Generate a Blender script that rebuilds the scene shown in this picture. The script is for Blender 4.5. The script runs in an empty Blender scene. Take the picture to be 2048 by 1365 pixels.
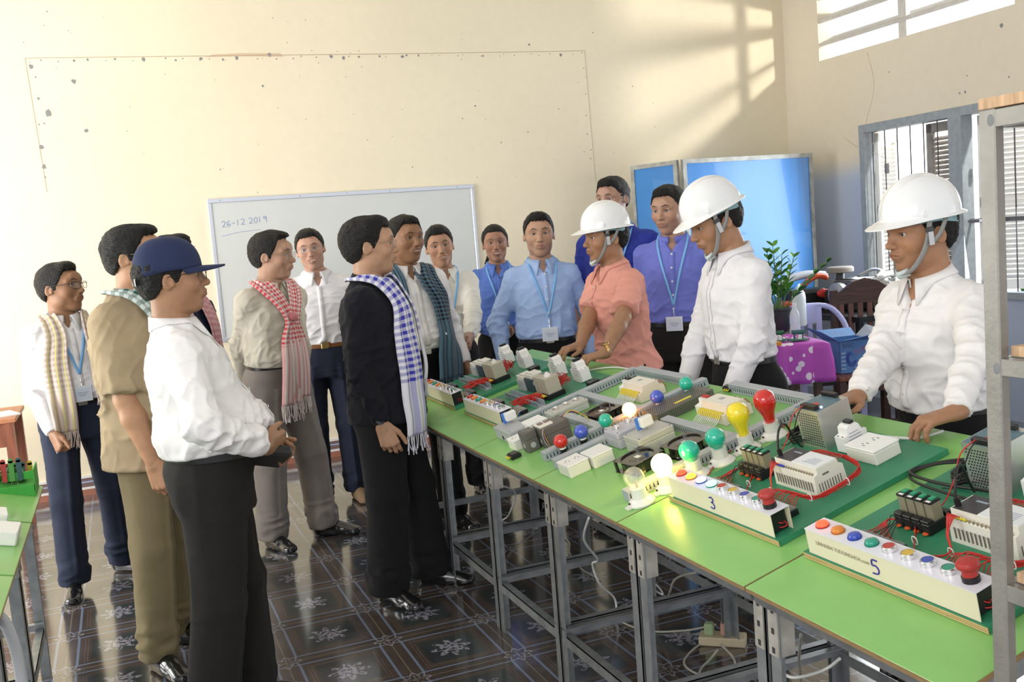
import bpy, bmesh, math, random
import numpy as np
from mathutils import Vector, Matrix, Euler, noise as mnoise
R = math.radians
PI = math.pi
C = bpy.context.scene.collection
sc = bpy.context.scene

# ---------------------------------------------------------------- camera
cam_data = bpy.data.cameras.new('camera')
cam = bpy.data.objects.new('camera', cam_data)
C.objects.link(cam)
cam_data.sensor_fit = 'HORIZONTAL'
cam_data.sensor_width = 36.0
cam_data.lens = 36.0 * 1963.0 / 2048.0
cam_data.clip_start = 0.05
cam_data.clip_end = 200
CAM_H = 1.562
_pitch, _roll, _yaw = 0.106, -0.078, 0.376
_f = np.array([0, math.cos(_pitch), -math.sin(_pitch)])
_r = np.array([1.0, 0, 0])
_u = np.cross(_r, _f)
_r, _u = math.cos(_roll) * _r + math.sin(_roll) * _u, -math.sin(_roll) * _r + math.cos(_roll) * _u


def _room(v):
    c, s = math.cos(_yaw), math.sin(_yaw)
    return Vector((v[0] * c + v[1] * s, -v[0] * s + v[1] * c, v[2]))


_rr, _uu, _ff = _room(_r), _room(_u), _room(_f)
cam.matrix_world = Matrix(((_rr.x, _uu.x, -_ff.x, 0), (_rr.y, _uu.y, -_ff.y, 0),
                           (_rr.z, _uu.z, -_ff.z, CAM_H), (0, 0, 0, 1)))
sc.camera = cam

# ---------------------------------------------------------------- light and exposure
sc.view_settings.view_transform = 'Standard'
sc.view_settings.look = 'None'
sc.view_settings.gamma = 1.0
sc.view_settings.use_curve_mapping = False
sc.view_settings.exposure = 0.42

world = bpy.data.worlds.new('sky')
sc.world = world
world.use_nodes = True
_n = world.node_tree.nodes
_n.clear()
_o = _n.new('ShaderNodeOutputWorld')
_b = _n.new('ShaderNodeBackground')
_b.inputs['Color'].default_value = (0.93, 0.96, 1.0, 1)
_b.inputs['Strength'].default_value = 0.85
world.node_tree.links.new(_b.outputs[0], _o.inputs[0])


def area(name, loc, target, sx, sy, power, color):
    d = bpy.data.lights.new(name, 'AREA')
    d.shape = 'RECTANGLE'
    d.size, d.size_y = sx, sy
    d.energy = power
    d.color = color
    o = bpy.data.objects.new(name, d)
    C.objects.link(o)
    o.location = loc
    o.rotation_euler = (Vector(target) - Vector(loc)).to_track_quat('-Z', 'Y').to_euler()
    return o


# unseen point light added outside the vents to streak the back wall
pt_d = bpy.data.lights.new('vent_streak_light', 'POINT')
pt_d.energy = 215
pt_d.shadow_soft_size = 0.05
pt_d.color = (1.0, 0.95, 0.86)
pt = bpy.data.objects.new('vent_streak_light', pt_d)
C.objects.link(pt)
pt.location = (6.35, 4.35, 3.25)
# sunlit yard outside
sun_d = bpy.data.lights.new('sun', 'SUN')
sun_d.energy = 9.0
sun_d.angle = R(1.0)
sun_d.color = (1.0, 0.96, 0.88)
sun = bpy.data.objects.new('sun', sun_d)
C.objects.link(sun)
sun.rotation_euler = Vector((0.75, 0.35, -1.0)).to_track_quat('-Z', 'Y').to_euler()
# daylight through the doorway at the left and the windows of the near side of the room
area('daylight_left_doorway', (-3.2, 5.0, 1.6), (0.4, 6.9, 1.3), 2.6, 2.4, 165, (1.0, 0.98, 0.95))
area('daylight_near_windows', (-2.2, -1.2, 2.6), (1.2, 4.0, 1.0), 3.0, 1.8, 70, (1.0, 0.97, 0.94))
area('daylight_right_windows', (5.62, 5.6, 1.6), (2.0, 4.8, 1.1), 1.5, 1.2, 40, (0.86, 0.93, 1.0))


# ---------------------------------------------------------------- materials
MATS = {}


def mat(name, color=(0.8, 0.8, 0.8), rough=0.5, metal=0.0, spec=0.5, emit=None, estr=0.0, alpha=1.0,
        trans=0.0, coat=0.0, noise=0.0, nscale=20.0, bump=0.0, bscale=60.0, stretch=None, sheen=0.0, sss=0.0, attr=None, ior=1.45):
    """principled material with gentle procedural colour variation and bump"""
    if name in MATS:
        return MATS[name]
    m = bpy.data.materials.new(name)
    m.use_nodes = True
    nt = m.node_tree
    p = nt.nodes['Principled BSDF']
    p.inputs['Base Color'].default_value = (*color, 1)
    p.inputs['Roughness'].default_value = rough
    p.inputs['Metallic'].default_value = metal
    p.inputs['Specular IOR Level'].default_value = spec
    p.inputs['IOR'].default_value = ior
    p.inputs['Alpha'].default_value = alpha
    p.inputs['Transmission Weight'].default_value = trans
    p.inputs['Coat Weight'].default_value = coat
    p.inputs['Sheen Weight'].default_value = sheen
    if sss:
        p.inputs['Subsurface Weight'].default_value = sss
        p.inputs['Subsurface Radius'].default_value = (0.02, 0.008, 0.004)
        p.inputs['Subsurface Scale'].default_value = 0.5
    if emit:
        p.inputs['Emission Color'].default_value = (*emit, 1)
        p.inputs['Emission Strength'].default_value = estr
    tc = nt.nodes.new('ShaderNodeTexCoord')
    mp = nt.nodes.new('ShaderNodeMapping')
    if stretch:
        mp.inputs['Scale'].default_value = stretch
    nt.links.new(tc.outputs['Object'], mp.inputs[0])
    src = None
    if attr:
        a = nt.nodes.new('ShaderNodeAttribute')
        a.attribute_name = attr
        src = a.outputs['Color']
    if noise or src is not None:
        mix = nt.nodes.new('ShaderNodeMix')
        mix.data_type = 'RGBA'
        mix.blend_type = 'MULTIPLY'
        mix.inputs[0].default_value = 1.0
        if src is not None:
            nt.links.new(src, mix.inputs[6])
        else:
            mix.inputs[6].default_value = (*color, 1)
        nz = nt.nodes.new('ShaderNodeTexNoise')
        nz.inputs['Scale'].default_value = nscale
        nz.inputs['Detail'].default_value = 5
        nt.links.new(mp.outputs[0], nz.inputs['Vector'])
        mr = nt.nodes.new('ShaderNodeMapRange')
        mr.inputs[1].default_value = 0.3
        mr.inputs[2].default_value = 0.7
        mr.inputs[3].default_value = 1.0 - noise
        mr.inputs[4].default_value = 1.0 + noise * 0.6
        nt.links.new(nz.outputs[0], mr.inputs[0])
        nt.links.new(mr.outputs[0], mix.inputs[7])
        nt.links.new(mix.outputs[2], p.inputs['Base Color'])
    if bump:
        nb = nt.nodes.new('ShaderNodeTexNoise')
        nb.inputs['Scale'].default_value = bscale
        nb.inputs['Detail'].default_value = 4
        nt.links.new(mp.outputs[0], nb.inputs['Vector'])
        bp = nt.nodes.new('ShaderNodeBump')
        bp.inputs['Strength'].default_value = bump
        bp.inputs['Distance'].default_value = 0.01
        nt.links.new(nb.outputs[0], bp.inputs['Height'])
        nt.links.new(bp.outputs[0], p.inputs['Normal'])
    MATS[name] = m
    return m


class NT:
    """small helper for hand-built node trees"""
    def __init__(self, name):
        self.m = bpy.data.materials.new(name)
        self.m.use_nodes = True
        self.t = self.m.node_tree
        self.p = self.t.nodes['Principled BSDF']
        MATS[name] = self.m

    def n(self, kind, **kw):
        x = self.t.nodes.new('ShaderNode' + kind)
        for k, v in kw.items():
            setattr(x, k, v)
        return x

    def l(self, a, b):
        self.t.links.new(a, b)

    def math(self, op, a, b=None, c=None):
        x = self.t.nodes.new('ShaderNodeMath')
        x.operation = op
        for i, v in enumerate((a, b, c)):
            if v is None:
                continue
            if isinstance(v, (int, float)):
                x.inputs[i].default_value = v
            else:
                self.l(v, x.inputs[i])
        return x.outputs[0]

    def mix(self, fac, a, b, mode='MIX'):
        x = self.t.nodes.new('ShaderNodeMix')
        x.data_type = 'RGBA'
        x.blend_type = mode
        for i, v in ((0, fac), (6, a), (7, b)):
            if isinstance(v, (int, float)):
                x.inputs[i].default_value = v
            elif isinstance(v, tuple):
                x.inputs[i].default_value = (*v, 1) if len(v) == 3 else v
            else:
                self.l(v, x.inputs[i])
        return x.outputs[2]


# ---------------------------------------------------------------- mesh helpers
class MB:
    """collects shapes; build() links them as one mesh object"""
    def __init__(self):
        self.v, self.f, self.mi, self.uv = [], [], [], {}
        self.M = Matrix.Identity(4)

    def add(self, vs, fs, mi=0):
        b = len(self.v)
        self.v += [tuple(self.M @ Vector(p)) for p in vs]
        self.f += [tuple(b + i for i in f) for f in fs]
        self.mi += [mi] * len(fs)
        return self

    def box(self, x0, x1, y0, y1, z0, z1, mi=0, bev=0.0, m=None):
        if x1 < x0: x0, x1 = x1, x0
        if y1 < y0: y0, y1 = y1, y0
        if z1 < z0: z0, z1 = z1, z0
        b = min(bev, (x1 - x0) * .45, (y1 - y0) * .45, (z1 - z0) * .45)
        old = self.M
        if m is not None:
            self.M = self.M @ m
        if b <= 0:
            vs = [(x, y, z) for z in (z0, z1) for y in (y0, y1) for x in (x0, x1)]
            self.add(vs, [(0, 2, 3, 1), (4, 5, 7, 6), (0, 1, 5, 4), (2, 6, 7, 3), (0, 4, 6, 2), (1, 3, 7, 5)], mi)
        else:
            vs = []
            for z, s in ((z0, 1), (z0 + b, 0), (z1 - b, 0), (z1, 1)):
                e = b if s else 0
                c = b if not s else b
                ring = [(x0 + e, y0 + c + (0 if not s else 0)), (x0 + c, y0 + e), (x1 - c, y0 + e), (x1 - e, y0 + c),
                        (x1 - e, y1 - c), (x1 - c, y1 - e), (x0 + c, y1 - e), (x0 + e, y1 - c)]
                if s:
                    ring = [(x0 + b, y0 + b), (x0 + b, y0 + b), (x1 - b, y0 + b), (x1 - b, y0 + b),
                            (x1 - b, y1 - b), (x1 - b, y1 - b), (x0 + b, y1 - b), (x0 + b, y1 - b)]
                    # shrink slightly so the corner quads are not degenerate
                    q = b * .3
                    ring = [(x0 + b - q, y0 + b), (x0 + b, y0 + b - q), (x1 - b, y0 + b - q), (x1 - b + q, y0 + b),
                            (x1 - b + q, y1 - b), (x1 - b, y1 - b + q), (x0 + b, y1 - b + q), (x0 + b - q, y1 - b)]
                vs += [(x, y, z) for x, y in ring]
            fs = [tuple(reversed(range(8))), tuple(range(24, 32))]
            for k in range(3):
                for i in range(8):
                    j = (i + 1) % 8
                    fs.append((k * 8 + i, k * 8 + j, k * 8 + 8 + j, k * 8 + 8 + i))
            self.add(vs, fs, mi)
        self.M = old
        return self

    def cyl(self, a, b, r0, r1=None, n=20, mi=0, caps=True):
        r1 = r0 if r1 is None else r1
        a, b = Vector(a), Vector(b)
        d = (b - a).normalized()
        u = d.orthogonal().normalized()
        w = d.cross(u)
        vs = []
        for p, r in ((a, r0), (b, r1)):
            for i in range(n):
                t = 2 * PI * i / n
                vs.append(p + (u * math.cos(t) + w * math.sin(t)) * r)
        fs = [(i, (i + 1) % n, n + (i + 1) % n, n + i) for i in range(n)]
        if caps:
            fs += [tuple(reversed(range(n))), tuple(range(n, 2 * n))]
        return self.add(vs, fs, mi)

    def lathe(self, prof, n=32, mi=0, origin=(0, 0, 0), sx=1.0, sy=1.0):
        """prof: list of (r, z)"""
        vs, fs = [], []
        o = Vector(origin)
        for r, z in prof:
            for i in range(n):
                t = 2 * PI * i / n
                vs.append((o.x + r * sx * math.cos(t), o.y + r * sy * math.sin(t), o.z + z))
        for k in range(len(prof) - 1):
            for i in range(n):
                j = (i + 1) % n
                fs.append((k * n + i, k * n + j, (k + 1) * n + j, (k + 1) * n + i))
        fs.append(tuple(reversed(range(n))))
        fs.append(tuple(range((len(prof) - 1) * n, len(prof) * n)))
        return self.add(vs, fs, mi)

    def tube(self, pts, r, n=8, mi=0, closed=False, smooth=4):
        pts = [Vector(p) for p in pts]
        if smooth and len(pts) > 2:
            pts = catmull(pts, smooth, closed)
        rs = r if isinstance(r, (list, tuple)) else [r] * len(pts)
        if len(rs) != len(pts):
            rs = list(np.interp(np.linspace(0, 1, len(pts)), np.linspace(0, 1, len(rs)), rs))
        vs, fs = [], []
        u = None
        m = len(pts)
        for k, p in enumerate(pts):
            if closed:
                d = (pts[(k + 1) % m] - pts[k - 1])
            else:
                d = pts[min(k + 1, m - 1)] - pts[max(k - 1, 0)]
            if d.length < 1e-9:
                d = Vector((0, 0, 1))
            d.normalize()
            if u is None:
                u = d.orthogonal().normalized()
            else:
                u = (u - d * u.dot(d))
                u = u.normalized() if u.length > 1e-6 else d.orthogonal().normalized()
            w = d.cross(u)
            for i in range(n):
                t = 2 * PI * i / n
                vs.append(p + (u * math.cos(t) + w * math.sin(t)) * rs[k])
        for k in range(m if closed else m - 1):
            k2 = (k + 1) % m
            for i in range(n):
                j = (i + 1) % n
                fs.append((k * n + i, k * n + j, k2 * n + j, k2 * n + i))
        if not closed:
            fs += [tuple(reversed(range(n))), tuple(range((m - 1) * n, m * n))]
        return self.add(vs, fs, mi)

    def ball(self, c, r, n=16, mi=0):
        rx, ry, rz = (r, r, r) if isinstance(r, (int, float)) else r
        prof = [(max(1e-4, math.sin(PI * k / n)), -math.cos(PI * k / n)) for k in range(n + 1)]
        vs, fs = [], []
        m = n * 2
        for a, z in prof:
            for i in range(m):
                t = 2 * PI * i / m
                vs.append((c[0] + rx * a * math.cos(t), c[1] + ry * a * math.sin(t), c[2] + rz * z))
        for k in range(n):
            for i in range(m):
                j = (i + 1) % m
                fs.append((k * m + i, k * m + j, (k + 1) * m + j, (k + 1) * m + i))
        return self.add(vs, fs, mi)

    def prism(self, poly, z0, z1, mi=0, axis='z'):
        n = len(poly)
        def P(a, b, c):
            return {'z': (a, b, c), 'y': (a, c, b), 'x': (c, a, b)}[axis]
        vs = [P(x, y, z0) for x, y in poly] + [P(x, y, z1) for x, y in poly]
        fs = [(i, (i + 1) % n, n + (i + 1) % n, n + i) for i in range(n)]
        fs += [tuple(reversed(range(n))), tuple(range(n, 2 * n))]
        return self.add(vs, fs, mi)

    def build(self, name, material, parent=None, smooth=False, loc=None, rot=None, **props):
        me = bpy.data.meshes.new(name)
        me.from_pydata(self.v, [], self.f)
        ms = material if isinstance(material, (list, tuple)) else [material]
        for m in ms:
            me.materials.append(m)
        if len(ms) > 1:
            me.polygons.foreach_set('material_index', self.mi)
        bm = bmesh.new()
        bm.from_mesh(me)
        bmesh.ops.recalc_face_normals(bm, faces=bm.faces)
        bm.to_mesh(me)
        bm.free()
        if smooth:
            shade(me, smooth)
        o = bpy.data.objects.new(name, me)
        C.objects.link(o)
        if parent is not None:
            o.parent = parent
        if loc is not None:
            o.location = loc
        if rot is not None:
            o.rotation_euler = rot
        for k, v in props.items():
            o[k] = v
        return o


def shade(me, angle=True):
    me.polygons.foreach_set('use_smooth', [True] * len(me.polygons))
    if angle is not True:
        me.set_sharp_from_angle(angle=R(angle))
    me.update()


def catmull(pts, k, closed=False):
    out = []
    n = len(pts)
    rng = range(n if closed else n - 1)
    for i in rng:
        if closed:
            p0, p1, p2, p3 = pts[i - 1], pts[i], pts[(i + 1) % n], pts[(i + 2) % n]
        else:
            p0, p1, p2, p3 = pts[max(i - 1, 0)], pts[i], pts[i + 1], pts[min(i + 2, n - 1)]
        for j in range(k):
            t = j / k
            out.append(0.5 * ((2 * p1) + (p2 - p0) * t + (2 * p0 - 5 * p1 + 4 * p2 - p3) * t * t + (3 * p1 - p0 - 3 * p2 + p3) * t ** 3))
    if not closed:
        out.append(pts[-1].copy())
    return out


def thing(name, label, cat, loc=(0, 0, 0), rot=(0, 0, 0), group=None, matrix=None):
    o = bpy.data.objects.new(name, None)
    o.empty_display_size = 0.05
    C.objects.link(o)
    if matrix is not None:
        o.matrix_world = matrix
    else:
        o.location = loc
        o.rotation_euler = rot
    return tag(o, label, cat, group)


def tag(o, label, cat, group=None):
    o['label'] = label
    o['category'] = cat
    if group:
        o['group'] = group
    return o


def struct(o):
    o['kind'] = 'structure'
    return o


def copy_tree(o, parent=None):
    c = o.copy()
    C.objects.link(c)
    c.parent = parent
    for ch in list(o.children):
        copy_tree(ch, c)
    return c
# ================================================================ the room
X_R, Y_B, Z_C = 5.72, 7.36, 3.95


def wall_material(name, base, low=None):
    t = NT(name)
    tc = t.n('TexCoord')
    n1 = t.n('TexNoise'); n1.inputs['Scale'].default_value = 0.9; n1.inputs['Detail'].default_value = 6
    n2 = t.n('TexNoise'); n2.inputs['Scale'].default_value = 14; n2.inputs['Detail'].default_value = 6
    t.l(tc.outputs['Object'], n1.inputs['Vector']); t.l(tc.outputs['Object'], n2.inputs['Vector'])
    a = t.math('MULTIPLY_ADD', n1.outputs[0], 0.16, 0.90)
    b = t.math('MULTIPLY_ADD', n2.outputs[0], 0.08, 0.96)
    c = t.mix(1.0, base, t.math('MULTIPLY', a, b), 'MULTIPLY')
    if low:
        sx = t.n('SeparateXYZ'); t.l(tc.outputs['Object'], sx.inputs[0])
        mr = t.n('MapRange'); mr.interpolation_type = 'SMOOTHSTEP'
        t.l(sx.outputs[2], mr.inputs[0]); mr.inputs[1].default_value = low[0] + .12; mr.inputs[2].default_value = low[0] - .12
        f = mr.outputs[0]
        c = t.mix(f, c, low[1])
    t.l(c, t.p.inputs['Base Color'])
    t.p.inputs['Roughness'].default_value = 0.85
    t.p.inputs['Specular IOR Level'].default_value = 0.2
    bp = t.n('Bump'); bp.inputs['Strength'].default_value = 0.12; bp.inputs['Distance'].default_value = 0.01
    t.l(n2.outputs[0], bp.inputs['Height']); t.l(bp.outputs[0], t.p.inputs['Normal'])
    return t.m


M_WALL = wall_material('cream_plaster', (0.82, 0.735, 0.555))
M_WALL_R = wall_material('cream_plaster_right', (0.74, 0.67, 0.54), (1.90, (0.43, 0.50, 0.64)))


def floor_material():
    t = NT('patterned_floor_tiles')
    tc = t.n('TexCoord')
    sx = t.n('SeparateXYZ'); t.l(tc.outputs['Object'], sx.inputs[0])
    S = 0.40
    def frac(o, off):
        return t.math('SUBTRACT', t.math('FRACT', t.math('ADD', t.math('DIVIDE', t.math('SUBTRACT', o, off), S), 100.0)), 0.5)
    fx, fy = frac(sx.outputs[0], FLOOR_X0), frac(sx.outputs[1], FLOOR_Y0)
    ax, ay = t.math('ABSOLUTE', fx), t.math('ABSOLUTE', fy)
    d = t.math('SUBTRACT', 0.5, t.math('MAXIMUM', ax, ay))
    cx, cy = t.math('SUBTRACT', 0.5, ax), t.math('SUBTRACT', 0.5, ay)
    rc = t.math('SQRT', t.math('ADD', t.math('MULTIPLY', cx, cx), t.math('MULTIPLY', cy, cy)))
    rr = t.math('SQRT', t.math('ADD', t.math('MULTIPLY', fx, fx), t.math('MULTIPLY', fy, fy)))
    th = t.math('ARCTAN2', fy, fx)
    thc = t.math('ARCTAN2', cy, cx)
    nz = t.n('TexNoise'); nz.inputs['Scale'].default_value = 60; nz.inputs['Detail'].default_value = 4
    t.l(tc.outputs['Object'], nz.inputs['Vector'])
    n2 = t.n('TexNoise'); n2.inputs['Scale'].default_value = 7; n2.inputs['Detail'].default_value = 6
    t.l(tc.outputs['Object'], n2.inputs['Vector'])
    def band(v, c, w):
        return t.math('LESS_THAN', t.math('ABSOLUTE', t.math('SUBTRACT', v, c)), w)
    base = t.mix(n2.outputs[0], (0.036, 0.026, 0.022), (0.105, 0.082, 0.072))
    green = t.mix(n2.outputs[0], (0.020, 0.026, 0.027), (0.060, 0.072, 0.072))
    c = t.mix(t.math('GREATER_THAN', d, 0.235), base, green)
    c = t.mix(band(d, 0.20, 0.004), c, (0.13, 0.105, 0.085))
    notmed = t.math('GREATER_THAN', rc, 0.135)
    c = t.mix(t.math('MULTIPLY', band(d, 0.105, 0.0125), notmed), c, (0.16, 0.20, 0.28))
    c = t.mix(band(d, 0.0, 0.007), c, (0.16, 0.14, 0.10))
    c = t.mix(band(d, 0.170, 0.003), c, (0.15, 0.10, 0.08))
    # flower in the middle
    pet = t.math('MULTIPLY_ADD', t.math('COSINE', t.math('MULTIPLY', th, 8.0)), 0.05, 0.155)
    star = t.math('MULTIPLY', t.math('LESS_THAN', rr, pet), t.math('GREATER_THAN', nz.outputs[0], 0.47))
    c = t.mix(star, c, (0.26, 0.25, 0.30))
    # rosette on the corners
    rad = t.math('MULTIPLY_ADD', t.math('COSINE', t.math('MULTIPLY', thc, 8.0)), 0.022, 0.115)
    ring = t.math('LESS_THAN', t.math('ABSOLUTE', t.math('SUBTRACT', rc, rad)), 0.011)
    c = t.mix(ring, c, (0.24, 0.25, 0.31))
    inner = t.math('MULTIPLY', t.math('LESS_THAN', rc, 0.085), t.math('GREATER_THAN', nz.outputs[0], 0.55))
    c = t.mix(inner, c, (0.20, 0.20, 0.25))
    t.l(c, t.p.inputs['Base Color'])
    rg = t.math('MULTIPLY_ADD', n2.outputs[0], 0.16, 0.07)
    t.l(rg, t.p.inputs['Roughness'])
    t.p.inputs['Specular IOR Level'].default_value = 0.7
    t.p.inputs['Coat Weight'].default_value = 0.7
    t.p.inputs['Coat Roughness'].default_value = 0.10
    bp = t.n('Bump'); bp.inputs['Strength'].default_value = 0.05; bp.inputs['Distance'].default_value = 0.01
    t.l(n2.outputs[0], bp.inputs['Height']); t.l(bp.outputs[0], t.p.inputs['Normal'])
    return t.m


FLOOR_X0, FLOOR_Y0 = 0.84, 3.727
M_FLOOR = floor_material()
struct(MB().box(-4.2, 9.5, -2.5, Y_B + .2, -0.12, 0).build('floor', M_FLOOR))
struct(MB().box(-4.4, X_R + .2, -2.5, Y_B + .2, Z_C, Z_C + .1).build('ceiling', mat('ceiling_white', (.82, .80, .74), .9)))
wb = struct(MB().box(-4.2, X_R + .18, Y_B, Y_B + .18, -.1, Z_C).build('wall_back', M_WALL))

# plaster chips and drill holes left in the back wall by an old board
rnd = random.Random(7)
mb = MB()
def chip(x, z, r):
    n = 9
    pts = [(x + r * rnd.uniform(.6, 1.2) * math.cos(2 * PI * i / n), z + r * rnd.uniform(.6, 1.2) * math.sin(2 * PI * i / n)) for i in range(n)]
    mb.prism(pts, Y_B - .0015, Y_B + .002, axis='y')
for i in range(46):
    t_ = i / 45
    chip(-.36 + 4.05 * t_ + rnd.uniform(-.04, .04), 2.965 + .03 * t_ + rnd.uniform(-.008, .008), rnd.choice([.004, .005, .006, .009, .014]))
for z in (2.93, 2.86, 2.72, 2.55, 2.40, 2.27, 2.2):
    chip(-.36 + rnd.uniform(-.01, .02), z, rnd.choice([.006, .01, .016]))
    chip(3.72 + rnd.uniform(-.01, .02), z - .05, rnd.choice([.004, .006]))
for i in range(60):
    chip(rnd.uniform(-.4, 4.6), rnd.uniform(2.02, 3.3), rnd.choice([.003, .004, .004, .006]))
for x, z, r in ((-.12, 2.83, .016), (-.3, 2.62, .026), (-.08, 2.5, .014), (1.13, 2.78, .009), (3.25, 3.07, .010), (1.2, 3.0, .014), (2.75, 2.6, .009)):
    chip(x, z, r)
mb.build('plaster_chip_marks', mat('bare_plaster', (.26, .25, .25), .9), wb)
mb = MB()
mb.tube([(-.40, Y_B - .001, 2.985), (1.0, Y_B - .001, 2.995), (2.4, Y_B - .001, 3.005), (3.74, Y_B - .001, 3.02)], .0022, n=5)
mb.tube([(-.40, Y_B - .001, 2.985), (-.37, Y_B - .001, 2.1)], .0018, n=5)
mb.tube([(3.74, Y_B - .001, 3.02), (3.76, Y_B - .001, 1.95)], .0018, n=5)
mb.build('pencil_outline', mat('plaster_line', (.50, .40, .28), .9), wb)
mb = MB()
mb.prism([(.75, 2.985), (1.0, 2.99), (1.3, 2.985), (1.28, 3.01), (1.0, 3.012), (.8, 3.002)], Y_B - .001, Y_B + .001, axis='y')
mb.build('brown_stain', mat('plaster_stain', (.66, .50, .34), .9), wb)

# tiled skirting under the back wall
sk = MB()
sk.box(-4.1, X_R, Y_B - .012, Y_B, 0, .045, 0)
sk.box(-4.1, X_R, Y_B - .012, Y_B, .045, .062, 1)
sk.box(-4.1, X_R, Y_B - .012, Y_B, .062, .125, 2)
sk.box(-4.1, X_R, Y_B - .013, Y_B, .092, .103, 3)
sk.box(-4.1, X_R, Y_B - .016, Y_B, .125, .142, 1)
struct(sk.build('baseboard_back', [mat('skirting_red', (.36, .15, .10), .3), mat('skirting_white', (.75, .74, .72), .4),
                                   mat('skirting_brown', (.20, .13, .12), .3), mat('skirting_blue', (.35, .42, .62), .3)]))

# right-hand wall with its window opening and the louvred vents above
W0, W1, WZ0, WZ1 = 3.2, 6.44, .86, 2.235
V0, V1, VZ0, VZ1 = 4.94, 6.90, 2.835, 3.70
xw0, xw1 = X_R, X_R + .18
mb = MB()
mb.box(xw0, xw1, W1, Y_B + .18, -.1, VZ0)
mb.box(xw0, xw1, 1.0, W0, -.1, VZ0)
mb.box(xw0, xw1, W0, W1, -.1, WZ0)
mb.box(xw0, xw1, W0, W1, WZ1, VZ0)
mb.box(xw0, xw1, V1, Y_B + .18, VZ0, Z_C)
mb.box(xw0, xw1, 1.0, V0, VZ0, Z_C)
mb.box(xw0, xw1, V0, V1, VZ1, Z_C)
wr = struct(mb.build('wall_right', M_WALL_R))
mb = MB()
for pts in ([(5.98, 2.80), (5.92, 2.6), (5.93, 2.45), (6.02, 2.25), (6.0, 2.12), (5.97, 2.05)], [(6.28, 2.16), (6.15, 2.08), (6.0, 2.02), (5.85, 1.96)], [(5.97, 2.05), (5.88, 2.2)]):
    mb.tube([(X_R - .0005, y + .35, z) for y, z in pts], .0016, n=5)
mb.build('plaster_crack', mat('plaster_line', (.50, .40, .28), .9), wr)
mb = MB()
for y, z, r in ((5.05, 2.72, .016), (5.35, 2.44, .006), (5.37, 2.33, .010), (5.42, 2.33, .008), (5.0, 2.37, .007), (6.1, 2.6, .006)):
    mb.prism([(y + r * math.cos(k), z + r * math.sin(k)) for k in (0, 1, 2, 3, 4, 5)], X_R - .001, X_R + .001, axis='x')
mb.build('plaster_chip_marks', mat('bare_plaster', (.26, .25, .25), .9), wr)
M_VENT = mat('vent_concrete', (.62, .60, .56), .8, noise=.1)
mb = MB()
for z in (3.00, 3.19, 3.38, 3.57):
    m = Matrix.Translation((X_R + .09, 0, z)) @ Matrix.Rotation(R(-24), 4, 'Y')
    mb.box(-.08, .08, V0, V1, -.014, .014, 0, m=m)
mb.box(X_R + .03, X_R + .07, 5.935, 6.015, VZ0, VZ1)
struct(mb.build('trim_1', M_VENT))

# window: grey timber frame, iron bars, louvred shutters folded outwards
M_GREY = mat('grey_window_paint', (.30, .34, .37), .55, noise=.15)
M_BAR = mat('dark_iron_bars', (.10, .10, .11), .6)
win = MB()
fx0, fx1 = X_R - .02, X_R + .09
win.box(fx0, fx1, W0, W1, WZ1 - .065, WZ1)
win.box(fx0, fx1, W0, W1, WZ0, WZ0 + .05)
for y0_, y1_ in ((W1 - .055, W1), (5.40, 5.52), (4.42, 4.50), (W0, W0 + .06)):
    win.box(fx0 + .001, fx1 - .001, y0_, y1_, WZ0 + .05, WZ1 - .065)
win = struct(win.build('window_1', M_GREY))
mb = MB()
for k in range(24):
    y = 6.36 - k * .135
    if y > W0:
        mb.cyl((X_R + .05, y, WZ0 + .04), (X_R + .05, y, WZ1 - .05), .0055, n=6)
mb.box(X_R + .045, X_R + .06, W0, W1, 1.40, 1.43)
mb.build('iron_bars', M_BAR, win)
M_SHUT = mat('shutter_weathered', (.34, .31, .28), .75, noise=.35, nscale=9)
M_SHUTW = mat('shutter_white', (.80, .80, .78), .6)


def shutter(y, z0, z1, w, angle, mt, side):
    """a louvred leaf hinged at (X_R+.12, y), swung by angle; side = direction along y when closed"""
    mb = MB()
    mb.box(-.018, .018, 0, .055, z0, z1)
    mb.box(-.018, .018, w - .055, w, z0, z1)
    for z in (z0, (z0 + z1) / 2 - .03, z1 - .07):
        mb.box(-.018, .018, 0, w, z, z + .07)
    z = z0 + .09
    while z < z1 - .09:
        m = Matrix.Translation((0, 0, z)) @ Matrix.Rotation(R(-38), 4, 'Y')
        mb.box(-.022, .022, .05, w - .05, -.004, .004, m=m)
        z += .036
    o = mb.build('shutter', mt, win)
    o.location = (X_R + .12, y, 0)
    o.rotation_euler = (0, 0, R(angle) if side > 0 else R(angle))
    return o


shutter(5.50, WZ0 + .05, WZ1 - .07, .36, -2, M_SHUT, 1)     # closed leaf beside the middle post
shutter(6.40, WZ0 + .05, WZ1 - .07, .46, -62, M_SHUTW, 1)
shutter(5.38, WZ0 + .05, WZ1 - .07, .44, -150, M_SHUTW, 1)
shutter(4.95, WZ0 + .05, WZ1 - .07, .44, -178, M_SHUTW, 1)
mb = MB()
for y in (6.28, 5.30):
    mb.box(X_R + .10, X_R + .125, y - .012, y + .012, 1.83, 1.91)
    mb.box(X_R - .03, X_R + .02, y - .05, y + .05, 1.405, 1.425)
mb.build('hinge', M_BAR, win)

# outside: a pale sunlit yard and the wall across it
yard = struct(MB().box(X_R + .18, 16, -3, 16, -.3, -.12).build('trim_2', mat('pale_yard', (.80, .80, .78), .9)))
struct(MB().box(9.4, 9.6, -3, 16, -.1, 2.6).build('trim_3', mat('pale_outside_wall', (.9, .9, .9), .9)))

# ================================================================ green work tables with slanted tops
TT = math.atan(0.266)
TX, TZ = 1.215, .748


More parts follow.
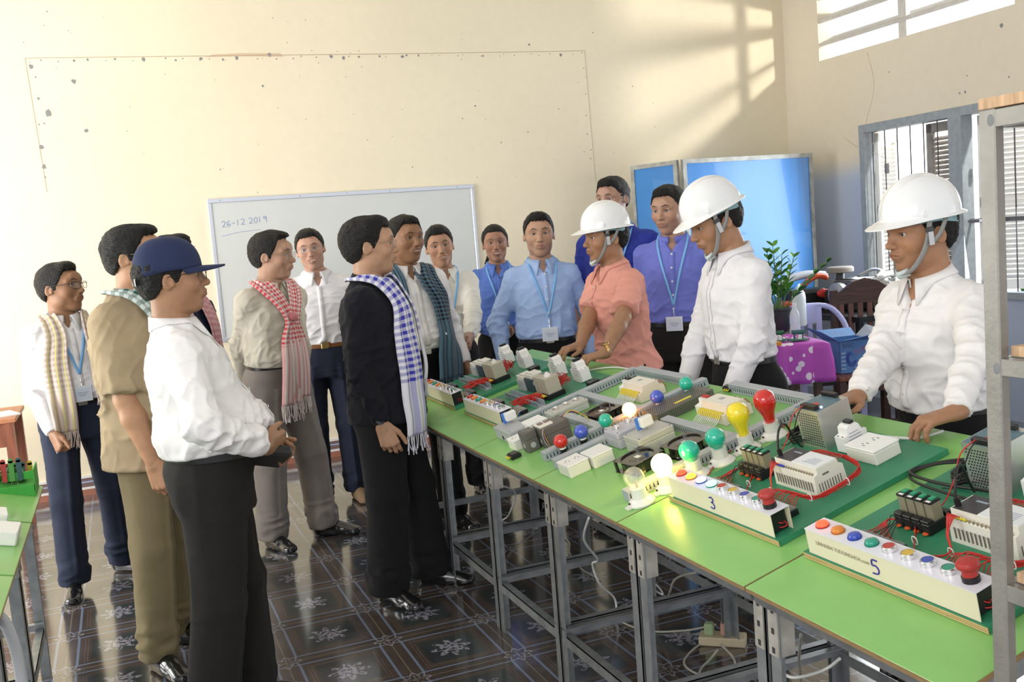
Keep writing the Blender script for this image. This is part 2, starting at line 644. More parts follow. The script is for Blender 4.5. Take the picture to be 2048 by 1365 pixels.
def TM(y, u, n=0.0, rz=0.0):
    """matrix of a frame on the slanted top: u metres up the slope, n above it, rz turned about its normal"""
    return (Matrix.Translation((TX, y, TZ)) @ Matrix.Rotation(-TT, 4, 'Y') @ Matrix.Translation((u, 0, n)) @ Matrix.Rotation(R(rz), 4, 'Z'))


M_TOP = mat('green_painted_plywood', (.24, .52, .15), .30, noise=.10, nscale=5, bump=.05, bscale=8, coat=.1)
M_EDGE = mat('plywood_edge', (.30, .20, .09), .6, noise=.3, nscale=40, stretch=(1, 1, 12))
M_STEEL = mat('galvanised_steel', (.34, .36, .37), .42, metal=.75, noise=.25, nscale=18, bump=.05)
M_STEEL2 = mat('galvanised_steel_pale', (.50, .48, .43), .5, metal=.55, noise=.25, nscale=25)


def angle_iron(mb, a, b, w, dx, dy, t=.003):
    """L profile upright from a to b; flanges run towards dx and dy"""
    x, y = a[0], a[1]
    for z0, z1 in ((a[2], b[2]),):
        mb.box(x, x + dx * w, y, y + dy * t, z0, z1)
        mb.box(x, x + dx * t, y, y + dy * w, z0, z1)


def work_table(y0, y1, label, mirror=False):
    t = thing('work_table', label, 'table', (TX, (y0 + y1) / 2, 0), group='green slanted work tables' )
    hw = (y1 - y0) / 2 - .003
    L = .815
    tilt = Matrix.Translation((0, 0, TZ)) @ Matrix.Rotation(-TT, 4, 'Y')
    mb = MB(); mb.M = tilt
    mb.box(0, L, -hw, hw, -.012, 0, 0, bev=.0015)
    mb.box(-.0012, .002, -hw + .002, hw - .002, -.0115, -.001, 1)
    mb.box(.0, L, -hw - .0008, -hw + .001, -.0115, -.001, 1)
    mb.build('tabletop', [M_TOP, M_EDGE], t)
    zb = TZ - .013
    xf, xb = .055, .745
    rise = math.tan(TT)
    for s in (-1, 1):
        for x, dx in ((xf, 1), (xb, -1)):
            mb = MB()
            angle_iron(mb, (x, s * (hw - .004), 0), (x, s * (hw - .004), zb + rise * x - .004), .038, dx, -s)
            leg = mb.build('leg', M_STEEL, t)
            mb = MB()
            ztop = zb + rise * x - .03
            mb.box(x + dx * .042, x + dx * -.004, s * (hw - .006), s * (hw - .040), ztop - .135, ztop)
            mb.build('bracket', M_STEEL2, leg)
            mb = MB()
            for k in (-.022, -.07, -.115):
                mb.box(x - dx * .0045, x - dx * .003, s * (hw - .028), s * (hw - .018), ztop + k - .014, ztop + k)
            mb.build('slot', mat('slot_dark', (.03, .03, .03), .8), leg)
    # rails under the top
    mb = MB(); mb.M = tilt
    mb.box(.012, .045, -hw + .003, hw - .003, -.045, -.0125)
    mb.box(L - .05, L - .018, -hw + .003, hw - .003, -.045, -.0125)
    mb.box(.04, L - .05, -hw + .003, -hw + .03, -.045, -.0125)
    mb.box(.04, L - .05, hw - .03, hw - .003, -.045, -.0125)
    mb.build('top_rail', M_STEEL, t)
    mb = MB()
    mb.box(xf + .003, xf + .006, -hw + .006, hw - .006, .165, .20)
    mb.box(xf + .003, xf + .034, -hw + .006, hw - .006, .197, .20)
    mb.box(xb - .006, xb - .003, -hw + .006, hw - .006, .165, .20)
    for s in (-1, 1):
        mb.box(xf, xb, s * (hw - .008), s * (hw - .011), .19, .225)
        mb.box(xf, xb, s * (hw - .008), s * (hw - .038), .222, .225)
    mb.build('stretcher', M_STEEL, t)
    return t


TY = [1.19, 1.79, 2.39, 2.98, 3.58, 4.19, 4.80]
TL = ['green slanted work table holding the training board marked 5, nearest the camera',
      'green slanted work table holding the training board marked 3',
      'green slanted work table with the black fans and the glowing white bulb',
      'green slanted work table with the socket pair and the red ball lamp',
      'green slanted work table under the front relay training board with red wire bundle',
      'green slanted work table at the far end of the row, beside the man in black']
for i in range(6):
    work_table(TY[i], TY[i + 1], TL[i])


def left_table(y0, y1, label):
    t = work_table(y0, y1, label)
    t.location = (-.35, (y0 + y1) / 2, 0)
    t.rotation_euler = (0, 0, PI)
    t['group'] = 'green work tables on the left'
    return t


LT = [left_table(3.55, 4.13, 'green work table at the left edge under the small garden model'),
      left_table(2.95, 3.54, 'green work table at the left edge with the white plastic blocks'),
      left_table(2.34, 2.94, 'green work table at the lower left corner of the photo')]
# ================================================================ people: implicit surfaces turned into meshes
def vnoise(p, seed=0):
    """smooth value noise in [-1,1]; p: (n,3)"""
    rs = np.random.RandomState(seed)
    T = rs.uniform(-1, 1, (32, 32, 32)).astype(np.float32)
    i = np.floor(p).astype(int)
    f = p - i
    f = f * f * (3 - 2 * f)
    out = 0
    for dx in (0, 1):
        wx = f[:, 0] if dx else 1 - f[:, 0]
        for dy in (0, 1):
            wy = f[:, 1] if dy else 1 - f[:, 1]
            for dz in (0, 1):
                wz = f[:, 2] if dz else 1 - f[:, 2]
                out = out + wx * wy * wz * T[(i[:, 0] + dx) & 31, (i[:, 1] + dy) & 31, (i[:, 2] + dz) & 31]
    return out


class SDF:
    def __init__(s, lo, hi, h):
        s.lo = np.array(lo, float)
        s.h = h
        s.n = np.ceil((np.array(hi) - s.lo) / h).astype(int) + 1
        s.ax = [s.lo[i] + h * np.arange(s.n[i]) for i in range(3)]
        s.a = np.full(tuple(s.n), 0.08, np.float32)

    def sub(s, lo, hi):
        sl = []
        for i in range(3):
            a = int(np.clip(np.floor((lo[i] - s.lo[i]) / s.h), 0, s.n[i]))
            b = int(np.clip(np.ceil((hi[i] - s.lo[i]) / s.h) + 1, 0, s.n[i]))
            sl.append(slice(a, b))
        if any(x.stop <= x.start for x in sl):
            return None, None
        X = s.ax[0][sl[0]][:, None, None]
        Y = s.ax[1][sl[1]][None, :, None]
        Z = s.ax[2][sl[2]][None, None, :]
        return tuple(sl), (X, Y, Z)

    def put(s, sl, d, k, mode='u'):
        a = s.a[sl]
        if mode == 'u':
            h = np.maximum(k - np.abs(a - d), 0) / k if k else 0
            r = np.minimum(a, d) - h * h * k / 4
        elif mode == 's':
            d = -d
            h = np.maximum(k - np.abs(a - d), 0) / k if k else 0
            r = np.maximum(a, d) + h * h * k / 4
        else:
            h = np.maximum(k - np.abs(a - d), 0) / k if k else 0
            r = np.maximum(a, d) + h * h * k / 4
        s.a[sl] = r

    def cone(s, a, b, ra, rb, k=.02, mode='u', cut=False, cuta=False):
        a, b = np.array(a, float), np.array(b, float)
        m = max(ra, rb) + k + .02
        sl, P = s.sub(np.minimum(a, b) - m, np.maximum(a, b) + m)
        if sl is None:
            return s
        X, Y, Z = P
        ba = b - a
        L2 = max(ba @ ba, 1e-9)
        t = ((X - a[0]) * ba[0] + (Y - a[1]) * ba[1] + (Z - a[2]) * ba[2]) / L2
        tc = np.clip(t, 0, 1)
        d = np.sqrt((X - a[0] - tc * ba[0]) ** 2 + (Y - a[1] - tc * ba[1]) ** 2 + (Z - a[2] - tc * ba[2]) ** 2) - (ra + (rb - ra) * tc)
        if cut:
            d = np.maximum(d, (t - 1) * math.sqrt(L2))
        if cuta:
            d = np.maximum(d, -t * math.sqrt(L2))
        s.put(sl, d, k, mode)
        return s

    def ell(s, c, r, k=.02, mode='u', rot=None):
        c, r = np.array(c, float), np.array(r, float)
        m = r.max() + k + .02
        sl, P = s.sub(c - m, c + m)
        if sl is None:
            return s
        q = [P[i] - c[i] for i in range(3)]
        if rot is not None:
            Rm = np.array(Euler([R(x) for x in rot]).to_matrix()).T
            q = [Rm[i, 0] * q[0] + Rm[i, 1] * q[1] + Rm[i, 2] * q[2] for i in range(3)]
        k0 = np.sqrt((q[0] / r[0]) ** 2 + (q[1] / r[1]) ** 2 + (q[2] / r[2]) ** 2)
        k1 = np.sqrt((q[0] / r[0] ** 2) ** 2 + (q[1] / r[1] ** 2) ** 2 + (q[2] / r[2] ** 2) ** 2) + 1e-9
        s.put(sl, k0 * (k0 - 1) / k1, k, mode)
        return s

    def loft(s, prof, k=.02, mode='u', p=2.4, zlo=None, zhi=None, grow=0.0, shear=None):
        """prof rows: z, half width y, half depth x, centre x"""
        pr = np.array(prof, float)
        z0 = pr[0, 0] if zlo is None else zlo
        z1 = pr[-1, 0] if zhi is None else zhi
        mx = pr[:, 1:3].max() + k + .03 + grow
        sl, P = s.sub((-mx + pr[:, 3].min() - .1, -mx, z0 - .05), (mx + pr[:, 3].max() + .1, mx, z1 + .05))
        if sl is None:
            return s
        X, Y, Z = P
        zz = Z[0, 0]
        a = smooth_interp(zz, pr[:, 0], pr[:, 1])[None, None, :] + grow
        b = smooth_interp(zz, pr[:, 0], pr[:, 2])[None, None, :] + grow
        c = smooth_interp(zz, pr[:, 0], pr[:, 3])[None, None, :]
        if shear:
            c = c + (Z - shear[0]) * shear[1]
        q = (np.abs(Y / a) ** p + np.abs((X - c) / b) ** p) ** (1 / p)
        d = (q - 1) * np.minimum(a, b)
        d = np.maximum(d, np.maximum(z0 - Z, Z - z1))
        s.put(sl, d, k, mode)
        return s

    def func(s, lo, hi, fn, k=.01, mode='s'):
        sl, P = s.sub(lo, hi)
        if sl is None:
            return s
        s.put(sl, np.broadcast_to(fn(*P), s.a[sl].shape), k, mode)
        return s

    def mesh(s):
        a = s.a
        ins = a < 0
        n = a.shape
        cnt = np.zeros(tuple(x - 1 for x in n), np.int8)
        cor = [(i, j, k) for i in (0, 1) for j in (0, 1) for k in (0, 1)]
        for i, j, k in cor:
            cnt += ins[i:n[0] - 1 + i, j:n[1] - 1 + j, k:n[2] - 1 + k]
        act = (cnt > 0) & (cnt < 8)
        cells = np.argwhere(act)
        idx = np.full(act.shape, -1, np.int32)
        idx[act] = np.arange(len(cells))
        acc = np.zeros((len(cells), 3))
        num = np.zeros(len(cells))
        vals = {c: a[cells[:, 0] + c[0], cells[:, 1] + c[1], cells[:, 2] + c[2]] for c in cor}
        for c in cor:
            for axn in range(3):
                if c[axn]:
                    continue
                d = list(c); d[axn] = 1; d = tuple(d)
                va, vb = vals[c], vals[d]
                m = (va < 0) != (vb < 0)
                t = np.where(m, va / np.where(m, va - vb, 1), 0)
                p = np.array(c, float)[None, :] + t[:, None] * (np.array(d) - np.array(c))[None, :]
                acc += np.where(m[:, None], p, 0)
                num += m
        V = s.lo + s.h * (cells + acc / np.maximum(num, 1)[:, None])
        Q = []
        for axn in range(3):
            u, w = [(1, 2), (2, 0), (0, 1)][axn]
            sa = [slice(None)] * 3; sb = [slice(None)] * 3
            sa[axn] = slice(0, n[axn] - 1); sb[axn] = slice(1, n[axn])
            ch = ins[tuple(sa)] != ins[tuple(sb)]
            e = np.argwhere(ch)
            ok = (e[:, u] > 0) & (e[:, w] > 0) & (e[:, u] < n[u] - 1) & (e[:, w] < n[w] - 1)
            e = e[ok]
            fl = ins[tuple(sa)][e[:, 0], e[:, 1], e[:, 2]]
            q = []
            for du, dw in ((1, 1), (0, 1), (0, 0), (1, 0)):
                c = e.copy()
                c[:, u] -= du; c[:, w] -= dw
                q.append(idx[c[:, 0], c[:, 1], c[:, 2]])
            q = np.stack(q, 1)
            q[~fl] = q[~fl][:, ::-1]
            Q.append(q)
        Q = np.concatenate(Q)
        return V, Q[(Q >= 0).all(1)]


def smooth_interp(x, xs, ys):
    """monotone-ish cubic through the rows"""
    xs, ys = np.asarray(xs, float), np.asarray(ys, float)
    m = np.gradient(ys, xs)
    x = np.clip(x, xs[0], xs[-1])
    i = np.clip(np.searchsorted(xs, x) - 1, 0, len(xs) - 2)
    h = xs[i + 1] - xs[i]
    t = (x - xs[i]) / h
    return ((2 * t ** 3 - 3 * t ** 2 + 1) * ys[i] + (t ** 3 - 2 * t ** 2 + t) * h * m[i]
            + (-2 * t ** 3 + 3 * t ** 2) * ys[i + 1] + (t ** 3 - t ** 2) * h * m[i + 1])


def vnormals(V, Q):
    n = np.cross(V[Q[:, 2]] - V[Q[:, 0]], V[Q[:, 3]] - V[Q[:, 1]])
    N = np.zeros_like(V)
    for i in range(4):
        np.add.at(N, Q[:, i], n)
    return N / (np.linalg.norm(N, axis=1, keepdims=True) + 1e-12)


def relax(V, Q, it=1, lam=.5):
    for _ in range(it):
        S = np.zeros_like(V); W = np.zeros(len(V))
        for i in range(4):
            a, b = Q[:, i], Q[:, (i + 1) % 4]
            np.add.at(S, a, V[b]); np.add.at(S, b, V[a])
            np.add.at(W, a, 1); np.add.at(W, b, 1)
        V = V + lam * (S / np.maximum(W, 1)[:, None] - V)
    return V


def npmesh(name, V, Q, material, parent=None, color=None, mi=None, flat=False, matrix=None):
    me = bpy.data.meshes.new(name)
    Q = np.asarray(Q, np.int32)
    me.vertices.add(len(V)); me.vertices.foreach_set('co', np.asarray(V, np.float32).ravel())
    me.loops.add(Q.size); me.loops.foreach_set('vertex_index', Q.ravel())
    me.polygons.add(len(Q))
    me.polygons.foreach_set('loop_start', np.arange(0, Q.size, 4, dtype=np.int32))
    me.update(calc_edges=True)
    for m in (material if isinstance(material, (list, tuple)) else [material]):
        me.materials.append(m)
    if mi is not None:
        me.polygons.foreach_set('material_index', np.asarray(mi, np.int32))
    me.polygons.foreach_set('use_smooth', [not flat] * len(Q))
    if color is not None:
        at = me.color_attributes.new('tone', 'FLOAT_COLOR', 'POINT')
        c = np.ones((len(V), 4), np.float32); c[:, :3] = color
        at.data.foreach_set('color', c.ravel())
    o = bpy.data.objects.new(name, me)
    C.objects.link(o)
    if parent is not None:
        o.parent = parent
    if matrix is not None:
        o.matrix_local = matrix
    return o


def M4(m):
    return np.array(m)


def xf(M, V):
    M = np.array(M)
    V = np.atleast_2d(V)
    return V @ M[:3, :3].T + M[:3, 3]


M_SKIN = mat('skin', rough=.48, spec=.4, attr='tone', noise=.10, nscale=35, sss=.06)
M_EYE = mat('eye', rough=.08, spec=.8, attr='tone', noise=.01)
M_HAIR = mat('black_hair', (.009, .008, .007), .55, spec=.35, noise=.35, nscale=160, stretch=(.25, 1, 1), bump=.9, bscale=200)


def cloth(name, color, rough=.85, weave=900, **kw):
    kw.setdefault('noise', .05); kw.setdefault('nscale', 18)
    return mat(name, color, rough, spec=.25, bump=.06, bscale=weave, sheen=.04, **kw)


# ---------------------------------------------------------------- head
FACE_Y = .032     # half distance between the eyes


def head_sdf(g, o):
    jw = o.get('jaw', 1.0); fw = o.get('wide', 1.0); sm = o.get('smile', 0)
    g.ell((-.014, 0, .030), (.099, .078 * fw, .087), .02)
    g.ell((.020, 0, -.002), (.074, .067 * fw, .090), .03)
    g.ell((.028, 0, -.062), (.056, .050 * jw * fw, .044), .03)
    g.ell((.064, 0, -.094), (.022, .024 * jw, .018), .03)
    for y in (-1, 1):
        g.ell((.057, y * .040 * fw, -.022 + .004 * sm), (.026, .025, .024), .02)       # cheek
        g.ell((.012, y * .048 * jw * fw, -.058), (.030, .014, .026), .02)               # jaw angle
        g.cone((.084, y * .012, .031), (.072, y * .050, .030), .009, .008, .018)       # brow ridge
    g.ell((.083, 0, .045), (.012, .040, .025), .02)
    # eye sockets
    for y in (-1, 1):
        g.ell((.102, y * FACE_Y, .010), (.020, .019, .013), .014, 's')
    # nose
    nl = o.get('nose', 1.0)
    g.cone((.086, 0, .016), (.110, 0, -.020), .0075, .0105 * nl, .014)
    g.ell((.108, 0, -.023), (.0125, .0115 * nl, .0095), .008)
    for y in (-1, 1):
        g.ell((.099, y * .0125 * nl, -.026), (.010, .0075, .0075), .006)
        g.ell((.1045, y * .0065, -.0335), (.004, .0035, .003), .003, 's')
    # mouth
    mw = .023 + .006 * sm
    g.ell((.088, 0, -.053), (.017, .028, .019), .012)
    up = .004 * sm
    for y in (-1, 1):
        g.cone((.1015, y * .003, -.0480), (.092, y * mw, -.0530 + up), .0050, .0030, .006)
        g.cone((.1000, y * .002, -.0590 - .003 * sm), (.091, y * mw * .9, -.0555 + up), .0058, .0030, .006)
    if sm > .4:
        g.ell((.104, 0, -.0535 - .0012 * sm), (.013, .019 + .004 * sm, .0030 + .0022 * sm), .003, 's')
        g.ell((.0905, 0, -.0530), (.0075, .020, .0055), .001)
    else:
        for y in (-1, 1):
            g.cone((.1075, y * .001, -.0535), (.096, y * mw, -.0538 + up), .0013, .0010, .003, 's')
    for y in (-1, 1):   # smile folds
        if sm:
            g.cone((.100, y * .020, -.026), (.090, y * (mw + .008), -.050), .0028, .0022, .010, 's')
    # ears
    for y in (-1, 1):
        g.ell((-.012, y * .0780 * fw, -.005), (.0175, .0060, .0285), .006, rot=(y * 6, 10, y * -20))
        g.ell((-.006, y * .0850 * fw, .000), (.010, .0055, .018), .006, 's', rot=(0, 10, y * -18))
        g.cone((.002, y * .076 * fw, -.010), (.004, y * .077 * fw, -.018), .006, .005, .006)


def head_colors(V, o):
    sk = np.array(o['skin'])
    c = np.tile(sk, (len(V), 1))
    x, y, z = V[:, 0], V[:, 1], V[:, 2]
    sm = o.get('smile', 0)
    ay = np.abs(y)
    def blend(w, col):
        nonlocal c
        w = np.clip(w, 0, 1)[:, None]
        c = c * (1 - w) + np.array(col)[None, :] * w
    # cheeks and nose a little redder, forehead as is
    red = np.exp(-(((x - .075) / .04) ** 2 + ((ay - .045) / .025) ** 2 + ((z + .02) / .025) ** 2))
    blend(red * .25, sk * np.array((1.08, .82, .74)))
    # lips
    lip_c = -.0535 + .004 * sm * (ay / .025)
    lw = np.clip(1 - ay / (.026 + .006 * sm), 0, 1)
    hl = .0085 * lw ** .5 + .003 * sm * lw
    li = np.clip((hl - np.abs(z - lip_c + .0005)) / .0018, 0, 1) * (x > .083) * (lw > 0)
    blend(li * .75, sk * np.array((.86, .55, .52)))
    line = np.clip((.0016 - np.abs(z - lip_c)) / .001, 0, 1) * (x > .083) * (lw > 0.05)
    if sm > .4:
        th = np.clip((.0044 + .0015 * sm - np.abs(z - lip_c - .0003)) / .001, 0, 1) * (x > .080) * (x < .0992) * (ay < .019 + .003 * sm)
        blend(th, (.78, .74, .66))
    else:
        blend(line * .8, sk * .30)
    # brows
    bz = .0335 + .0045 * np.clip((ay - .012) / .02, 0, 1) - .010 * np.clip((ay - .036) / .02, 0, 1)
    bw = o.get('brow', .0048) * np.clip(1.25 - np.abs(ay - .030) / .024, 0, 1)
    br = np.clip((bw - np.abs(z - bz)) / .0022, 0, 1) * (x > .052)
    blend(br * .88, (.016, .013, .011))
    # lash line / lid shade
    e = ((ay - FACE_Y) / .0175) ** 2 + ((z - .0105) / .0082) ** 2
    blend(np.clip(1.2 - e, 0, 1) * (x > .066) * .55, (.05, .03, .025))
    # beard shadow
    bs = o.get('beard', .12)
    w = np.clip((-.035 - z) / .02, 0, 1) * np.clip((x + .0) / .03, 0, 1)
    blend(w * bs, sk * .45)
    w = np.exp(-(((z + .043) / .005) ** 2 + (ay / .024) ** 4)) * (x > .09)
    blend(w * o.get('moustache', bs), sk * .35)
    # nostrils, ear hollow
    w = np.exp(-(((ay - .0065) / .004) ** 2 + ((z + .034) / .0035) ** 2 + ((x - .105) / .007) ** 2))
    blend(w * .8, sk * .2)
    return c


HAIR_X = [-.14, -.085, -.055, -.035, -.020, -.002, .010, .020, .030, .045, .062, .09]
HAIR_Z = [-.072, -.068, -.052, -.026, .008, .013, -.012, -.018, .006, .040, .074, .083]


def hair_mesh(o, under_hat=False):
    fw = o.get('wide', 1.0)
    t = o.get('hair_t', .012)
    top = o.get('hair_top', .004)
    g = SDF((-.17, -.13, -.13), (.135, .13, .175), .0034)
    if under_hat:
        t, top = .006, -.01
    ts = max(.0085, o.get('hair_side_t', .009))
    g.ell((-.016, 0, .030), (.099 + ts + (t - .006) * .6, .077 * fw + ts, .087 + t * .7), .02)
    g.ell((-.045, 0, -.012), (.058 + ts, .066 * fw + ts * .6, .058), .02)
    if top > -.001:
        g.ell((-.004, o.get('hair_side', 0), .064), (.090 + top * .3, .066, .050 + top), .02)
        if o.get('quiff', .6):
            g.ell((.046, o.get('hair_side', 0) * 1.5, .098 + .004 * o.get('quiff', .6)), (.036, .048, .016 + .008 * o.get('quiff', .6)), .02)
    rec = o.get('recede', 0.0)
    hx = np.array(HAIR_X); hz = np.array(HAIR_Z).copy()
    hz[-2:] += rec; hz[-3] += rec * .8; hz[-4] += rec * .5
    hz[:4] += o.get('nape', 0)
    hb = .010 + rec * .5
    def region(X, Y, Z):
        line = np.interp(X.ravel(), hx, hz)[:, None, None]
        line = line + hb * np.exp(-((np.abs(Y) - .047) / .013) ** 2) * np.clip((X - .02) / .03, 0, 1)
        line = line + .0035 * np.sin(Y * 330 + 40 * X) * np.clip((X - .03) / .03, 0, 1)
        return (line - Z) * .8
    g.func((-1, -1, -1), (1, 1, 1), region, .007, 'i')
    if under_hat:
        g.func((-1, -1, -1), (1, 1, 1), lambda X, Y, Z: Z - .085 + 0 * X + 0 * Y, .005, 'i')
    # room for the ears
    for y in (-1, 1):
        g.ell((-.010, y * .090, -.008), (.022, .018, .030), .005, 's')
    if o.get('bun'):
        g.cone((-.115, .012, .01), (-.135, -.020, -.02), .026, .03, .02)
        g.cone((-.125, -.02, -.04), (-.09, -.075, -.125), .026, .010, .02)
    V, Q = g.mesh()
    V = relax(V, Q, 1, .4)
    N = vnormals(V, Q)
    s = o.get('seed', 1)
    comb = V * np.array((22, 190, 120)) if o.get('comb', 'back') == 'back' else V * np.array((70, 60, 60))
    d = vnoise(comb + s * 7.3, s) * .0022 + vnoise(V * 30 + s, s + 1) * .0024 + vnoise(V * 14 + s, s + 2) * .003
    return V + N * d[:, None], Q


# ---------------------------------------------------------------- hand
POSE = {  # curl of each joint (degrees) for index..little, thumb opening
    'relaxed': ((28, 32, 20), (34, 38, 24), (40, 42, 26), (46, 44, 28), 22),
    'flat': ((10, 14, 8), (10, 14, 8), (12, 14, 8), (14, 16, 10), 34),
    'table': ((30, 30, 16), (28, 32, 18), (30, 34, 18), (34, 34, 20), 30),
    'fist': ((72, 82, 50), (76, 84, 50), (78, 84, 50), (80, 84, 50), 8),
    'hold': ((52, 48, 30), (56, 50, 30), (58, 52, 32), (60, 52, 32), 12),
    'open': ((14, 18, 10), (16, 20, 12), (20, 22, 12), (26, 24, 14), 40),
}


def hand_prims(g, M, side, s, pose, grow=0.0):
    """side +1 left, -1 right; M hand frame: X to fingertips, Z back of the hand"""
    t = -side
    P = POSE[pose]
    def pt(x, y, z):
        v = M @ Vector((x * s, y * s * t, z * s))
        return (v.x, v.y, v.z)
    g.cone(pt(-.008, 0, 0), pt(.012, 0, 0), .0255 * s, .0235 * s, .012)
    ks = [(.092, .030, .002), (.096, .0095, .005), (.091, -.0115, .004), (.082, -.031, .0)]
    for (x, y, z), r in zip(ks, (.0125, .0125, .012, .011)):
        g.cone(pt(.012, y * .62, 0), pt(x, y, z), .0160 * s, r * s, .011)
    ls = [.073, .081, .075, .059]
    for i, (x, y, z) in enumerate(ks):
        a = 0.0
        px, pz = x, z
        spread = (y - 0) * (.45 if pose in ('flat', 'open') else .16)
        py = y
        seg = [.45, .30, .25]
        rr = [.0096, .0088, .0079, .0066]
        for j in range(3):
            a += R(P[i][j])
            L = ls[i] * seg[j]
            nx, nz, ny = px + L * math.cos(a), pz - L * math.sin(a), py + spread * L
            g.cone(pt(px, py, pz), pt(nx, ny, nz), rr[j] * s, rr[j + 1] * s, .0035)
            px, pz, py = nx, nz, ny
    th = R(P[4])
    a = (.022, .026, -.006)
    b = (a[0] + .044 * math.cos(th + .35), a[1] + .044 * math.sin(th + .35) * .8, -.016)
    c = (b[0] + .033 * math.cos(th * .8), b[1] + .033 * math.sin(th * .8), -.021)
    d = (c[0] + .026 * math.cos(th * .3), c[1] + .026 * math.sin(th * .3), -.024)
    g.cone(pt(*a), pt(*b), .0150 * s, .0125 * s, .010)
    g.cone(pt(*b), pt(*c), .0110 * s, .0098 * s, .004)
    g.cone(pt(*c), pt(*d), .0098 * s, .0078 * s, .003)


def frame_from(origin, xdir, zhint):
    x = Vector(xdir).normalized()
    z = Vector(zhint) - x * Vector(zhint).dot(x)
    z.normalize()
    y = z.cross(x)
    return Matrix(((x.x, y.x, z.x, origin[0]), (x.y, y.y, z.y, origin[1]), (x.z, y.z, z.z, origin[2]), (0, 0, 0, 1)))


def solve_arm(S, W, l1, l2, pole):
    S, W, pole = Vector(S), Vector(W), Vector(pole)
    d = W - S
    L = d.length
    if L > (l1 + l2) * .995:
        W = S + d.normalized() * (l1 + l2) * .995
        d = W - S; L = d.length
    a = (l1 * l1 - l2 * l2 + L * L) / (2 * L)
    h = math.sqrt(max(l1 * l1 - a * a, 0))
    n = d.normalized()
    p = pole - n * pole.dot(n)
    p.normalize()
    return S + n * a + p * h, W


TORSO = [  # z, half width, half depth, centre x   (1.70 m person)
    (.94, .158, .116, .000), (1.00, .152, .112, .004), (1.06, .152, .112, .006), (1.14, .162, .116, .006),
    (1.22, .168, .120, .004), (1.29, .170, .116, .000), (1.345, .156, .100, -.006), (1.39, .125, .080, -.010),
    (1.425, .088, .064, -.012), (1.455, .064, .056, -.012)]


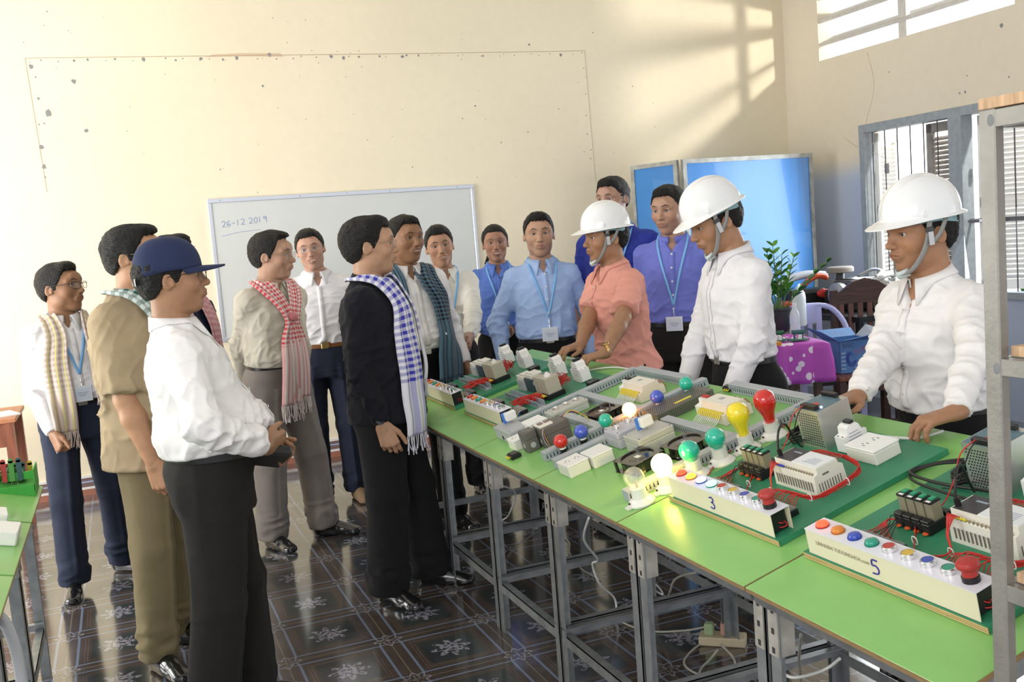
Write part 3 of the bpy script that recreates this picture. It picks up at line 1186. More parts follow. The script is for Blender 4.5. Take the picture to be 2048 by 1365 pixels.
def make_person(label, pos, face, H, o):
    """pos: ground point, face: heading in degrees, H: height, o: everything else"""
    s = H / 1.70
    P = thing('person', label, 'person', (pos[0], pos[1], 0), (0, 0, R(face)), group=None)
    girth = o.get('girth', 1.0); belly = o.get('belly', 0.0)
    seed = o.get('seed', 1)
    zh = .93 * s
    lean = R(o.get('lean', 0)); twist = R(o.get('twist', 0)); side_lean = R(o.get('tilt', 0))
    T = Matrix.Translation((0, 0, zh)) @ Matrix.Rotation(twist, 4, 'Z') @ Matrix.Rotation(lean, 4, 'Y') @ Matrix.Rotation(side_lean, 4, 'X') @ Matrix.Translation((0, 0, -zh))
    Ti = T.inverted()
    prof = []
    for z, a, b, c in TORSO:
        bw = belly * math.exp(-((z - 1.06) / .10) ** 2)
        k = girth if z < 1.38 else 1 + (girth - 1) * .5
        prof.append((z * s, a * s * k + bw * .35, b * s * k + bw * .6, c * s + bw * .45))
    tucked = o.get('tucked', True)
    long_ = o.get('sleeve', 'long') == 'long'
    sho = {+1: Vector((-.012, .158 * girth ** .5, 1.352)) * s, -1: Vector((-.012, -.158 * girth ** .5, 1.352)) * s}
    arms = {}
    Mroot = P.matrix_basis
    Pw = Matrix.Translation((pos[0], pos[1], 0)) @ Matrix.Rotation(R(face), 4, 'Z')
    for sd, key in ((+1, 'L'), (-1, 'R')):
        a = o.get('arm' + key, {})
        if 'world' in a:
            w = Ti @ (Pw.inverted() @ Vector(a['world']))
        else:
            w = Vector(a.get('w', (.02, .235 * sd, .86))) * s
            if 'w' not in a:
                w = Ti @ w
        pole = Vector(a.get('pole', (-1, .35 * sd, 0)))
        e, w = solve_arm(sho[sd], w, .285 * s, .255 * s, pole)
        fd = (w - e).normalized()
        if 'hdw' in a:
            hd = (Ti.to_3x3() @ (Pw.inverted().to_3x3() @ Vector(a['hdw'])))
        else:
            hd = Vector(a['hd']) if 'hd' in a else fd
        if 'hnw' in a:
            hn = (Ti.to_3x3() @ (Pw.inverted().to_3x3() @ Vector(a['hnw'])))
        else:
            hn = Vector(a.get('hn', (0, sd, .15)))
        arms[sd] = dict(e=e, w=w, fd=fd, M=frame_from(w, hd, hn), pose=a.get('pose', 'relaxed'))
    # ---- head frame
    npiv = Vector((-.015, 0, 1.44)) * s
    hy, hp, hr = [R(v) for v in o.get('head', (0, 0, 0))]
    HR = Matrix.Rotation(hy, 4, 'Z') @ Matrix.Rotation(hp, 4, 'Y') @ Matrix.Rotation(hr, 4, 'X')
    hs = o.get('head_size', 1.045) * (.5 + .5 * s)
    HM = Matrix.Translation(npiv) @ HR @ Matrix.Translation(Vector((.018, 0, .148)) * s) @ Matrix.Scale(hs, 4)
    HMi = HM.inverted()
    # ---- body skin, three patches of one figure
    Vs, Qs, Cs, MIs = [], [], [], []
    nv = 0
    def push(V, Q, Cc, mi):
        nonlocal nv
        Vs.append(V); Qs.append(Q + nv); Cs.append(Cc); MIs.append(np.full(len(Q), mi)); nv += len(V)
    g = SDF((-.14, -.11, -.20), (.14, .11, .135), .0026)
    head_sdf(g, o)
    nb = HMi @ Vector((-.022 * s, 0, 1.40 * s))
    nr = o.get('neck', 1.0)
    g.cone((-.022, 0, -.045), tuple(nb), .053 * nr, .060 * nr, .025)
    if o.get('chin_fat'):
        g.ell((.025, 0, -.088), (.045, .038, .022), .03)
    for y in (-1, 1):
        g.ell((.1025, y * FACE_Y, .0105), (.0300, .0140, .0046 if not o.get('squint') else .0030), .0016, 's')
        g.cone((.0865, y * (FACE_Y - .011), .0175), (.0845, y * (FACE_Y + .013), .0165), .0022, .0020, .004)
    V, Q = g.mesh()
    V = relax(V, Q, 1, .35)
    push(xf(HM, V), Q, head_colors(V, o), 0)
    # eyes
    gz = o.get('gaze', (0, 0))
    for y in (-1, 1):
        eb = MB()
        eb.ball((0, 0, 0), .0128, 30)
        EV = np.array(eb.v); EQ = np.array([f for f in eb.f])
        d = Vector((math.cos(R(gz[0])) * math.cos(R(gz[1])), math.sin(R(gz[0])), math.sin(R(gz[1]))))
        ca = EV @ np.array(d) / .0128
        col = np.where((ca > .89)[:, None], np.array((.022, .012, .008)), np.array((.52, .48, .45)))
        col = np.where((ca > .985)[:, None], np.array((.004, .004, .004)), col)
        push(xf(HM, EV + np.array((.0718, y * FACE_Y, .0105))), EQ, col, 1)
    # coarse body
    g = SDF((-.75, -.75, .85 * s), (.85, .75, 1.62 * s), .0075) if not o.get('bare_only') else None
    aw = [arms[k]['w'] for k in arms] + [arms[k]['e'] for k in arms] + list(sho.values())
    lo = [min(v[i] for v in aw) - .09 for i in range(3)]; hi = [max(v[i] for v in aw) + .09 for i in range(3)]
    lo = np.minimum(lo, (-.17, -.22, 1.05 * s)); hi = np.maximum(hi, (.22, .22, 1.56 * s))
    g = SDF(lo, hi, .0065)
    pb = [r for r in prof if r[0] > 1.10 * s]
    g.loft(pb, .02, grow=-.010 * s)
    hc = HM @ Vector((-.022, 0, -.045))
    g.cone(tuple(hc), (-.022 * s, 0, 1.40 * s), .053 * nr * hs, .060 * nr * hs, .03)
    g.cone((-.02 * s, .0, 1.39 * s), tuple(sho[1]), .045 * s, .050 * s, .03)
    g.cone((-.02 * s, .0, 1.39 * s), tuple(sho[-1]), .045 * s, .050 * s, .03)
    for sd in (1, -1):
        A = arms[sd]
        th = o.get('arm_t', 1.0) * (.68 if long_ else 1)
        g.cone(tuple(sho[sd]), tuple(A['e']), .047 * s * th, .038 * s * th, .02)
        m_ = A['e'].lerp(A['w'], .3)
        g.cone(tuple(A['e']), tuple(m_), .038 * s * th, .040 * s * th, .015)
        g.cone(tuple(m_), tuple(A['w']), .040 * s * th, .0262 * s, .015)
    V, Q = g.mesh()
    V = relax(V, Q, 1)
    sk = np.array(o['skin']); 
    push(V, Q, np.tile(sk * .96, (len(V), 1)), 0)
    for sd in (1, -1):
        A = arms[sd]
        if A['pose'] == 'none':
            continue
        c = A['M'] @ Vector((.09 * s, 0, 0))
        rr = .13 * s
        g = SDF((c.x - rr, c.y - rr, c.z - rr), (c.x + rr, c.y + rr, c.z + rr), .0029)
        hand_prims(g, A['M'], sd, s * o.get('hand_s', 1.0), A['pose'])
        V, Q = g.mesh()
        V = relax(V, Q, 1, .4)
        loc = xf(A['M'].inverted(), V)
        nz = vnoise(V * 90, seed)[:, None]
        col = sk[None, :] * (0.90 + .05 * nz)
        # paler nails and knuckles stay subtle
        push(V, Q, col, 0)
    body = npmesh('body', np.concatenate(Vs), np.concatenate(Qs), [M_SKIN, M_EYE], P, np.concatenate(Cs), np.concatenate(MIs), matrix=T)
    # ---- hair
    hat = o.get('hat')
    V, Q = hair_mesh(o, under_hat=bool(hat))
    npmesh('hair', xf(HM, V), Q, o.get('hair_mat', M_HAIR), P, matrix=T)
    # ---- shirt
    zw = 1.005 * s if tucked else o.get('hem', .86) * s
    al = [arms[k]['w'] for k in arms] + [arms[k]['e'] for k in arms] + list(sho.values())
    lo = [min(v[i] for v in al) - .09 for i in range(3)]; hi = [max(v[i] for v in al) + .09 for i in range(3)]
    lo = np.minimum(lo, (-.24, -.28, zw - .02)); hi = np.maximum(hi, (.30, .28, 1.50 * s))
    g = SDF(lo, hi, .0068)
    sp = [r for r in prof if r[0] >= .99 * s]
    if tucked:
        bl = o.get('blouse', .010)
        sp = [(r[0], r[1] + bl * math.exp(-((r[0] / s - 1.05) / .06) ** 2), r[2] + bl * math.exp(-((r[0] / s - 1.05) / .06) ** 2), r[3]) for r in sp]
        sp[0] = (1.005 * s, sp[0][1] + .002, sp[0][2] + .002, sp[0][3])
    else:
        ext = .018
        hw_ = (max(prof[1][1], .160 * s * girth) + ext, max(prof[1][2], .124 * s * girth) + ext + .2 * belly, prof[1][3])
        sp = [(zw, hw_[0] + .008, hw_[1] + .008, hw_[2]), (.5 * (zw + sp[0][0]) , *hw_)] + [(r[0], r[1] + .012, r[2] + .012, r[3]) for r in sp]
    g.loft(sp, .02, grow=o.get('loose', .006), p=2.35, zlo=zw)
    for sd in (1, -1):
        A = arms[sd]
        S = sho[sd]
        g.cone((-.015 * s, sd * .05 * s, 1.392 * s), tuple(S), .042 * s, .056 * s, .04)
        lt = o.get('sleeve_t', 1.0)
        if long_:
            g.cone(tuple(S), tuple(A['e']), .058 * s * lt, .051 * s * lt, .035)
            m_ = A['e'].lerp(A['w'], .80)
            g.cone(tuple(A['e']), tuple(m_), .052 * s * lt, .044 * s * lt, .02)
            cu = o.get('cuff', .98)
            g.cone(tuple(m_), tuple(A['e'].lerp(A['w'], cu)), .0385 * s, .0375 * s, .006, cut=True)
        else:
            q = o.get('short_len', .72)
            m_ = S.lerp(A['e'], q)
            g.cone(tuple(S), tuple(m_), .062 * s * lt, .064 * s * lt, .03, cut=True)
    # neck opening
    g.cone((-.018 * s, 0, 1.43 * s), (-.018 * s, 0, 1.56 * s), .058 * s, .070 * s, .008, 's')
    vo = o.get('vneck', .05) * s
    if vo:
        zv = 1.425 * s - vo
        g.func((.0, -.09, zv - .02), (.3, .09, 1.6 * s), lambda X, Y, Z: np.maximum(np.abs(Y) - (Z - zv) * .55, .02 * s - X), .006, 's')
    V, Q = g.mesh()
    V = relax(V, Q, 2, .5)
    N = vnormals(V, Q)
    wr = o.get('wrinkle', 1.0)
    amp = np.full(len(V), .0026)
    zz = V[:, 2] / s
    amp += .0035 * np.exp(-((zz - 1.03) / .09) ** 2)
    dsp = np.zeros(len(V))
    for sd in (1, -1):
        A = arms[sd]
        de = np.linalg.norm(V - np.array(A['e']), axis=1)
        near = np.exp(-(de / (.12 * s)) ** 2)
        amp += .0018 * near
        ad = A['fd']
        tt = (V - np.array(A['e'])) @ np.array(ad)
        onarm = np.abs(V[:, 1] * sd - .0) > .19 * s
        if long_:
            dw = np.linalg.norm(V - np.array(A['w']), axis=1)
            amp += .0012 * np.exp(-(dw / (.16 * s)) ** 2)
            dsp += .0010 * np.sin(tt * 150 + 3 * vnoise(V * 14, seed + 3)) * np.exp(-(de / (.15 * s)) ** 2)
    # diagonal creases from the armpits and the waist
    q1 = V * np.array((11, 9, 20)) + seed * 3.1
    rid = 2.2 * (1 - np.abs(vnoise(q1 + .35 * vnoise(V * 20, seed)[:, None], seed + 5))) ** 5 - .5
    q2 = V @ np.array(Euler((.6, .5, .3)).to_matrix()) * np.array((30, 10, 12)) + seed
    rid2 = 2.2 * (1 - np.abs(vnoise(q2, seed + 9))) ** 5 - .5
    dsp += amp * (rid * .9 + rid2 * .8) + .0012 * vnoise(V * 45, seed)
    edge = np.clip((zz - zw / s) / .012, 0.15, 1)
    V = V + N * (dsp * wr * edge)[:, None]
    V = relax(V, Q, 1, .25)
    shirt = npmesh(o.get('top_name', 'shirt'), V, Q, o['shirt'], P, matrix=T)
    from mathutils.bvhtree import BVHTree
    bvh = BVHTree.FromPolygons([tuple(v) for v in V], [tuple(int(i) for i in f) for f in Q])
    pz_ = [r[0] for r in prof]; px_ = [r[2] + r[3] for r in prof]
    xlim = max(r[2] + r[3] for r in prof) + .045 + o.get('blouse', .01)

    def surf(p, d, off=.003, dist=.5):
        """the point of the clothes met when coming from p + d*dist towards p"""
        d = Vector(d).normalized(); p = Vector(p)
        q = p + d * dist
        hit = None
        for _ in range(6):      # pass through arms held in front of the chest
            hit = bvh.ray_cast(q, -d, dist * 1.6)[0]
            if hit is None or hit.x < min(xlim, float(np.interp(hit.z, pz_, px_)) + .040 + o.get('blouse', .01)):
                break
            q = hit - d * .012
        return (hit + d * off) if hit is not None else p
    # ---- collar
    ck = o.get('collar', 'shirt')
    nbz = 1.435 * s
    if ck:
        th0 = o.get('collar_open', 14)
        n = 44
        rows = [[], [], [], []]
        for i in range(n + 1):
            th = R(th0 + (360 - 2 * th0) * i / n)
            fr = (1 + math.cos(th)) / 2          # 1 in front
            dirv = Vector((math.cos(th), math.sin(th), 0))
            cx = -.016 * s
            ztop = nbz + (.040 - .030 * fr) * s
            r0 = .0620 * s * nr
            r0x = r0 * (1 + .18 * fr)
            def pt(r, z, k=1.0):
                return Vector((cx + dirv.x * r * (1 + .20 * fr) * k, dirv.y * r, z))
            rows[0].append(pt(r0, ztop - .030 * s))
            rows[1].append(pt(r0, ztop))
            rows[2].append(pt(r0 + .007 * s, ztop + .002))
            if ck == 'shirt':
                tip = math.exp(-((min(th, 2 * PI - th) - R(th0)) / .42) ** 2)
                z2 = nbz + (.002 - .020 * fr) * s - .030 * s * tip
                r2 = r0 + (.020 + .016 * tip) * s
                p2 = pt(r2, z2)
                if tip > .05:
                    p2 += Vector((.016, .022 * (1 if dirv.y > 0 else -1), -.004)) * s * tip
                h = bvh.ray_cast(p2 + Vector((dirv.x, dirv.y, 1.2)).normalized() * .08, -Vector((dirv.x, dirv.y, 1.2)).normalized(), .12)[0]
                if h is not None:
                    p2 = h + Vector((dirv.x, dirv.y, 1.0)).normalized() * .005
                rows[3].append(p2)
            else:
                rows[3].append(pt(r0 + .008 * s, ztop - .030 * s))
        cv = [p for r in rows for p in r]
        cf = [(k * (n + 1) + i, k * (n + 1) + i + 1, (k + 1) * (n + 1) + i + 1, (k + 1) * (n + 1) + i) for k in range(3) for i in range(n)]
        mb = MB(); mb.add(cv, cf)
        col = mb.build('collar', o.get('collar_mat', o['shirt']), P, smooth=True)
        col.matrix_local = T
        md = col.modifiers.new('s', 'SOLIDIFY'); md.thickness = .0032; md.offset = 0
    # ---- button band
    if o.get('placket', True):
        z0 = zw + .01; z1 = 1.425 * s - vo
        if o['placket'] == 'short' if 'placket' in o else False:
            z0 = 1.25 * s
        rows = []
        m = 26
        for i in range(m + 1):
            z = z0 + (z1 - z0) * i / m
            for y in (-.015, .015):
                rows.append(surf((0, y * s, z), (1, 0, .05), .0028))
        mb = MB(); mb.add(rows, [(2 * i, 2 * i + 1, 2 * i + 3, 2 * i + 2) for i in range(m)])
        pk = mb.build('button_band', o['shirt'], P, smooth=True); pk.matrix_local = T
        md = pk.modifiers.new('s', 'SOLIDIFY'); md.thickness = .002; md.offset = 0
        if o.get('buttons', True):
            nbn = o.get('nbuttons', 5)
            for i in range(nbn):
                z = z1 - .01 - (z1 - z0) * (i / nbn)
                p = surf((0, 0, z), (1, 0, .05), .0045)
                mb = MB(); mb.cyl(p, p + Vector((.0022, 0, 0)), .0052 * s, n=12)
                b = mb.build('button', o.get('button_mat', mat('pearl_button', (.75, .74, .72), .3)), P, smooth=30); b.matrix_local = T
    # ---- trousers
    hips = {1: Vector((0, .088, .90)) * s, -1: Vector((0, -.088, .90)) * s}
    feet = o.get('feet', ((.0, .11, 8), (.0, -.11, -8)))
    sh = (zh, math.tan(lean) * .9)
    wl = .10 * s
    allx = [f[0] for f in feet]; ally = [f[1] for f in feet]
    tr_t = o.get('trouser_t', 1.0)
    if o.get('skirt'):
        pass
    g = SDF((min(allx + [0]) - .24, min(ally + [-.1]) - .22, 0.0), (max(allx + [0]) + .26, max(ally + [.1]) + .22, 1.06 * s), .0072)
    zt = 1.018 * s
    wprof = [(.80 * s, .150 * s * girth, .118 * s * girth, -.004), (.88 * s, .168 * s * girth, .128 * s * girth, -.008), (.94 * s, .166 * s * girth, .124 * s * girth + belly * .2, 0.0),
             (1.0 * s, prof[1][1] + .003, prof[1][2] + .003, prof[1][3]), (zt, prof[1][1] + .003, prof[1][2] + .003, prof[1][3])]
    g.loft(wprof, .03, zlo=.80 * s, zhi=zt, shear=sh, p=2.2)
    knees, ank = {}, {}
    for sd, f in ((1, feet[0]), (-1, feet[1])):
        fa = R(f[2])
        fwd = Vector((math.cos(fa), math.sin(fa), 0))
        a = Vector((f[0] - .0, f[1], .075 * s + (f[3] if len(f) > 3 else 0)))
        kf = o.get('knee', .02)
        k = (hips[sd] + a) / 2 + fwd * kf + Vector((0, 0, .0))
        knees[sd], ank[sd] = k, a
        hp_ = hips[sd].copy()
        g.cone(tuple(hp_), tuple(k), .094 * s * tr_t * girth ** .5, .076 * s * tr_t, .03)
        g.cone(tuple(k), (a.x - fwd.x * .005, a.y - fwd.y * .005, a.z - .02 * s), .076 * s * tr_t, .073 * s * tr_t * o.get('hem_t', 1.0), .02, cut=True)
        g.ell(tuple(Vector((-.055, sd * .075, .875)) * s), (.075 * s, .085 * s, .09 * s), .03)
        for bs_ in ('',):
            pass
    V, Q = g.mesh()
    V = relax(V, Q, 2, .5)
    N = vnormals(V, Q)
    zz = V[:, 2] / s
    amp = .0026 + .0060 * np.exp(-((zz - .13) / .07) ** 2) + .0030 * np.exp(-((zz - .50) / .08) ** 2) + .003 * np.exp(-((zz - .83) / .05) ** 2)
    rid = 1 - 2 * np.abs(vnoise(V * np.array((12, 12, 7)) + seed * 5.7, seed + 2))
    rid2 = 1 - 2 * np.abs(vnoise(V * np.array((14, 14, 30)) + seed * 1.7 + .4 * vnoise(V * 9, 3)[:, None], seed + 8))
    low = np.exp(-((zz - .14) / .08) ** 2)
    d = amp * (rid * .8 * (1 - low * .5) + rid2 * (.35 + low))
    # pressed crease down the front of each leg
    for sd in (1, -1):
        lx = np.interp(V[:, 2], [ank[sd].z, knees[sd].z, .86 * s], [ank[sd].x, knees[sd].x, 0.0])
        ly = np.interp(V[:, 2], [ank[sd].z, knees[sd].z, .86 * s], [ank[sd].y, knees[sd].y, sd * .085 * s])
        ang = np.arctan2(V[:, 1] - ly, V[:, 0] - lx)
        mask = (V[:, 2] < .88 * s)
        mine = np.abs(V[:, 1] - ly) < .1 * s
        d += .0075 * np.exp(-(ang / .16) ** 2) * mask * mine * np.clip((zz - .08) / .05, 0, 1)
    d *= np.clip((zt - V[:, 2]) / (.03 * s), 0, 1)
    V = V + N * d[:, None]
    npmesh('trousers' if not o.get('skirt') else 'trousers', V, Q, o['trousers'], P)
    # ---- belt
    if o.get('belt') is not None and tucked:
        n = 64
        mb = MB()
        vs = []
        ring = [(.004, .983), (.0075, .985), (.0075, 1.017), (.004, 1.019)]
        if o.get('belt_h'):
            ring = [(.004, 1.0), (.0075, 1.002), (.0075, 1.017), (.004, 1.019)]
        for i in range(n):
            th = 2 * PI * i / n
            c_, s_ = math.cos(th), math.sin(th)
            q = (abs(c_) ** 2.2 + abs(s_) ** 2.2) ** (-1 / 2.2)
            for off, z in ring:
                zz_ = z * s
                vs.append((prof[1][3] + (zz_ - sh[0]) * sh[1] + c_ * q * (prof[1][2] + .003 + off), s_ * q * (prof[1][1] + .003 + off), zz_))
        m = len(ring)
        fs = [(i * m + j, i * m + (j + 1) % m, ((i + 1) % n) * m + (j + 1) % m, ((i + 1) % n) * m + j) for i in range(n) for j in range(m)]
        mb.add(vs, fs)
        be = mb.build('belt', o['belt'], P, smooth=40)
        x = prof[1][3] + (1.0 * s - sh[0]) * sh[1] + prof[1][2] + .010
        mb = MB()
        mb.box(x, x + .005, -.022, .022, .980 * s, 1.021 * s, bev=.002)
        mb.build('buckle', o.get('buckle', mat('belt_buckle_steel', (.60, .58, .54), .3, metal=1)), be)
    # ---- shoes
    for sd, f in ((1, feet[0]), (-1, feet[1])):
        sm = shoe_mesh(o.get('shoe_mat', M_SHOE))
        so = bpy.data.objects.new('shoe', sm)
        C.objects.link(so)
        so.parent = P
        dz = f[3] if len(f) > 3 else 0
        so.matrix_local = Matrix.Translation((f[0] + .045 * s * math.cos(R(f[2])), f[1] + .045 * s * math.sin(R(f[2])), dz)) @ Matrix.Rotation(R(f[2]), 4, 'Z') @ Matrix.Scale(s * 1.0, 4)
    ctx = dict(P=P, T=T, HM=HM, s=s, surf=surf, bvh=bvh, arms=arms, prof=prof, hs=hs, o=o, sho=sho, body=body)
    if o.get('glasses'):
        glasses(ctx, o['glasses'])
    if hat == 'hard':
        hard_hat(ctx)
    if hat == 'cap':
        cap(ctx)
    if o.get('scarf'):
        scarf(ctx, **o['scarf'])
    if o.get('lanyard'):
        lanyard(ctx, o['lanyard'])
    return ctx


_shoe_cache = {}


def shoe_mesh(material):
    if material.name in _shoe_cache:
        return _shoe_cache[material.name]
    g = SDF((-.13, -.07, -.01), (.19, .07, .13), .0045)
    g.ell((-.065, 0, .045), (.055, .036, .055), .02)
    g.ell((.05, .002, .030), (.075, .041, .036), .03)
    g.ell((.115, 0, .022), (.048, .040, .026), .02)
    g.cone((-.05, 0, .07), (-.045, 0, .115), .036, .036, .02)
    g.ell((.0, 0, .04), (.08, .037, .045), .02)
    g.func((-1, -1, -1), (1, 1, 1), lambda X, Y, Z: -(Z - .004) + 0 * X + 0 * Y, .004, 'i')
    V, Q = g.mesh()
    V = relax(V, Q, 2)
    V[:, 2] = np.maximum(V[:, 2], .001)
    N = vnormals(V, Q)
    rim = np.exp(-((V[:, 2] - .010) / .007) ** 2)
    V[:, :2] += N[:, :2] * (rim * .004)[:, None]
    ob = npmesh('shoe', V, Q, material)
    me = ob.data
    bpy.data.objects.remove(ob)
    _shoe_cache[material.name] = me
    return me


M_SHOE = mat('black_leather', (.010, .010, .011), .16, coat=.6)
M_BELT = mat('black_belt', (.012, .012, .013), .35)
M_GOLD = mat('gold_metal', (.75, .52, .20), .22, metal=1)
M_WIRE = mat('thin_wire_frame', (.45, .40, .33), .25, metal=1)
M_LENS = mat('clear_lens', (.30, .31, .33), .02, alpha=.10, spec=.8)


def put(mb, name, m, ctx, smooth=True, head=False, parent=None):
    ob = mb.build(name, m, parent or ctx['P'], smooth=smooth)
    if parent is None:
        ob.matrix_local = ctx['T'] @ ctx['HM'] if head else ctx['T']
    return ob


def glasses(ctx, kind):
    dark = kind == 'dark'
    fr = mat('dark_glasses_frame', (.03, .02, .02), .3) if dark else M_WIRE
    r = .0013 if dark else .0008
    mb = MB()
    X = .112
    for y in (-1, 1):
        pts = []
        for i in range(20):
            t = 2 * PI * i / 20
            c_, s_ = math.cos(t), math.sin(t)
            q = (abs(c_) ** 3 + abs(s_) ** 3) ** (-1 / 3)
            yy = y * .034 + .0245 * c_ * q
            pts.append((X - .35 * max(0, abs(yy) - .02), yy, .006 + .0165 * s_ * q))
        mb.tube(pts, r, n=6, closed=True, smooth=2)
        mb.tube([(X - .014, y * .0595, .014), (X - .020, y * .070, .016), (.04, y * .080, .014), (-.002, y * .083, .012), (-.018, y * .082, -.002)], r * 1.1, n=6, smooth=4)
    mb.tube([(X - .001, -.011, .009), (X + .003, 0, .012), (X - .001, .011, .009)], r, n=6)
    g = put(mb, 'glasses', fr, ctx, head=True)
    for y in (-1, 1):
        mb = MB()
        vs = [(X, y * .034, .006)]
        for i in range(20):
            t = 2 * PI * i / 20
            c_, s_ = math.cos(t), math.sin(t)
            q = (abs(c_) ** 3 + abs(s_) ** 3) ** (-1 / 3)
            yy = y * .034 + .0245 * c_ * q
            vs.append((X - .35 * max(0, abs(yy) - .02), yy, .006 + .0165 * s_ * q))
        mb.add(vs, [(0, 1 + i, 1 + (i + 1) % 20) for i in range(20)])
        l = mb.build('lens', M_LENS, g)
        md = l.modifiers.new('s', 'SOLIDIFY'); md.thickness = .0015


def revolve_hat(fn, nt=72, nr=22):
    """fn(theta, t) -> (x, y, z), t 0 at the crown, 1 at the brim edge"""
    vs = [fn(0, 0)]
    for k in range(1, nr + 1):
        for i in range(nt):
            vs.append(fn(2 * PI * i / nt, k / nr))
    fs = []
    for i in range(nt):
        fs.append((0, 1 + i, 1 + (i + 1) % nt))
    for k in range(nr - 1):
        for i in range(nt):
            a = 1 + k * nt
            fs.append((a + i, a + nt + i, a + nt + (i + 1) % nt, a + (i + 1) % nt))
    return vs, fs


M_HAT = mat('white_hat_shell', (.86, .87, .88), .22, coat=.4)
M_STRAP = mat('grey_strap', (.30, .30, .29), .7)
M_CUP = mat('chin_cup_pale', (.55, .62, .64), .4)
M_TEAL = mat('teal_head_band', (.22, .40, .42), .4)


def hard_hat(ctx):
    z0 = .048
    def fn(th, t):
        c_, s_ = math.cos(th), math.sin(th)
        dome_end = .80
        if t <= dome_end:
            u = t / dome_end
            ph = u * PI / 2
            rr = math.sin(ph) ** .92
            x = -.006 + rr * c_ * .122
            y = rr * s_ * .104
            z = z0 + .004 + .122 * math.cos(ph) ** .92
            if u < .96:
                rd = .0055 * math.exp(-(y / .011) ** 2) * (1 - u ** 6)
                rd += .003 * math.exp(-((abs(y) - .040) / .008) ** 2) * (1 - u ** 4) * (1 if u > .1 else 0)
                z += rd; x += rd * c_ * u
        else:
            u = (t - dome_end) / (1 - dome_end)
            w = .010 + .047 * max(0, c_) ** 2.6 + .012 * max(0, -c_) ** 3
            x = -.006 + c_ * (.122 + w * u)
            y = s_ * (.104 + w * u * .8)
            z = z0 + .004 - .013 * u * (0.5 + .9 * max(0, c_) ** 2) - .002 * u
        return (x, y, z)
    vs, fs = revolve_hat(fn, 80, 30)
    mb = MB(); mb.add(vs, fs)
    h = put(mb, 'hard_hat', M_HAT, ctx, head=True)
    md = h.modifiers.new('s', 'SOLIDIFY'); md.thickness = .003; md.offset = 1
    ms = h.modifiers.new('b', 'SUBSURF'); ms.levels = 1; ms.render_levels = 1
    # accessory slots on the sides
    for y in (-1, 1):
        for xx in (.045, -.04):
            mb = MB()
            mb.ball((xx, y * .100 * (1 - .35 * (xx / .12) ** 2), z0 + .016), (.012, .0065, .012), 8)
            mb.build('slot_boss', M_HAT, h, smooth=True)
    # head band
    n = 60
    mb = MB(); v = []
    for i in range(n):
        th = 2 * PI * i / n
        for zz, g_ in ((z0 - .012 - .022 * max(0, -math.cos(th)), 0), (z0 + .012, 0), (z0 + .012, .002), (z0 - .012 - .022 * max(0, -math.cos(th)), .002)):
            v.append((-.008 + (.108 + g_) * math.cos(th), (.088 + g_) * math.sin(th), zz))
    mb.add(v, [(i * 4 + j, i * 4 + (j + 1) % 4, ((i + 1) % n) * 4 + (j + 1) % 4, ((i + 1) % n) * 4 + j) for i in range(n) for j in range(4)])
    mb.build('head_band', M_TEAL, h, smooth=40)
    # straps and chin cup
    for y in (-1, 1):
        ribbon([(.030, y * .095, z0 - .002), (.034, y * .087, .0), (.045, y * .075, -.045), (.062, y * .050, -.088), (.080, y * .026, -.112), (.088, 0, -.119)],
               .017, (1, 0, .25), 'chin_strap', M_STRAP, h, .0022)
        ribbon([(-.03, y * .090, z0 - .004), (-.004, y * .0905, .000), (.026, y * .0875, -.026)], .014, (1, 0, .5), 'neck_strap', M_STRAP, h, .002)
        mb = MB(); mb.box(.020, .048, y * .0925, y * .099, .010, .024, bev=.002)
        mb.build('strap_buckle', mat('dark_buckle', (.05, .05, .05), .3), h)
        mb = MB(); mb.box(.024, .040, y * .0965, y * .0985, -.030, .010)
        mb.build('strap_tail', mat('pale_strap_tail', (.55, .56, .58), .5), h)
    mb = MB()
    v = []
    for i in range(9):
        a = -1 + 2 * i / 8
        for j, (dx, dz) in enumerate(((0.006, -.128), (.014, -.118), (.013, -.104))):
            v.append((.083 + dx - .022 * a * a, a * .028, dz + .010 * a * a))
    mb.add(v, [(i * 3 + j, i * 3 + j + 1, i * 3 + j + 4, i * 3 + j + 3) for i in range(8) for j in range(2)])
    cc = mb.build('chin_cup', M_CUP, h, smooth=True)
    md = cc.modifiers.new('s', 'SOLIDIFY'); md.thickness = .003
    return h


def ribbon(pts, w, wdir, name, m, parent, th=.002, k=5):
    pts = catmull([Vector(p) for p in pts], k)
    wd = Vector(wdir)
    v = []
    n = len(pts)
    for i, p in enumerate(pts):
        d = (pts[min(i + 1, n - 1)] - pts[max(i - 1, 0)]).normalized()
        u = wd - d * wd.dot(d)
        u.normalize()
        v += [p - u * w / 2, p + u * w / 2]
    mb = MB(); mb.add(v, [(2 * i, 2 * i + 1, 2 * i + 3, 2 * i + 2) for i in range(n - 1)])
    ob = mb.build(name, m, parent, smooth=True)
    md = ob.modifiers.new('s', 'SOLIDIFY'); md.thickness = th; md.offset = 0
    return ob


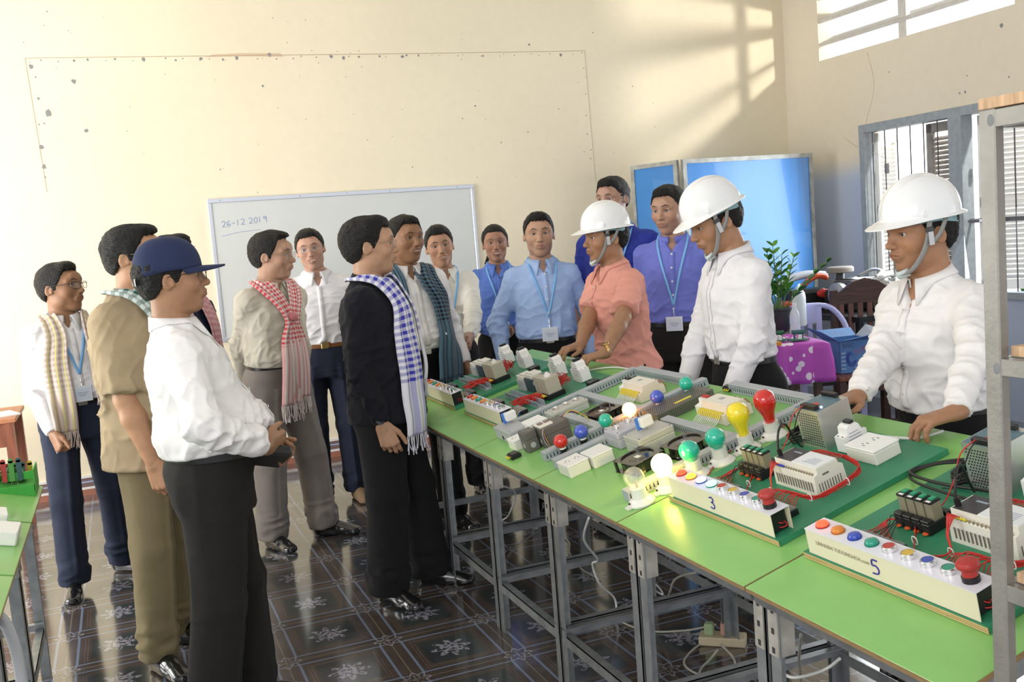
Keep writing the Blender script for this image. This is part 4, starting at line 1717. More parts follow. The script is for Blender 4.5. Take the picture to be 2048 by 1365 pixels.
def cap(ctx):
    z0 = .030
    M = cloth('navy_cap_cloth', (.022, .032, .085), .8)
    def fn(th, t):
        c_, s_ = math.cos(th), math.sin(th)
        ph = t * PI / 2
        rr = math.sin(ph) ** .80
        x = -.008 + rr * c_ * .109
        y = rr * s_ * .090
        z = z0 + .110 * math.cos(ph) ** .86 - .016 * max(0, -c_) * t ** 3 
        seam = abs(math.sin(3 * th)) 
        x *= 1 - .006 * (1 - seam) ** 6; y *= 1 - .006 * (1 - seam) ** 6
        return (x, y, z)
    vs, fs = revolve_hat(fn, 96, 20)
    mb = MB(); mb.add(vs, fs)
    # band straight down
    h = put(mb, 'baseball_cap', M, ctx, head=True)
    md = h.modifiers.new('s', 'SOLIDIFY'); md.thickness = .003; md.offset = 1
    mb = MB(); v = []
    nu, nv = 17, 7
    for j in range(nv):
        for i in range(nu):
            a = -1.15 + 2.3 * i / (nu - 1)
            q = j / (nv - 1)
            bx, by = -.008 + .111 * math.cos(a), .091 * math.sin(a)
            L = .075 * (1 - (abs(a) / 1.25) ** 3.0)
            x = bx + L * q
            y = by * (1 - .06 * q)
            z = z0 + .006 - .004 * q - .016 * (a / 1.15) ** 2 * (.3 + q)
            v.append((x, y, z))
    mb.add(v, [(j * nu + i, j * nu + i + 1, (j + 1) * nu + i + 1, (j + 1) * nu + i) for j in range(nv - 1) for i in range(nu - 1)])
    b = mb.build('brim', M, h, smooth=True)
    md = b.modifiers.new('s', 'SOLIDIFY'); md.thickness = .006
    mb = MB(); mb.ball((-.008, 0, z0 + .1125), (.007, .007, .004), 8)
    mb.build('cap_button', M, h, smooth=True)
    ribbon([(-.105, .055, .004), (-.117, .02, .000), (-.119, -.01, .0), (-.112, -.042, .003)], .018, (0, 0, 1), 'adjusting_strap', M, h, .003)
    mb = MB(); mb.box(-.1145, -.1105, -.052, -.044, -.008, .016)
    mb.box(-.123, -.120, -.008, .014, -.008, .012)
    bb = mb.build('strap_clasp', mat('cream_clasp', (.75, .70, .62), .4, metal=.3), h)
    mb = MB()
    for k in range(8):
        t = 2 * PI * k / 8
        mb.ball((.088, .0 + .020 * math.cos(t), .085 + .016 * math.sin(t)), .0022, 5)
    mb.build('cap_emblem', mat('cap_emblem_thread', (.6, .6, .62), .6), h, smooth=True)


def gingham(name, base, dark, n_u=9, per_m=58, stripe_end=None, extra=None):
    """woven check from the cloth's own UV; towards the ends it turns into lengthwise stripes"""
    t = NT(name)
    uv = t.n('UVMap'); uv.uv_map = 'UVMap'
    sx = t.n('SeparateXYZ'); t.l(uv.outputs[0], sx.inputs[0])
    u, v = sx.outputs[0], sx.outputs[1]
    su = t.math('GREATER_THAN', t.math('FRACT', t.math('MULTIPLY', u, n_u)), .5)
    sv = t.math('GREATER_THAN', t.math('FRACT', t.math('MULTIPLY', v, per_m)), .5)
    if stripe_end is not None:
        inside = t.math('MULTIPLY', t.math('GREATER_THAN', v, stripe_end[0]), t.math('LESS_THAN', v, stripe_end[1]))
        sv = t.math('MULTIPLY', sv, inside)
        s_ = t.math('MULTIPLY_ADD', su, .5, t.math('MULTIPLY', sv, .5))
    else:
        s_ = t.math('MULTIPLY_ADD', su, .5, t.math('MULTIPLY', sv, .5))
    c = t.mix(s_, base, dark)
    if extra:
        w = t.math('LESS_THAN', t.math('ABSOLUTE', t.math('SUBTRACT', t.math('FRACT', t.math('MULTIPLY', u, extra[1])), .5)), extra[2])
        c = t.mix(t.math('MULTIPLY', w, .8), c, extra[0])
    t.l(c, t.p.inputs['Base Color'])
    t.p.inputs['Roughness'].default_value = .9
    t.p.inputs['Specular IOR Level'].default_value = .15
    t.p.inputs['Sheen Weight'].default_value = .2
    nz = t.n('TexNoise'); nz.inputs['Scale'].default_value = 300
    tc = t.n('TexCoord'); t.l(tc.outputs['Object'], nz.inputs['Vector'])
    bp = t.n('Bump'); bp.inputs['Strength'].default_value = .25; bp.inputs['Distance'].default_value = .002
    t.l(nz.outputs[0], bp.inputs['Height']); t.l(bp.outputs[0], t.p.inputs['Normal'])
    return t.m


def scarf(ctx, m, left=.95, right=.95, w=.13, lw=None, rw=None, ly=.085, ry=.085, fringe=None, knot=False, off=.010, fl=.06):
    """a long checked scarf hung round the neck; left/right: height of each end"""
    s, surf = ctx['s'], ctx['surf']
    lw = lw or w; rw = rw or w
    def half(sd, zend, ww, yy):
        if knot:
            pts = [((.14, sd * .030, zend), (1, 0, 0), (0, 1, 0), ww), ((.13, sd * .022, 1.12), (1, 0, .05), (0, 1, 0), ww * .9), ((.13, sd * .012, 1.235), (1, 0, .1), (0, 1, 0), ww * .45),
                   ((.11, sd * .030, 1.31), (1, .1 * sd, .3), (0, 1, -.3 * sd), ww * .5)]
        else:
            pts = [((.12, sd * yy, zend), (1, .15 * sd, 0), (0, 1, 0), ww), ((.12, sd * yy, (zend + 1.2) / 2), (1, .1 * sd, 0), (0, 1, 0), ww), ((.11, sd * yy * 1.02, 1.22), (1, .1 * sd, .1), (0, 1, 0), ww * .95),
                   ((.09, sd * .080, 1.33), (1, .1 * sd, .5), (0, 1, -.1 * sd), ww * .85)]
        pts += [((.045, sd * .078, 1.405), (.6, .35 * sd, 1), (.2, .9, -.35 * sd), ww * .72), ((-.02, sd * .078, 1.44), (0, .7 * sd, 1), (0, .8, -.6 * sd), ww * .60),
                ((-.065, sd * .045, 1.455), (-.8, .5 * sd, .7), (-.1, .6 * sd * sd, -.7 * sd), ww * .55)]
        return pts
    L = half(1, left, lw, ly)
    Rr = half(-1, right, rw, ry)
    mid = [((-.082, 0, 1.455), (-1, 0, .7), (-.1, 0, -1), w * .55)]
    seq = L + mid + [(p, d, tuple(-x for x in wd) if False else wd, ww) for p, d, wd, ww in reversed(Rr)]
    # keep the width direction continuous
    P = [Vector(a[0]) * s for a in seq]; D = [Vector(a[1]) for a in seq]; Wd = [Vector(a[2]).normalized() for a in seq]; Ww = [Vector((a[3], 0, 0)) * s for a in seq]
    for i in range(1, len(Wd)):
        if Wd[i].dot(Wd[i - 1]) < 0:
            Wd[i] = -Wd[i]
    k = 12
    P, D, Wd, Ww = catmull(P, k), catmull(D, k), catmull(Wd, k), catmull(Ww, k)
    nu = 14
    n = len(P)
    vs, uvs = [], []
    # length along the cloth
    Ls = [0]
    for i in range(1, n):
        Ls.append(Ls[-1] + (P[i] - P[i - 1]).length)
    seed = ctx['o'].get('seed', 1)
    grid = []
    for i in range(n):
        row = []
        d = D[i].normalized()
        for j in range(nu + 1):
            a = (j / nu - .5)
            p = P[i] + Wd[i].normalized() * a * Ww[i].x
            zc = p.z
            q = surf(p, d, off, .35)
            if (q - p).length > .16:
                q = p + d * .02
            row.append(q)
        grid.append(row)
    # smooth along and across so it drapes instead of clinging
    G = np.array([[list(q) for q in r] for r in grid])
    # below the chest the cloth hangs straight down
    for rng_ in (range(n // 2 - 1, -1, -1), range(n // 2, n)):
        prev = None
        for i in rng_:
            if prev is not None and P[i].z < 1.22 * s:
                G[i, :, 0] = np.maximum(G[i, :, 0], G[prev, :, 0] - .0015)
            prev = i
    for _ in range(10):
        H_ = G.copy()
        H_[1:-1] = .25 * G[:-2] + .5 * G[1:-1] + .25 * G[2:]
        H_[:, 1:-1] = .25 * H_[:, :-2] + .5 * H_[:, 1:-1] + .25 * H_[:, 2:]
        G = H_
    for i in range(n):
        d = np.array(D[i].normalized())
        for j in range(nu + 1):
            a = j / nu
            f = .007 * math.sin(a * PI * 5 + .6 * math.sin(Ls[i] * 4 + seed)) + .004 * math.sin(a * 19 + Ls[i] * 3)
            G[i, j] += d * (f + .009)
            vs.append(tuple(G[i, j]))
            uvs.append((a, Ls[i]))
    fs = [(i * (nu + 1) + j, i * (nu + 1) + j + 1, (i + 1) * (nu + 1) + j + 1, (i + 1) * (nu + 1) + j) for i in range(n - 1) for j in range(nu)]
    me = bpy.data.meshes.new('scarf')
    me.from_pydata(vs, [], fs)
    uvl = me.uv_layers.new(name='UVMap')
    total = Ls[-1]
    for lp in me.loops:
        a, b = uvs[lp.vertex_index]
        uvl.data[lp.index].uv = (a, b / total)
    me.materials.append(m)
    me.polygons.foreach_set('use_smooth', [True] * len(me.polygons))
    ob = bpy.data.objects.new('scarf', me); C.objects.link(ob)
    ob.parent = ctx['P']; ob.matrix_local = ctx['T']
    md = ob.modifiers.new('s', 'SOLIDIFY'); md.thickness = .004; md.offset = 1
    down = ctx['T'].to_3x3().inverted() @ Vector((0, 0, -1))
    rn = random.Random(seed)
    for end in (0, n - 1):
        mb = MB()
        for j in range(0, nu + 1):
            p = Vector(G[end, j])
            for q in (0, .5):
                pp = p + (Vector(G[end, min(j + 1, nu)]) - p) * q
                L_ = fl * rn.uniform(.7, 1.15)
                mb.tube([pp, pp + down * L_ * .5 + Vector((rn.uniform(-.004, .004), rn.uniform(-.006, .006), 0)), pp + down * L_ + Vector((rn.uniform(-.006, .006), rn.uniform(-.010, .010), 0))],
                        [.0022, .0016, .0026], n=5, smooth=3)
        mb.build('fringe', fringe or m, ob, smooth=True)
    if knot:
        mb = MB()
        c = surf((0, 0, 1.255 * s), (1, 0, .1), .022)
        mb.ball(c, (.022, .030, .026), 10)
        kk = mb.build('scarf_knot', cloth('knot_red', (.62, .22, .22)), ob, smooth=True)
    return ob


M_LANY = mat('light_blue_ribbon', (.20, .47, .85), .55)
M_BADGE = mat('clear_badge_sleeve', (.72, .78, .84), .25)
M_PAPER = mat('badge_card', (.62, .70, .82), .5)


def lanyard(ctx, z=1.12, spread=.075):
    s, surf = ctx['s'], ctx['surf']
    ws = []
    root = None
    for sd in (1, -1):
        pts = [(.0 - .055, sd * .03, 1.47), (-.02, sd * .070, 1.465), (.045, sd * .078, 1.43)]
        P = [Vector(p) * s for p in pts]
        P = [P[0] + Vector((-.015, 0, .0)), P[1] + Vector((0, 0, .0)), surf(P[2], (.6, .1 * sd, 1), .004, .2)]
        for k in range(1, 9):
            f = k / 8
            yy = sd * (.078 * (1 - f)) * s
            zz = (1.40 - (1.40 - z) * f) * s
            P.append(surf((0, yy, zz), (1, 0, .15), .006))
        r = ribbon(P, .012, (0, 1, 0), 'lanyard_ribbon', M_LANY, root or ctx['P'], .0012, 3)
        if root is None:
            r.name = 'lanyard'
            r.matrix_local = ctx['T']
            root = r
    c = surf((0, 0, (z - .05) * s), (1, 0, .05), .008)
    top = surf((0, 0, z * s), (1, 0, .05), .008)
    mb = MB(); mb.tube([top, (top + c) / 2, c], .0022, n=6)
    mb.ball(tuple((top + c) / 2), .0045, 6)
    mb.build('clip', mat('chrome', (.8, .8, .8), .15, metal=1), root, smooth=True)
    x = c.x
    mb = MB(); mb.box(x, x + .0025, -.044, .044, c.z - .072, c.z + .004, bev=.001)
    b = mb.build('badge_holder', M_BADGE, root)
    mb = MB(); mb.box(x + .0026, x + .0032, -.038, .038, c.z - .066, c.z - .008)
    p = mb.build('badge_paper', M_PAPER, root)
    mb = MB()
    for k, (a, w_) in enumerate(((-.030, .05), (-.038, .042), (-.046, .03))):
        mb.box(x + .0033, x + .0036, -w_ / 2, w_ / 2, c.z + a, c.z + a + .003)
    mb.build('badge_print', mat('faint_print', (.32, .36, .45), .6), root)


def watch(ctx, sd, m, face):
    A = ctx['arms'][sd]
    w, d = A['w'], A['fd']
    p = w - d * .025
    n = d.orthogonal().normalized()
    mb = MB()
    pts = []
    Mf = A['M']
    up = Mf.to_3x3() @ Vector((0, 0, 1)); side = Mf.to_3x3() @ Vector((0, 1, 0))
    r = ctx.get('wr', .030) * ctx['s']
    pts = [p + (up * math.cos(2 * PI * i / 16) * .9 + side * math.sin(2 * PI * i / 16)) * r for i in range(16)]
    mb.tube(pts, .0045, n=8, closed=True, smooth=2)
    mb.tube([q + d * .007 for q in pts], .0040, n=8, closed=True, smooth=2)
    o_ = put(mb, 'wristwatch', m, ctx)
    q = p + up * (r * .9) + d * .003
    mb = MB(); mb.cyl(q, q + up * .008, .018, n=24)
    f = mb.build('watch_face', face, o_, smooth=30)
    mb = MB(); mb.cyl(q + up * .008, q + up * .0085, .014, n=24)
    mb.build('watch_dial', mat('watch_dial', (.8, .75, .6) if m == M_GOLD else (.02, .02, .03), .15), o_)


def ring(ctx, sd, finger=2):
    pass
# ================================================================ the people
def seen(u, v):
    """direction in the room of the line of sight through a point of the 2048 x 1365 frame"""
    d = _ff + _rr * ((u - 1024) / 1963.0) - _uu * ((v - 682.5) / 1963.0)
    return d


_hx, _hy = math.sin(_yaw), math.cos(_yaw)


def at(u, v, D):
    d = seen(u, v)
    k = D / (d.x * _hx + d.y * _hy)
    return Vector((d.x * k, d.y * k, CAM_H + d.z * k))


def on_top(u, v, off=0.0):
    """where the line of sight meets the slanted table tops"""
    d = seen(u, v)
    k = (TZ + off - .266 * TX - CAM_H) / (d.z - .266 * d.x)
    return Vector((d.x * k, d.y * k, CAM_H + d.z * k))


def facing(phi):
    """heading: 0 towards the right of the photo, 90 away, 180 left, 270 towards the viewer"""
    return phi - 21.5


S1, S2, S3, S4 = (.42, .235, .145), (.36, .19, .11), (.30, .155, .085), (.50, .30, .20)
WHITE = cloth('white_shirt_cloth', (.80, .79, .82))
WHITE2 = cloth('thin_white_shirt_cloth', (.84, .82, .82))
IVORY = cloth('ivory_shirt_cloth', (.76, .74, .68))
BEIGE = cloth('beige_shirt_cloth', (.58, .54, .45))
TAN = cloth('tan_safari_cloth', (.37, .285, .18))
TANTR = cloth('olive_tan_trouser_cloth', (.22, .18, .10))
BLACKTR = cloth('black_trouser_cloth', (.009, .009, .010))
CHARTR = cloth('charcoal_trouser_cloth', (.016, .015, .014))
NAVYTR = cloth('navy_trouser_cloth', (.020, .026, .048))
TAUPE = cloth('taupe_trouser_cloth', (.24, .21, .19))
BLACKSH = cloth('black_shirt_cloth', (.008, .008, .013))
BLUE1 = cloth('pale_blue_shirt_cloth', (.36, .50, .80))
BLUE2 = cloth('mid_blue_shirt_cloth', (.11, .20, .58))
BLUE3 = cloth('violet_blue_shirt_cloth', (.17, .20, .62))
BLUE4 = cloth('royal_blue_polo_cloth', (.035, .055, .36))
PINK = cloth('salmon_polo_cloth', (.78, .36, .29))
NAVYSH = cloth('navy_shirt_cloth', (.015, .02, .05))
BROWN_BELT = mat('brown_belt', (.22, .09, .03), .4)
M_SHOE_BROWN = mat('tan_suede', (.20, .13, .07), .8)

SC_RED = gingham('red_white_check', (.80, .70, .66), (.60, .05, .07), 7, 72, (.20, .80))
SC_BLUE = gingham('blue_white_check', (.74, .74, .82), (.045, .045, .40), 4.5, 50, (.15, .85))
SC_DARK = gingham('teal_black_check', (.10, .18, .25), (.007, .008, .012), 6, 58, (.24, .76))
SC_GREEN = gingham('green_white_check', (.55, .62, .60), (.010, .075, .055), 3.5, 36)
SC_PINK = gingham('pink_check', (.70, .45, .45), (.55, .22, .25), 12, 50)
SC_YEL = gingham('pastel_plaid', (.66, .55, .50), (.42, .33, .28), 5, 46, (.16, .84), ((.72, .70, .22), 3, .085))

feet0 = ((.0, .10, 10), (.0, -.10, -10))

pA = make_person('man at far left in a white shirt with a pastel plaid scarf and a badge', tuple(at(138, 720, 4.80))[:2], facing(-50), 1.585, dict(
    skin=S3, shirt=WHITE, trousers=NAVYTR, belt=M_BELT, glasses='dark', head=(38, -2, 0), smile=.3, beard=.2, seed=11, wide=1.02, girth=1.02, belly=.02,
    scarf=dict(m=SC_YEL, left=1.05, right=.86, w=.12, lw=.06, ry=.10, fl=.08), lanyard=1.12, feet=((-.06, .16, 38), (.10, -.13, -22)), quiff=1.0, hair_top=.006, recede=.004,
    armR=dict(world=at(107, 868, 4.58), pose='fist', hn=(0, -1, .2)), armL=dict(w=(.02, .25, .88))))
pB = make_person('man in a tan short-sleeved safari suit with a green check scarf behind the capped man', tuple(at(288, 700, 3.78))[:2], facing(-14), 1.705, dict(
    skin=(.48, .26, .15), shirt=TAN, trousers=TANTR, sleeve='short', short_len=.92, sleeve_t=1.22, tucked=False, hem=.80, loose=.022, glasses='wire', head=(12, 2, 0), seed=12, girth=1.08, recede=.010, belly=.03,
    scarf=dict(m=SC_GREEN, left=1.0, right=1.12, w=.10, fl=.05), feet=((-.10, .12, 10), (.0, -.13, -30)), arm_t=1.12, buttons=False, vneck=.05,
    armR=dict(world=at(312, 945, 3.52), pose='relaxed', pole=(-1, -.3, 0), hn=(.1, -1, .1)), armL=dict(w=(.02, .25, .88))))
pC = make_person('man in a navy baseball cap and white shirt seen from behind holding a black folder', tuple(at(420, 935, 3.16))[:2], facing(20), 1.62, dict(
    skin=(.38, .20, .115), shirt=WHITE2, trousers=CHARTR, belt=M_BELT, hat='cap', glasses='dark', head=(-2, 4, 0), lean=-6, seed=13, girth=1.10, belly=.075, wrinkle=1.1, head_size=.98, chin_fat=1, wide=1.04, blouse=.02,
    trouser_t=1.12, feet=((.07, .10, 8), (-.09, -.12, -12)), sleeve_t=1.12, vneck=.02,
    armR=dict(world=at(530, 893, 3.02), pose='hold', pole=(-.4, -1, -.5), hd=(.6, .8, -.1), hn=(.75, -.5, -.4)), armL=dict(world=at(540, 905, 3.22), pose='hold', pole=(-.6, .8, -.8), hd=(.5, -.8, -.1), hn=(.5, .5, -.7))))
pD = make_person('mostly hidden man in a navy shirt with a pink scarf, behind the capped man', tuple(at(360, 650, 4.45))[:2], facing(-25), 1.67, dict(
    skin=S2, shirt=NAVYSH, trousers=BLACKTR, seed=14, head=(10, 0, 0), scarf=dict(m=SC_PINK, left=.95, right=.95, w=.12), belt=M_BELT,
    armR=dict(w=(-.10, -.20, .95)), armL=dict(w=(-.06, .20, .95))))
pE = make_person('man with glasses in a beige shirt and grey trousers with a knotted red check scarf', tuple(at(546, 700, 5.25))[:2], facing(-38), 1.672, dict(lean=6,
    skin=(.46, .27, .18), shirt=BEIGE, trousers=TAUPE, belt=M_BELT, glasses='wire', head=(28, 0, 0), recede=.022, hair_t=.016, hair_top=.008, nape=-.02, seed=15, girth=1.04, belly=.025, wide=1.03, chin_fat=1,
    scarf=dict(m=SC_RED, left=.83, right=.80, w=.13, knot=True, fl=.085), trouser_t=1.15, feet=((.10, .15, 30), (.0, -.13, -8)), vneck=.03, hair_side_t=.011,
    armR=dict(world=at(487, 785, 5.40), pose='hold', pole=(-.3, -1, .1), hd=(-.1, .9, -.2), hn=(-1, 0, 0)), armL=dict(w=(-.14, .06, .92), pole=(-.3, 1, .1), pose='hold')))
pF = make_person('smiling man with glasses in a white shirt and brown belt before the whiteboard', tuple(at(640, 620, 6.05))[:2], facing(-75), 1.69, dict(
    skin=(.50, .29, .21), shirt=WHITE, trousers=NAVYTR, belt=BROWN_BELT, buckle=M_GOLD, glasses='wire', head=(-6, 4, 8), smile=1.0, squint=1, seed=16, shoe_mat=M_SHOE_BROWN, girth=1.03, hair_top=.010, quiff=.2, vneck=.07,
    armR=dict(w=(-.12, -.17, .95)), armL=dict(w=(-.12, .17, .95)), feet=((.02, .12, 10), (.05, -.10, -18))))
pG = make_person('man in all-black clothes with a long blue and white check scarf beside the tables', tuple(at(752, 640, 4.30))[:2], facing(-8), 1.675, dict(
    skin=(.47, .27, .17), shirt=BLACKSH, trousers=BLACKTR, tucked=False, hem=.82, glasses='wire', head=(14, 0, 0), seed=17, girth=1.05, belly=.03, chin_fat=1, wide=1.03, hair_top=.010, hair_t=.018, hair_side_t=.012, quiff=1.2, nape=-.012,
    scarf=dict(m=SC_BLUE, left=.98, right=.76, w=.13, ry=.10, rw=.14, fl=.075), buttons=False, trouser_t=1.16, feet=((.12, .10, 0), (-.02, -.12, -34)), loose=.012, hem_t=1.1,
    armR=dict(world=at(765, 850, 4.08), pose='relaxed', pole=(-1, -.3, 0), hn=(.2, -1, .1)), armL=dict(w=(.03, .24, .90))))
watch(pG, -1, mat('black_watch_strap', (.01, .01, .01), .5), mat('black_watch_glass', (.01, .012, .016), .1))
pH = make_person('smiling heavy man in a white shirt with a dark teal check scarf, behind the tables', tuple(at(822, 640, 5.30))[:2], facing(-62), 1.70, dict(
    skin=S3, shirt=WHITE2, trousers=BLACKTR, belt=M_BELT, head=(12, 2, 0), smile=.9, seed=18, girth=1.16, belly=.06, wide=1.08, recede=.006, hair_side_t=.003, vneck=.06, chin_fat=1,
    scarf=dict(m=SC_DARK, left=.84, right=1.15, w=.12, ly=.135, lw=.17, rw=.06, ry=.085, fl=.06), feet=((.06, .13, 12), (.0, -.12, -10)),
    armR=dict(w=(-.04, -.24, .90)), armL=dict(w=(.05, .28, .88))))
pI = make_person('thin smiling young man in an ivory long-sleeved shirt, right end of the whiteboard', tuple(at(895, 620, 5.98))[:2], facing(-78), 1.64, dict(
    skin=(.45, .25, .16), shirt=IVORY, trousers=BLACKTR, belt=M_BELT, head=(-4, 2, 6), smile=.8, seed=19, girth=.94, hair_top=.014, quiff=.9, jaw=.9, hair_t=.018, vneck=.06,
    armR=dict(w=(-.03, -.22, .9)), armL=dict(world=at(940, 722, 5.42), pole=(-.8, 1, 0)), lanyard=1.10))
pJ = make_person('young woman with tied-back hair in a mid-blue shirt with hands clasped', tuple(at(1001, 600, 6.45))[:2], facing(-88), 1.63, dict(
    skin=(.36, .19, .125), shirt=BLUE2, trousers=BLACKTR, head=(0, 2, 2), smile=.9, seed=20, girth=.93, hair_top=-.004, quiff=0, hair_side_t=.006, bun=1, jaw=.92, lanyard=1.10, beard=0, moustache=0, brow=.0036, belt=None,
    button_mat=mat('dark_button', (.03, .03, .05), .4), neck=.9, vneck=.06, hand_s=.95,
    armR=dict(w=(.17, -.05, 1.00), pose='hold', pole=(-.5, -1, -.3), hd=(.45, .8, -.25), hn=(.6, -.5, -.5)), armL=dict(w=(.17, .06, 1.01), pose='hold', pole=(-.5, 1, -.3), hd=(.45, -.8, -.25), hn=(.6, .5, .3))))
pK = make_person('man in a pale blue shirt and black belt with a badge facing the viewer', tuple(at(1088, 600, 5.50))[:2], facing(-84), 1.668, dict(
    skin=(.47, .28, .19), shirt=BLUE1, trousers=BLACKTR, belt=M_BELT, head=(-6, 2, 0), seed=21, girth=1.0, hair_top=.008, quiff=1.0, hair_side_t=.003, moustache=.3, lanyard=1.11, vneck=.05,
    armR=dict(w=(.0, -.25, .85), pole=(-.6, -.8, 0)), armL=dict(w=(.0, .25, .85), pole=(-.6, .8, 0))))
pL = make_person('tall man in a royal blue polo shirt half hidden behind the pink polo', tuple(at(1236, 480, 5.62))[:2], facing(-105), 1.85, dict(
    skin=(.44, .26, .19), shirt=BLUE4, trousers=BLACKTR, sleeve='short', tucked=True, head=(-22, 6, 0), seed=22, placket='short', nbuttons=2, hair_top=.012, quiff=.8, lanyard=1.14, belt=M_BELT, head_size=.98, hair_side_t=.003))
pM = make_person('young man in a white hard hat and a salmon pink polo shirt', tuple(at(1258, 720, 4.92))[:2], facing(203), 1.63, dict(
    skin=(.40, .215, .125), shirt=PINK, trousers=BLACKTR, sleeve='short', tucked=False, hem=.88, head=(-4, -6, 0), lean=9, seed=23, hat='hard', placket='short', nbuttons=2, smile=.35, arm_t=1.05, girth=1.0, vneck=.06, short_len=.80, sleeve_t=1.12,
    armL=dict(world=on_top(1203, 726, .03), pose='table', hdw=(-1, .15, -.15), hnw=(0, 0, 1), pole=(-.3, 1, -.3)), armR=dict(world=on_top(1152, 718, .03), pose='table', hdw=(-1, -.2, -.1), hnw=(0, 0, 1), pole=(-.4, -1, -.5))))
pM['wr'] = .031
watch(pM, 1, M_GOLD, M_GOLD)
pN = make_person('slim man in a violet-blue shirt with a badge, between two white hard hats', tuple(at(1354, 600, 5.30))[:2], facing(-108), 1.755, dict(
    skin=(.44, .26, .18), shirt=BLUE3, trousers=CHARTR, belt=M_BELT, buckle=M_GOLD, collar='band', head=(-18, 8, 0), seed=24, girth=.95, lanyard=1.08, hair_top=.010, quiff=.8, vneck=.06, jaw=.94,
    armR=dict(w=(.0, -.22, .86)), armL=dict(w=(.0, .24, .86))))
pO = make_person('man in a white hard hat and white shirt looking down, before the blue partition', tuple(at(1492, 750, 4.05))[:2], facing(196), 1.685, dict(
    skin=(.42, .225, .13), shirt=WHITE, trousers=BLACKTR, belt=M_BELT, head=(-4, 17, 0), lean=5, seed=25, hat='hard', girth=.98, vneck=.04, beard=.25,
    armL=dict(w=(.20, .19, .87), pole=(-.4, .8, 0)), armR=dict(w=(.20, -.18, .88), pole=(-.4, -.8, 0))))
pP = make_person('man in a white hard hat at right with both hands on the table', tuple(at(1898, 800, 3.08))[:2], facing(200), 1.585, dict(
    skin=(.40, .205, .115), shirt=WHITE2, trousers=BLACKTR, head=(-8, -3, 0), lean=9, seed=26, hat='hard', girth=1.08, vneck=.075, wrinkle=1.2, belt=M_BELT, beard=.15, moustache=.35, sleeve_t=.98, belly=.02,
    armL=dict(world=on_top(1908, 868, .026), pose='table', hdw=(-1, .45, -.28), hnw=(0, 0, 1), pole=(-1, .35, .1)),
    armR=dict(world=on_top(1706, 818, .045), pose='table', hdw=(-1, -.1, -.1), hnw=(0, .1, 1), pole=(-1, -.25, -.7))))

mb = MB(); mb.box(-.105, .105, -.075, .075, -.018, .018, bev=.008); mb.box(-.106, .0, -.076, .076, -.003, .003)
fo = mb.build('leather_folder', mat('black_folder_leather', (.014, .013, .013), .4), None, smooth=30)
fo.matrix_world = Matrix.Translation(at(508, 908, 3.10)) @ Matrix.Rotation(R(facing(25)), 4, 'Z') @ Matrix.Rotation(R(16), 4, 'Y') @ Matrix.Rotation(R(-25), 4, 'X')
tag(fo, 'black leather folder held by the man in the navy cap', 'folder')
mb = MB(); mb.box(-.012, .012, -.045, .045, -.08, .08, bev=.005)
fo = mb.build('wallet', mat('black_folder_leather', (.014, .013, .013), .4), None, smooth=30)
fo.matrix_world = Matrix.Translation(at(482, 766, 5.44)) @ Matrix.Rotation(R(facing(-38)), 4, 'Z')
tag(fo, 'black wallet held behind his back by the man in the beige shirt', 'wallet')
# ================================================================ electrical training gear on the slanted tops
M_BOARD = mat('dark_green_board_paint', (.035, .23, .12), .42, noise=.12, nscale=7)
M_PLY = mat('pale_plywood_edge', (.62, .45, .20), .6, noise=.25, nscale=60, stretch=(.2, .2, 9))
M_CREAM = mat('cream_plastic', (.74, .68, .50), .45)
M_LILAC = mat('white_enamel_panel', (.74, .74, .82), .28)
M_IVORY = mat('ivory_plastic', (.76, .74, .66), .4)
M_WHITEP = mat('white_plastic', (.82, .82, .80), .35)
M_GREYP = mat('grey_plastic', (.42, .43, .44), .45)
M_GREYL = mat('pale_grey_enclosure', (.50, .50, .46), .45, noise=.08)
M_DUCT = mat('grey_wiring_duct', (.36, .40, .44), .5, noise=.08)
M_BROWNG = mat('brown_grey_enclosure', (.13, .12, .11), .45)
M_BLKP = mat('black_plastic', (.012, .012, .013), .35)
M_BLKG = mat('glossy_black_fan', (.010, .009, .008), .12, coat=.7)
M_DARKG = mat('dark_slate_plastic', (.04, .06, .08), .4)
M_CHROME = mat('chrome', (.8, .8, .8), .15, metal=1)
M_ALU = mat('brushed_aluminium', (.62, .62, .60), .32, metal=.85)
M_REDW = mat('red_wire', (.55, .025, .02), .4)
M_BLKW = mat('black_wire', (.012, .012, .012), .4)
M_BLUEW = mat('blue_ferrule', (.03, .06, .55), .4)
M_YELW = mat('yellow_ferrule', (.75, .62, .05), .4)
M_WHTW = mat('white_cable', (.72, .73, .70), .4)
M_GREYW = mat('dusty_cable', (.40, .38, .33), .55)
M_CLEAR = mat('smoky_cover', (.35, .36, .36), .12, alpha=.55, spec=.7)
M_DARKH = mat('duct_slot_dark', (.02, .022, .025), .8)
COL = {'red': (.55, .03, .02), 'orange': (.70, .22, .02), 'blue': (.03, .07, .45), 'green': (.01, .30, .20), 'yellow': (.72, .48, .04), 'teal': (.02, .42, .30)}


def wires(name, m, paths, r, parent, k=6, n=6):
    """one part per bundle: the strands run together and are tied as one loom"""
    mb = MB()
    for p in paths:
        mb.tube(p, r, n=n, smooth=k)
    return mb.build(name, m, parent, smooth=True)


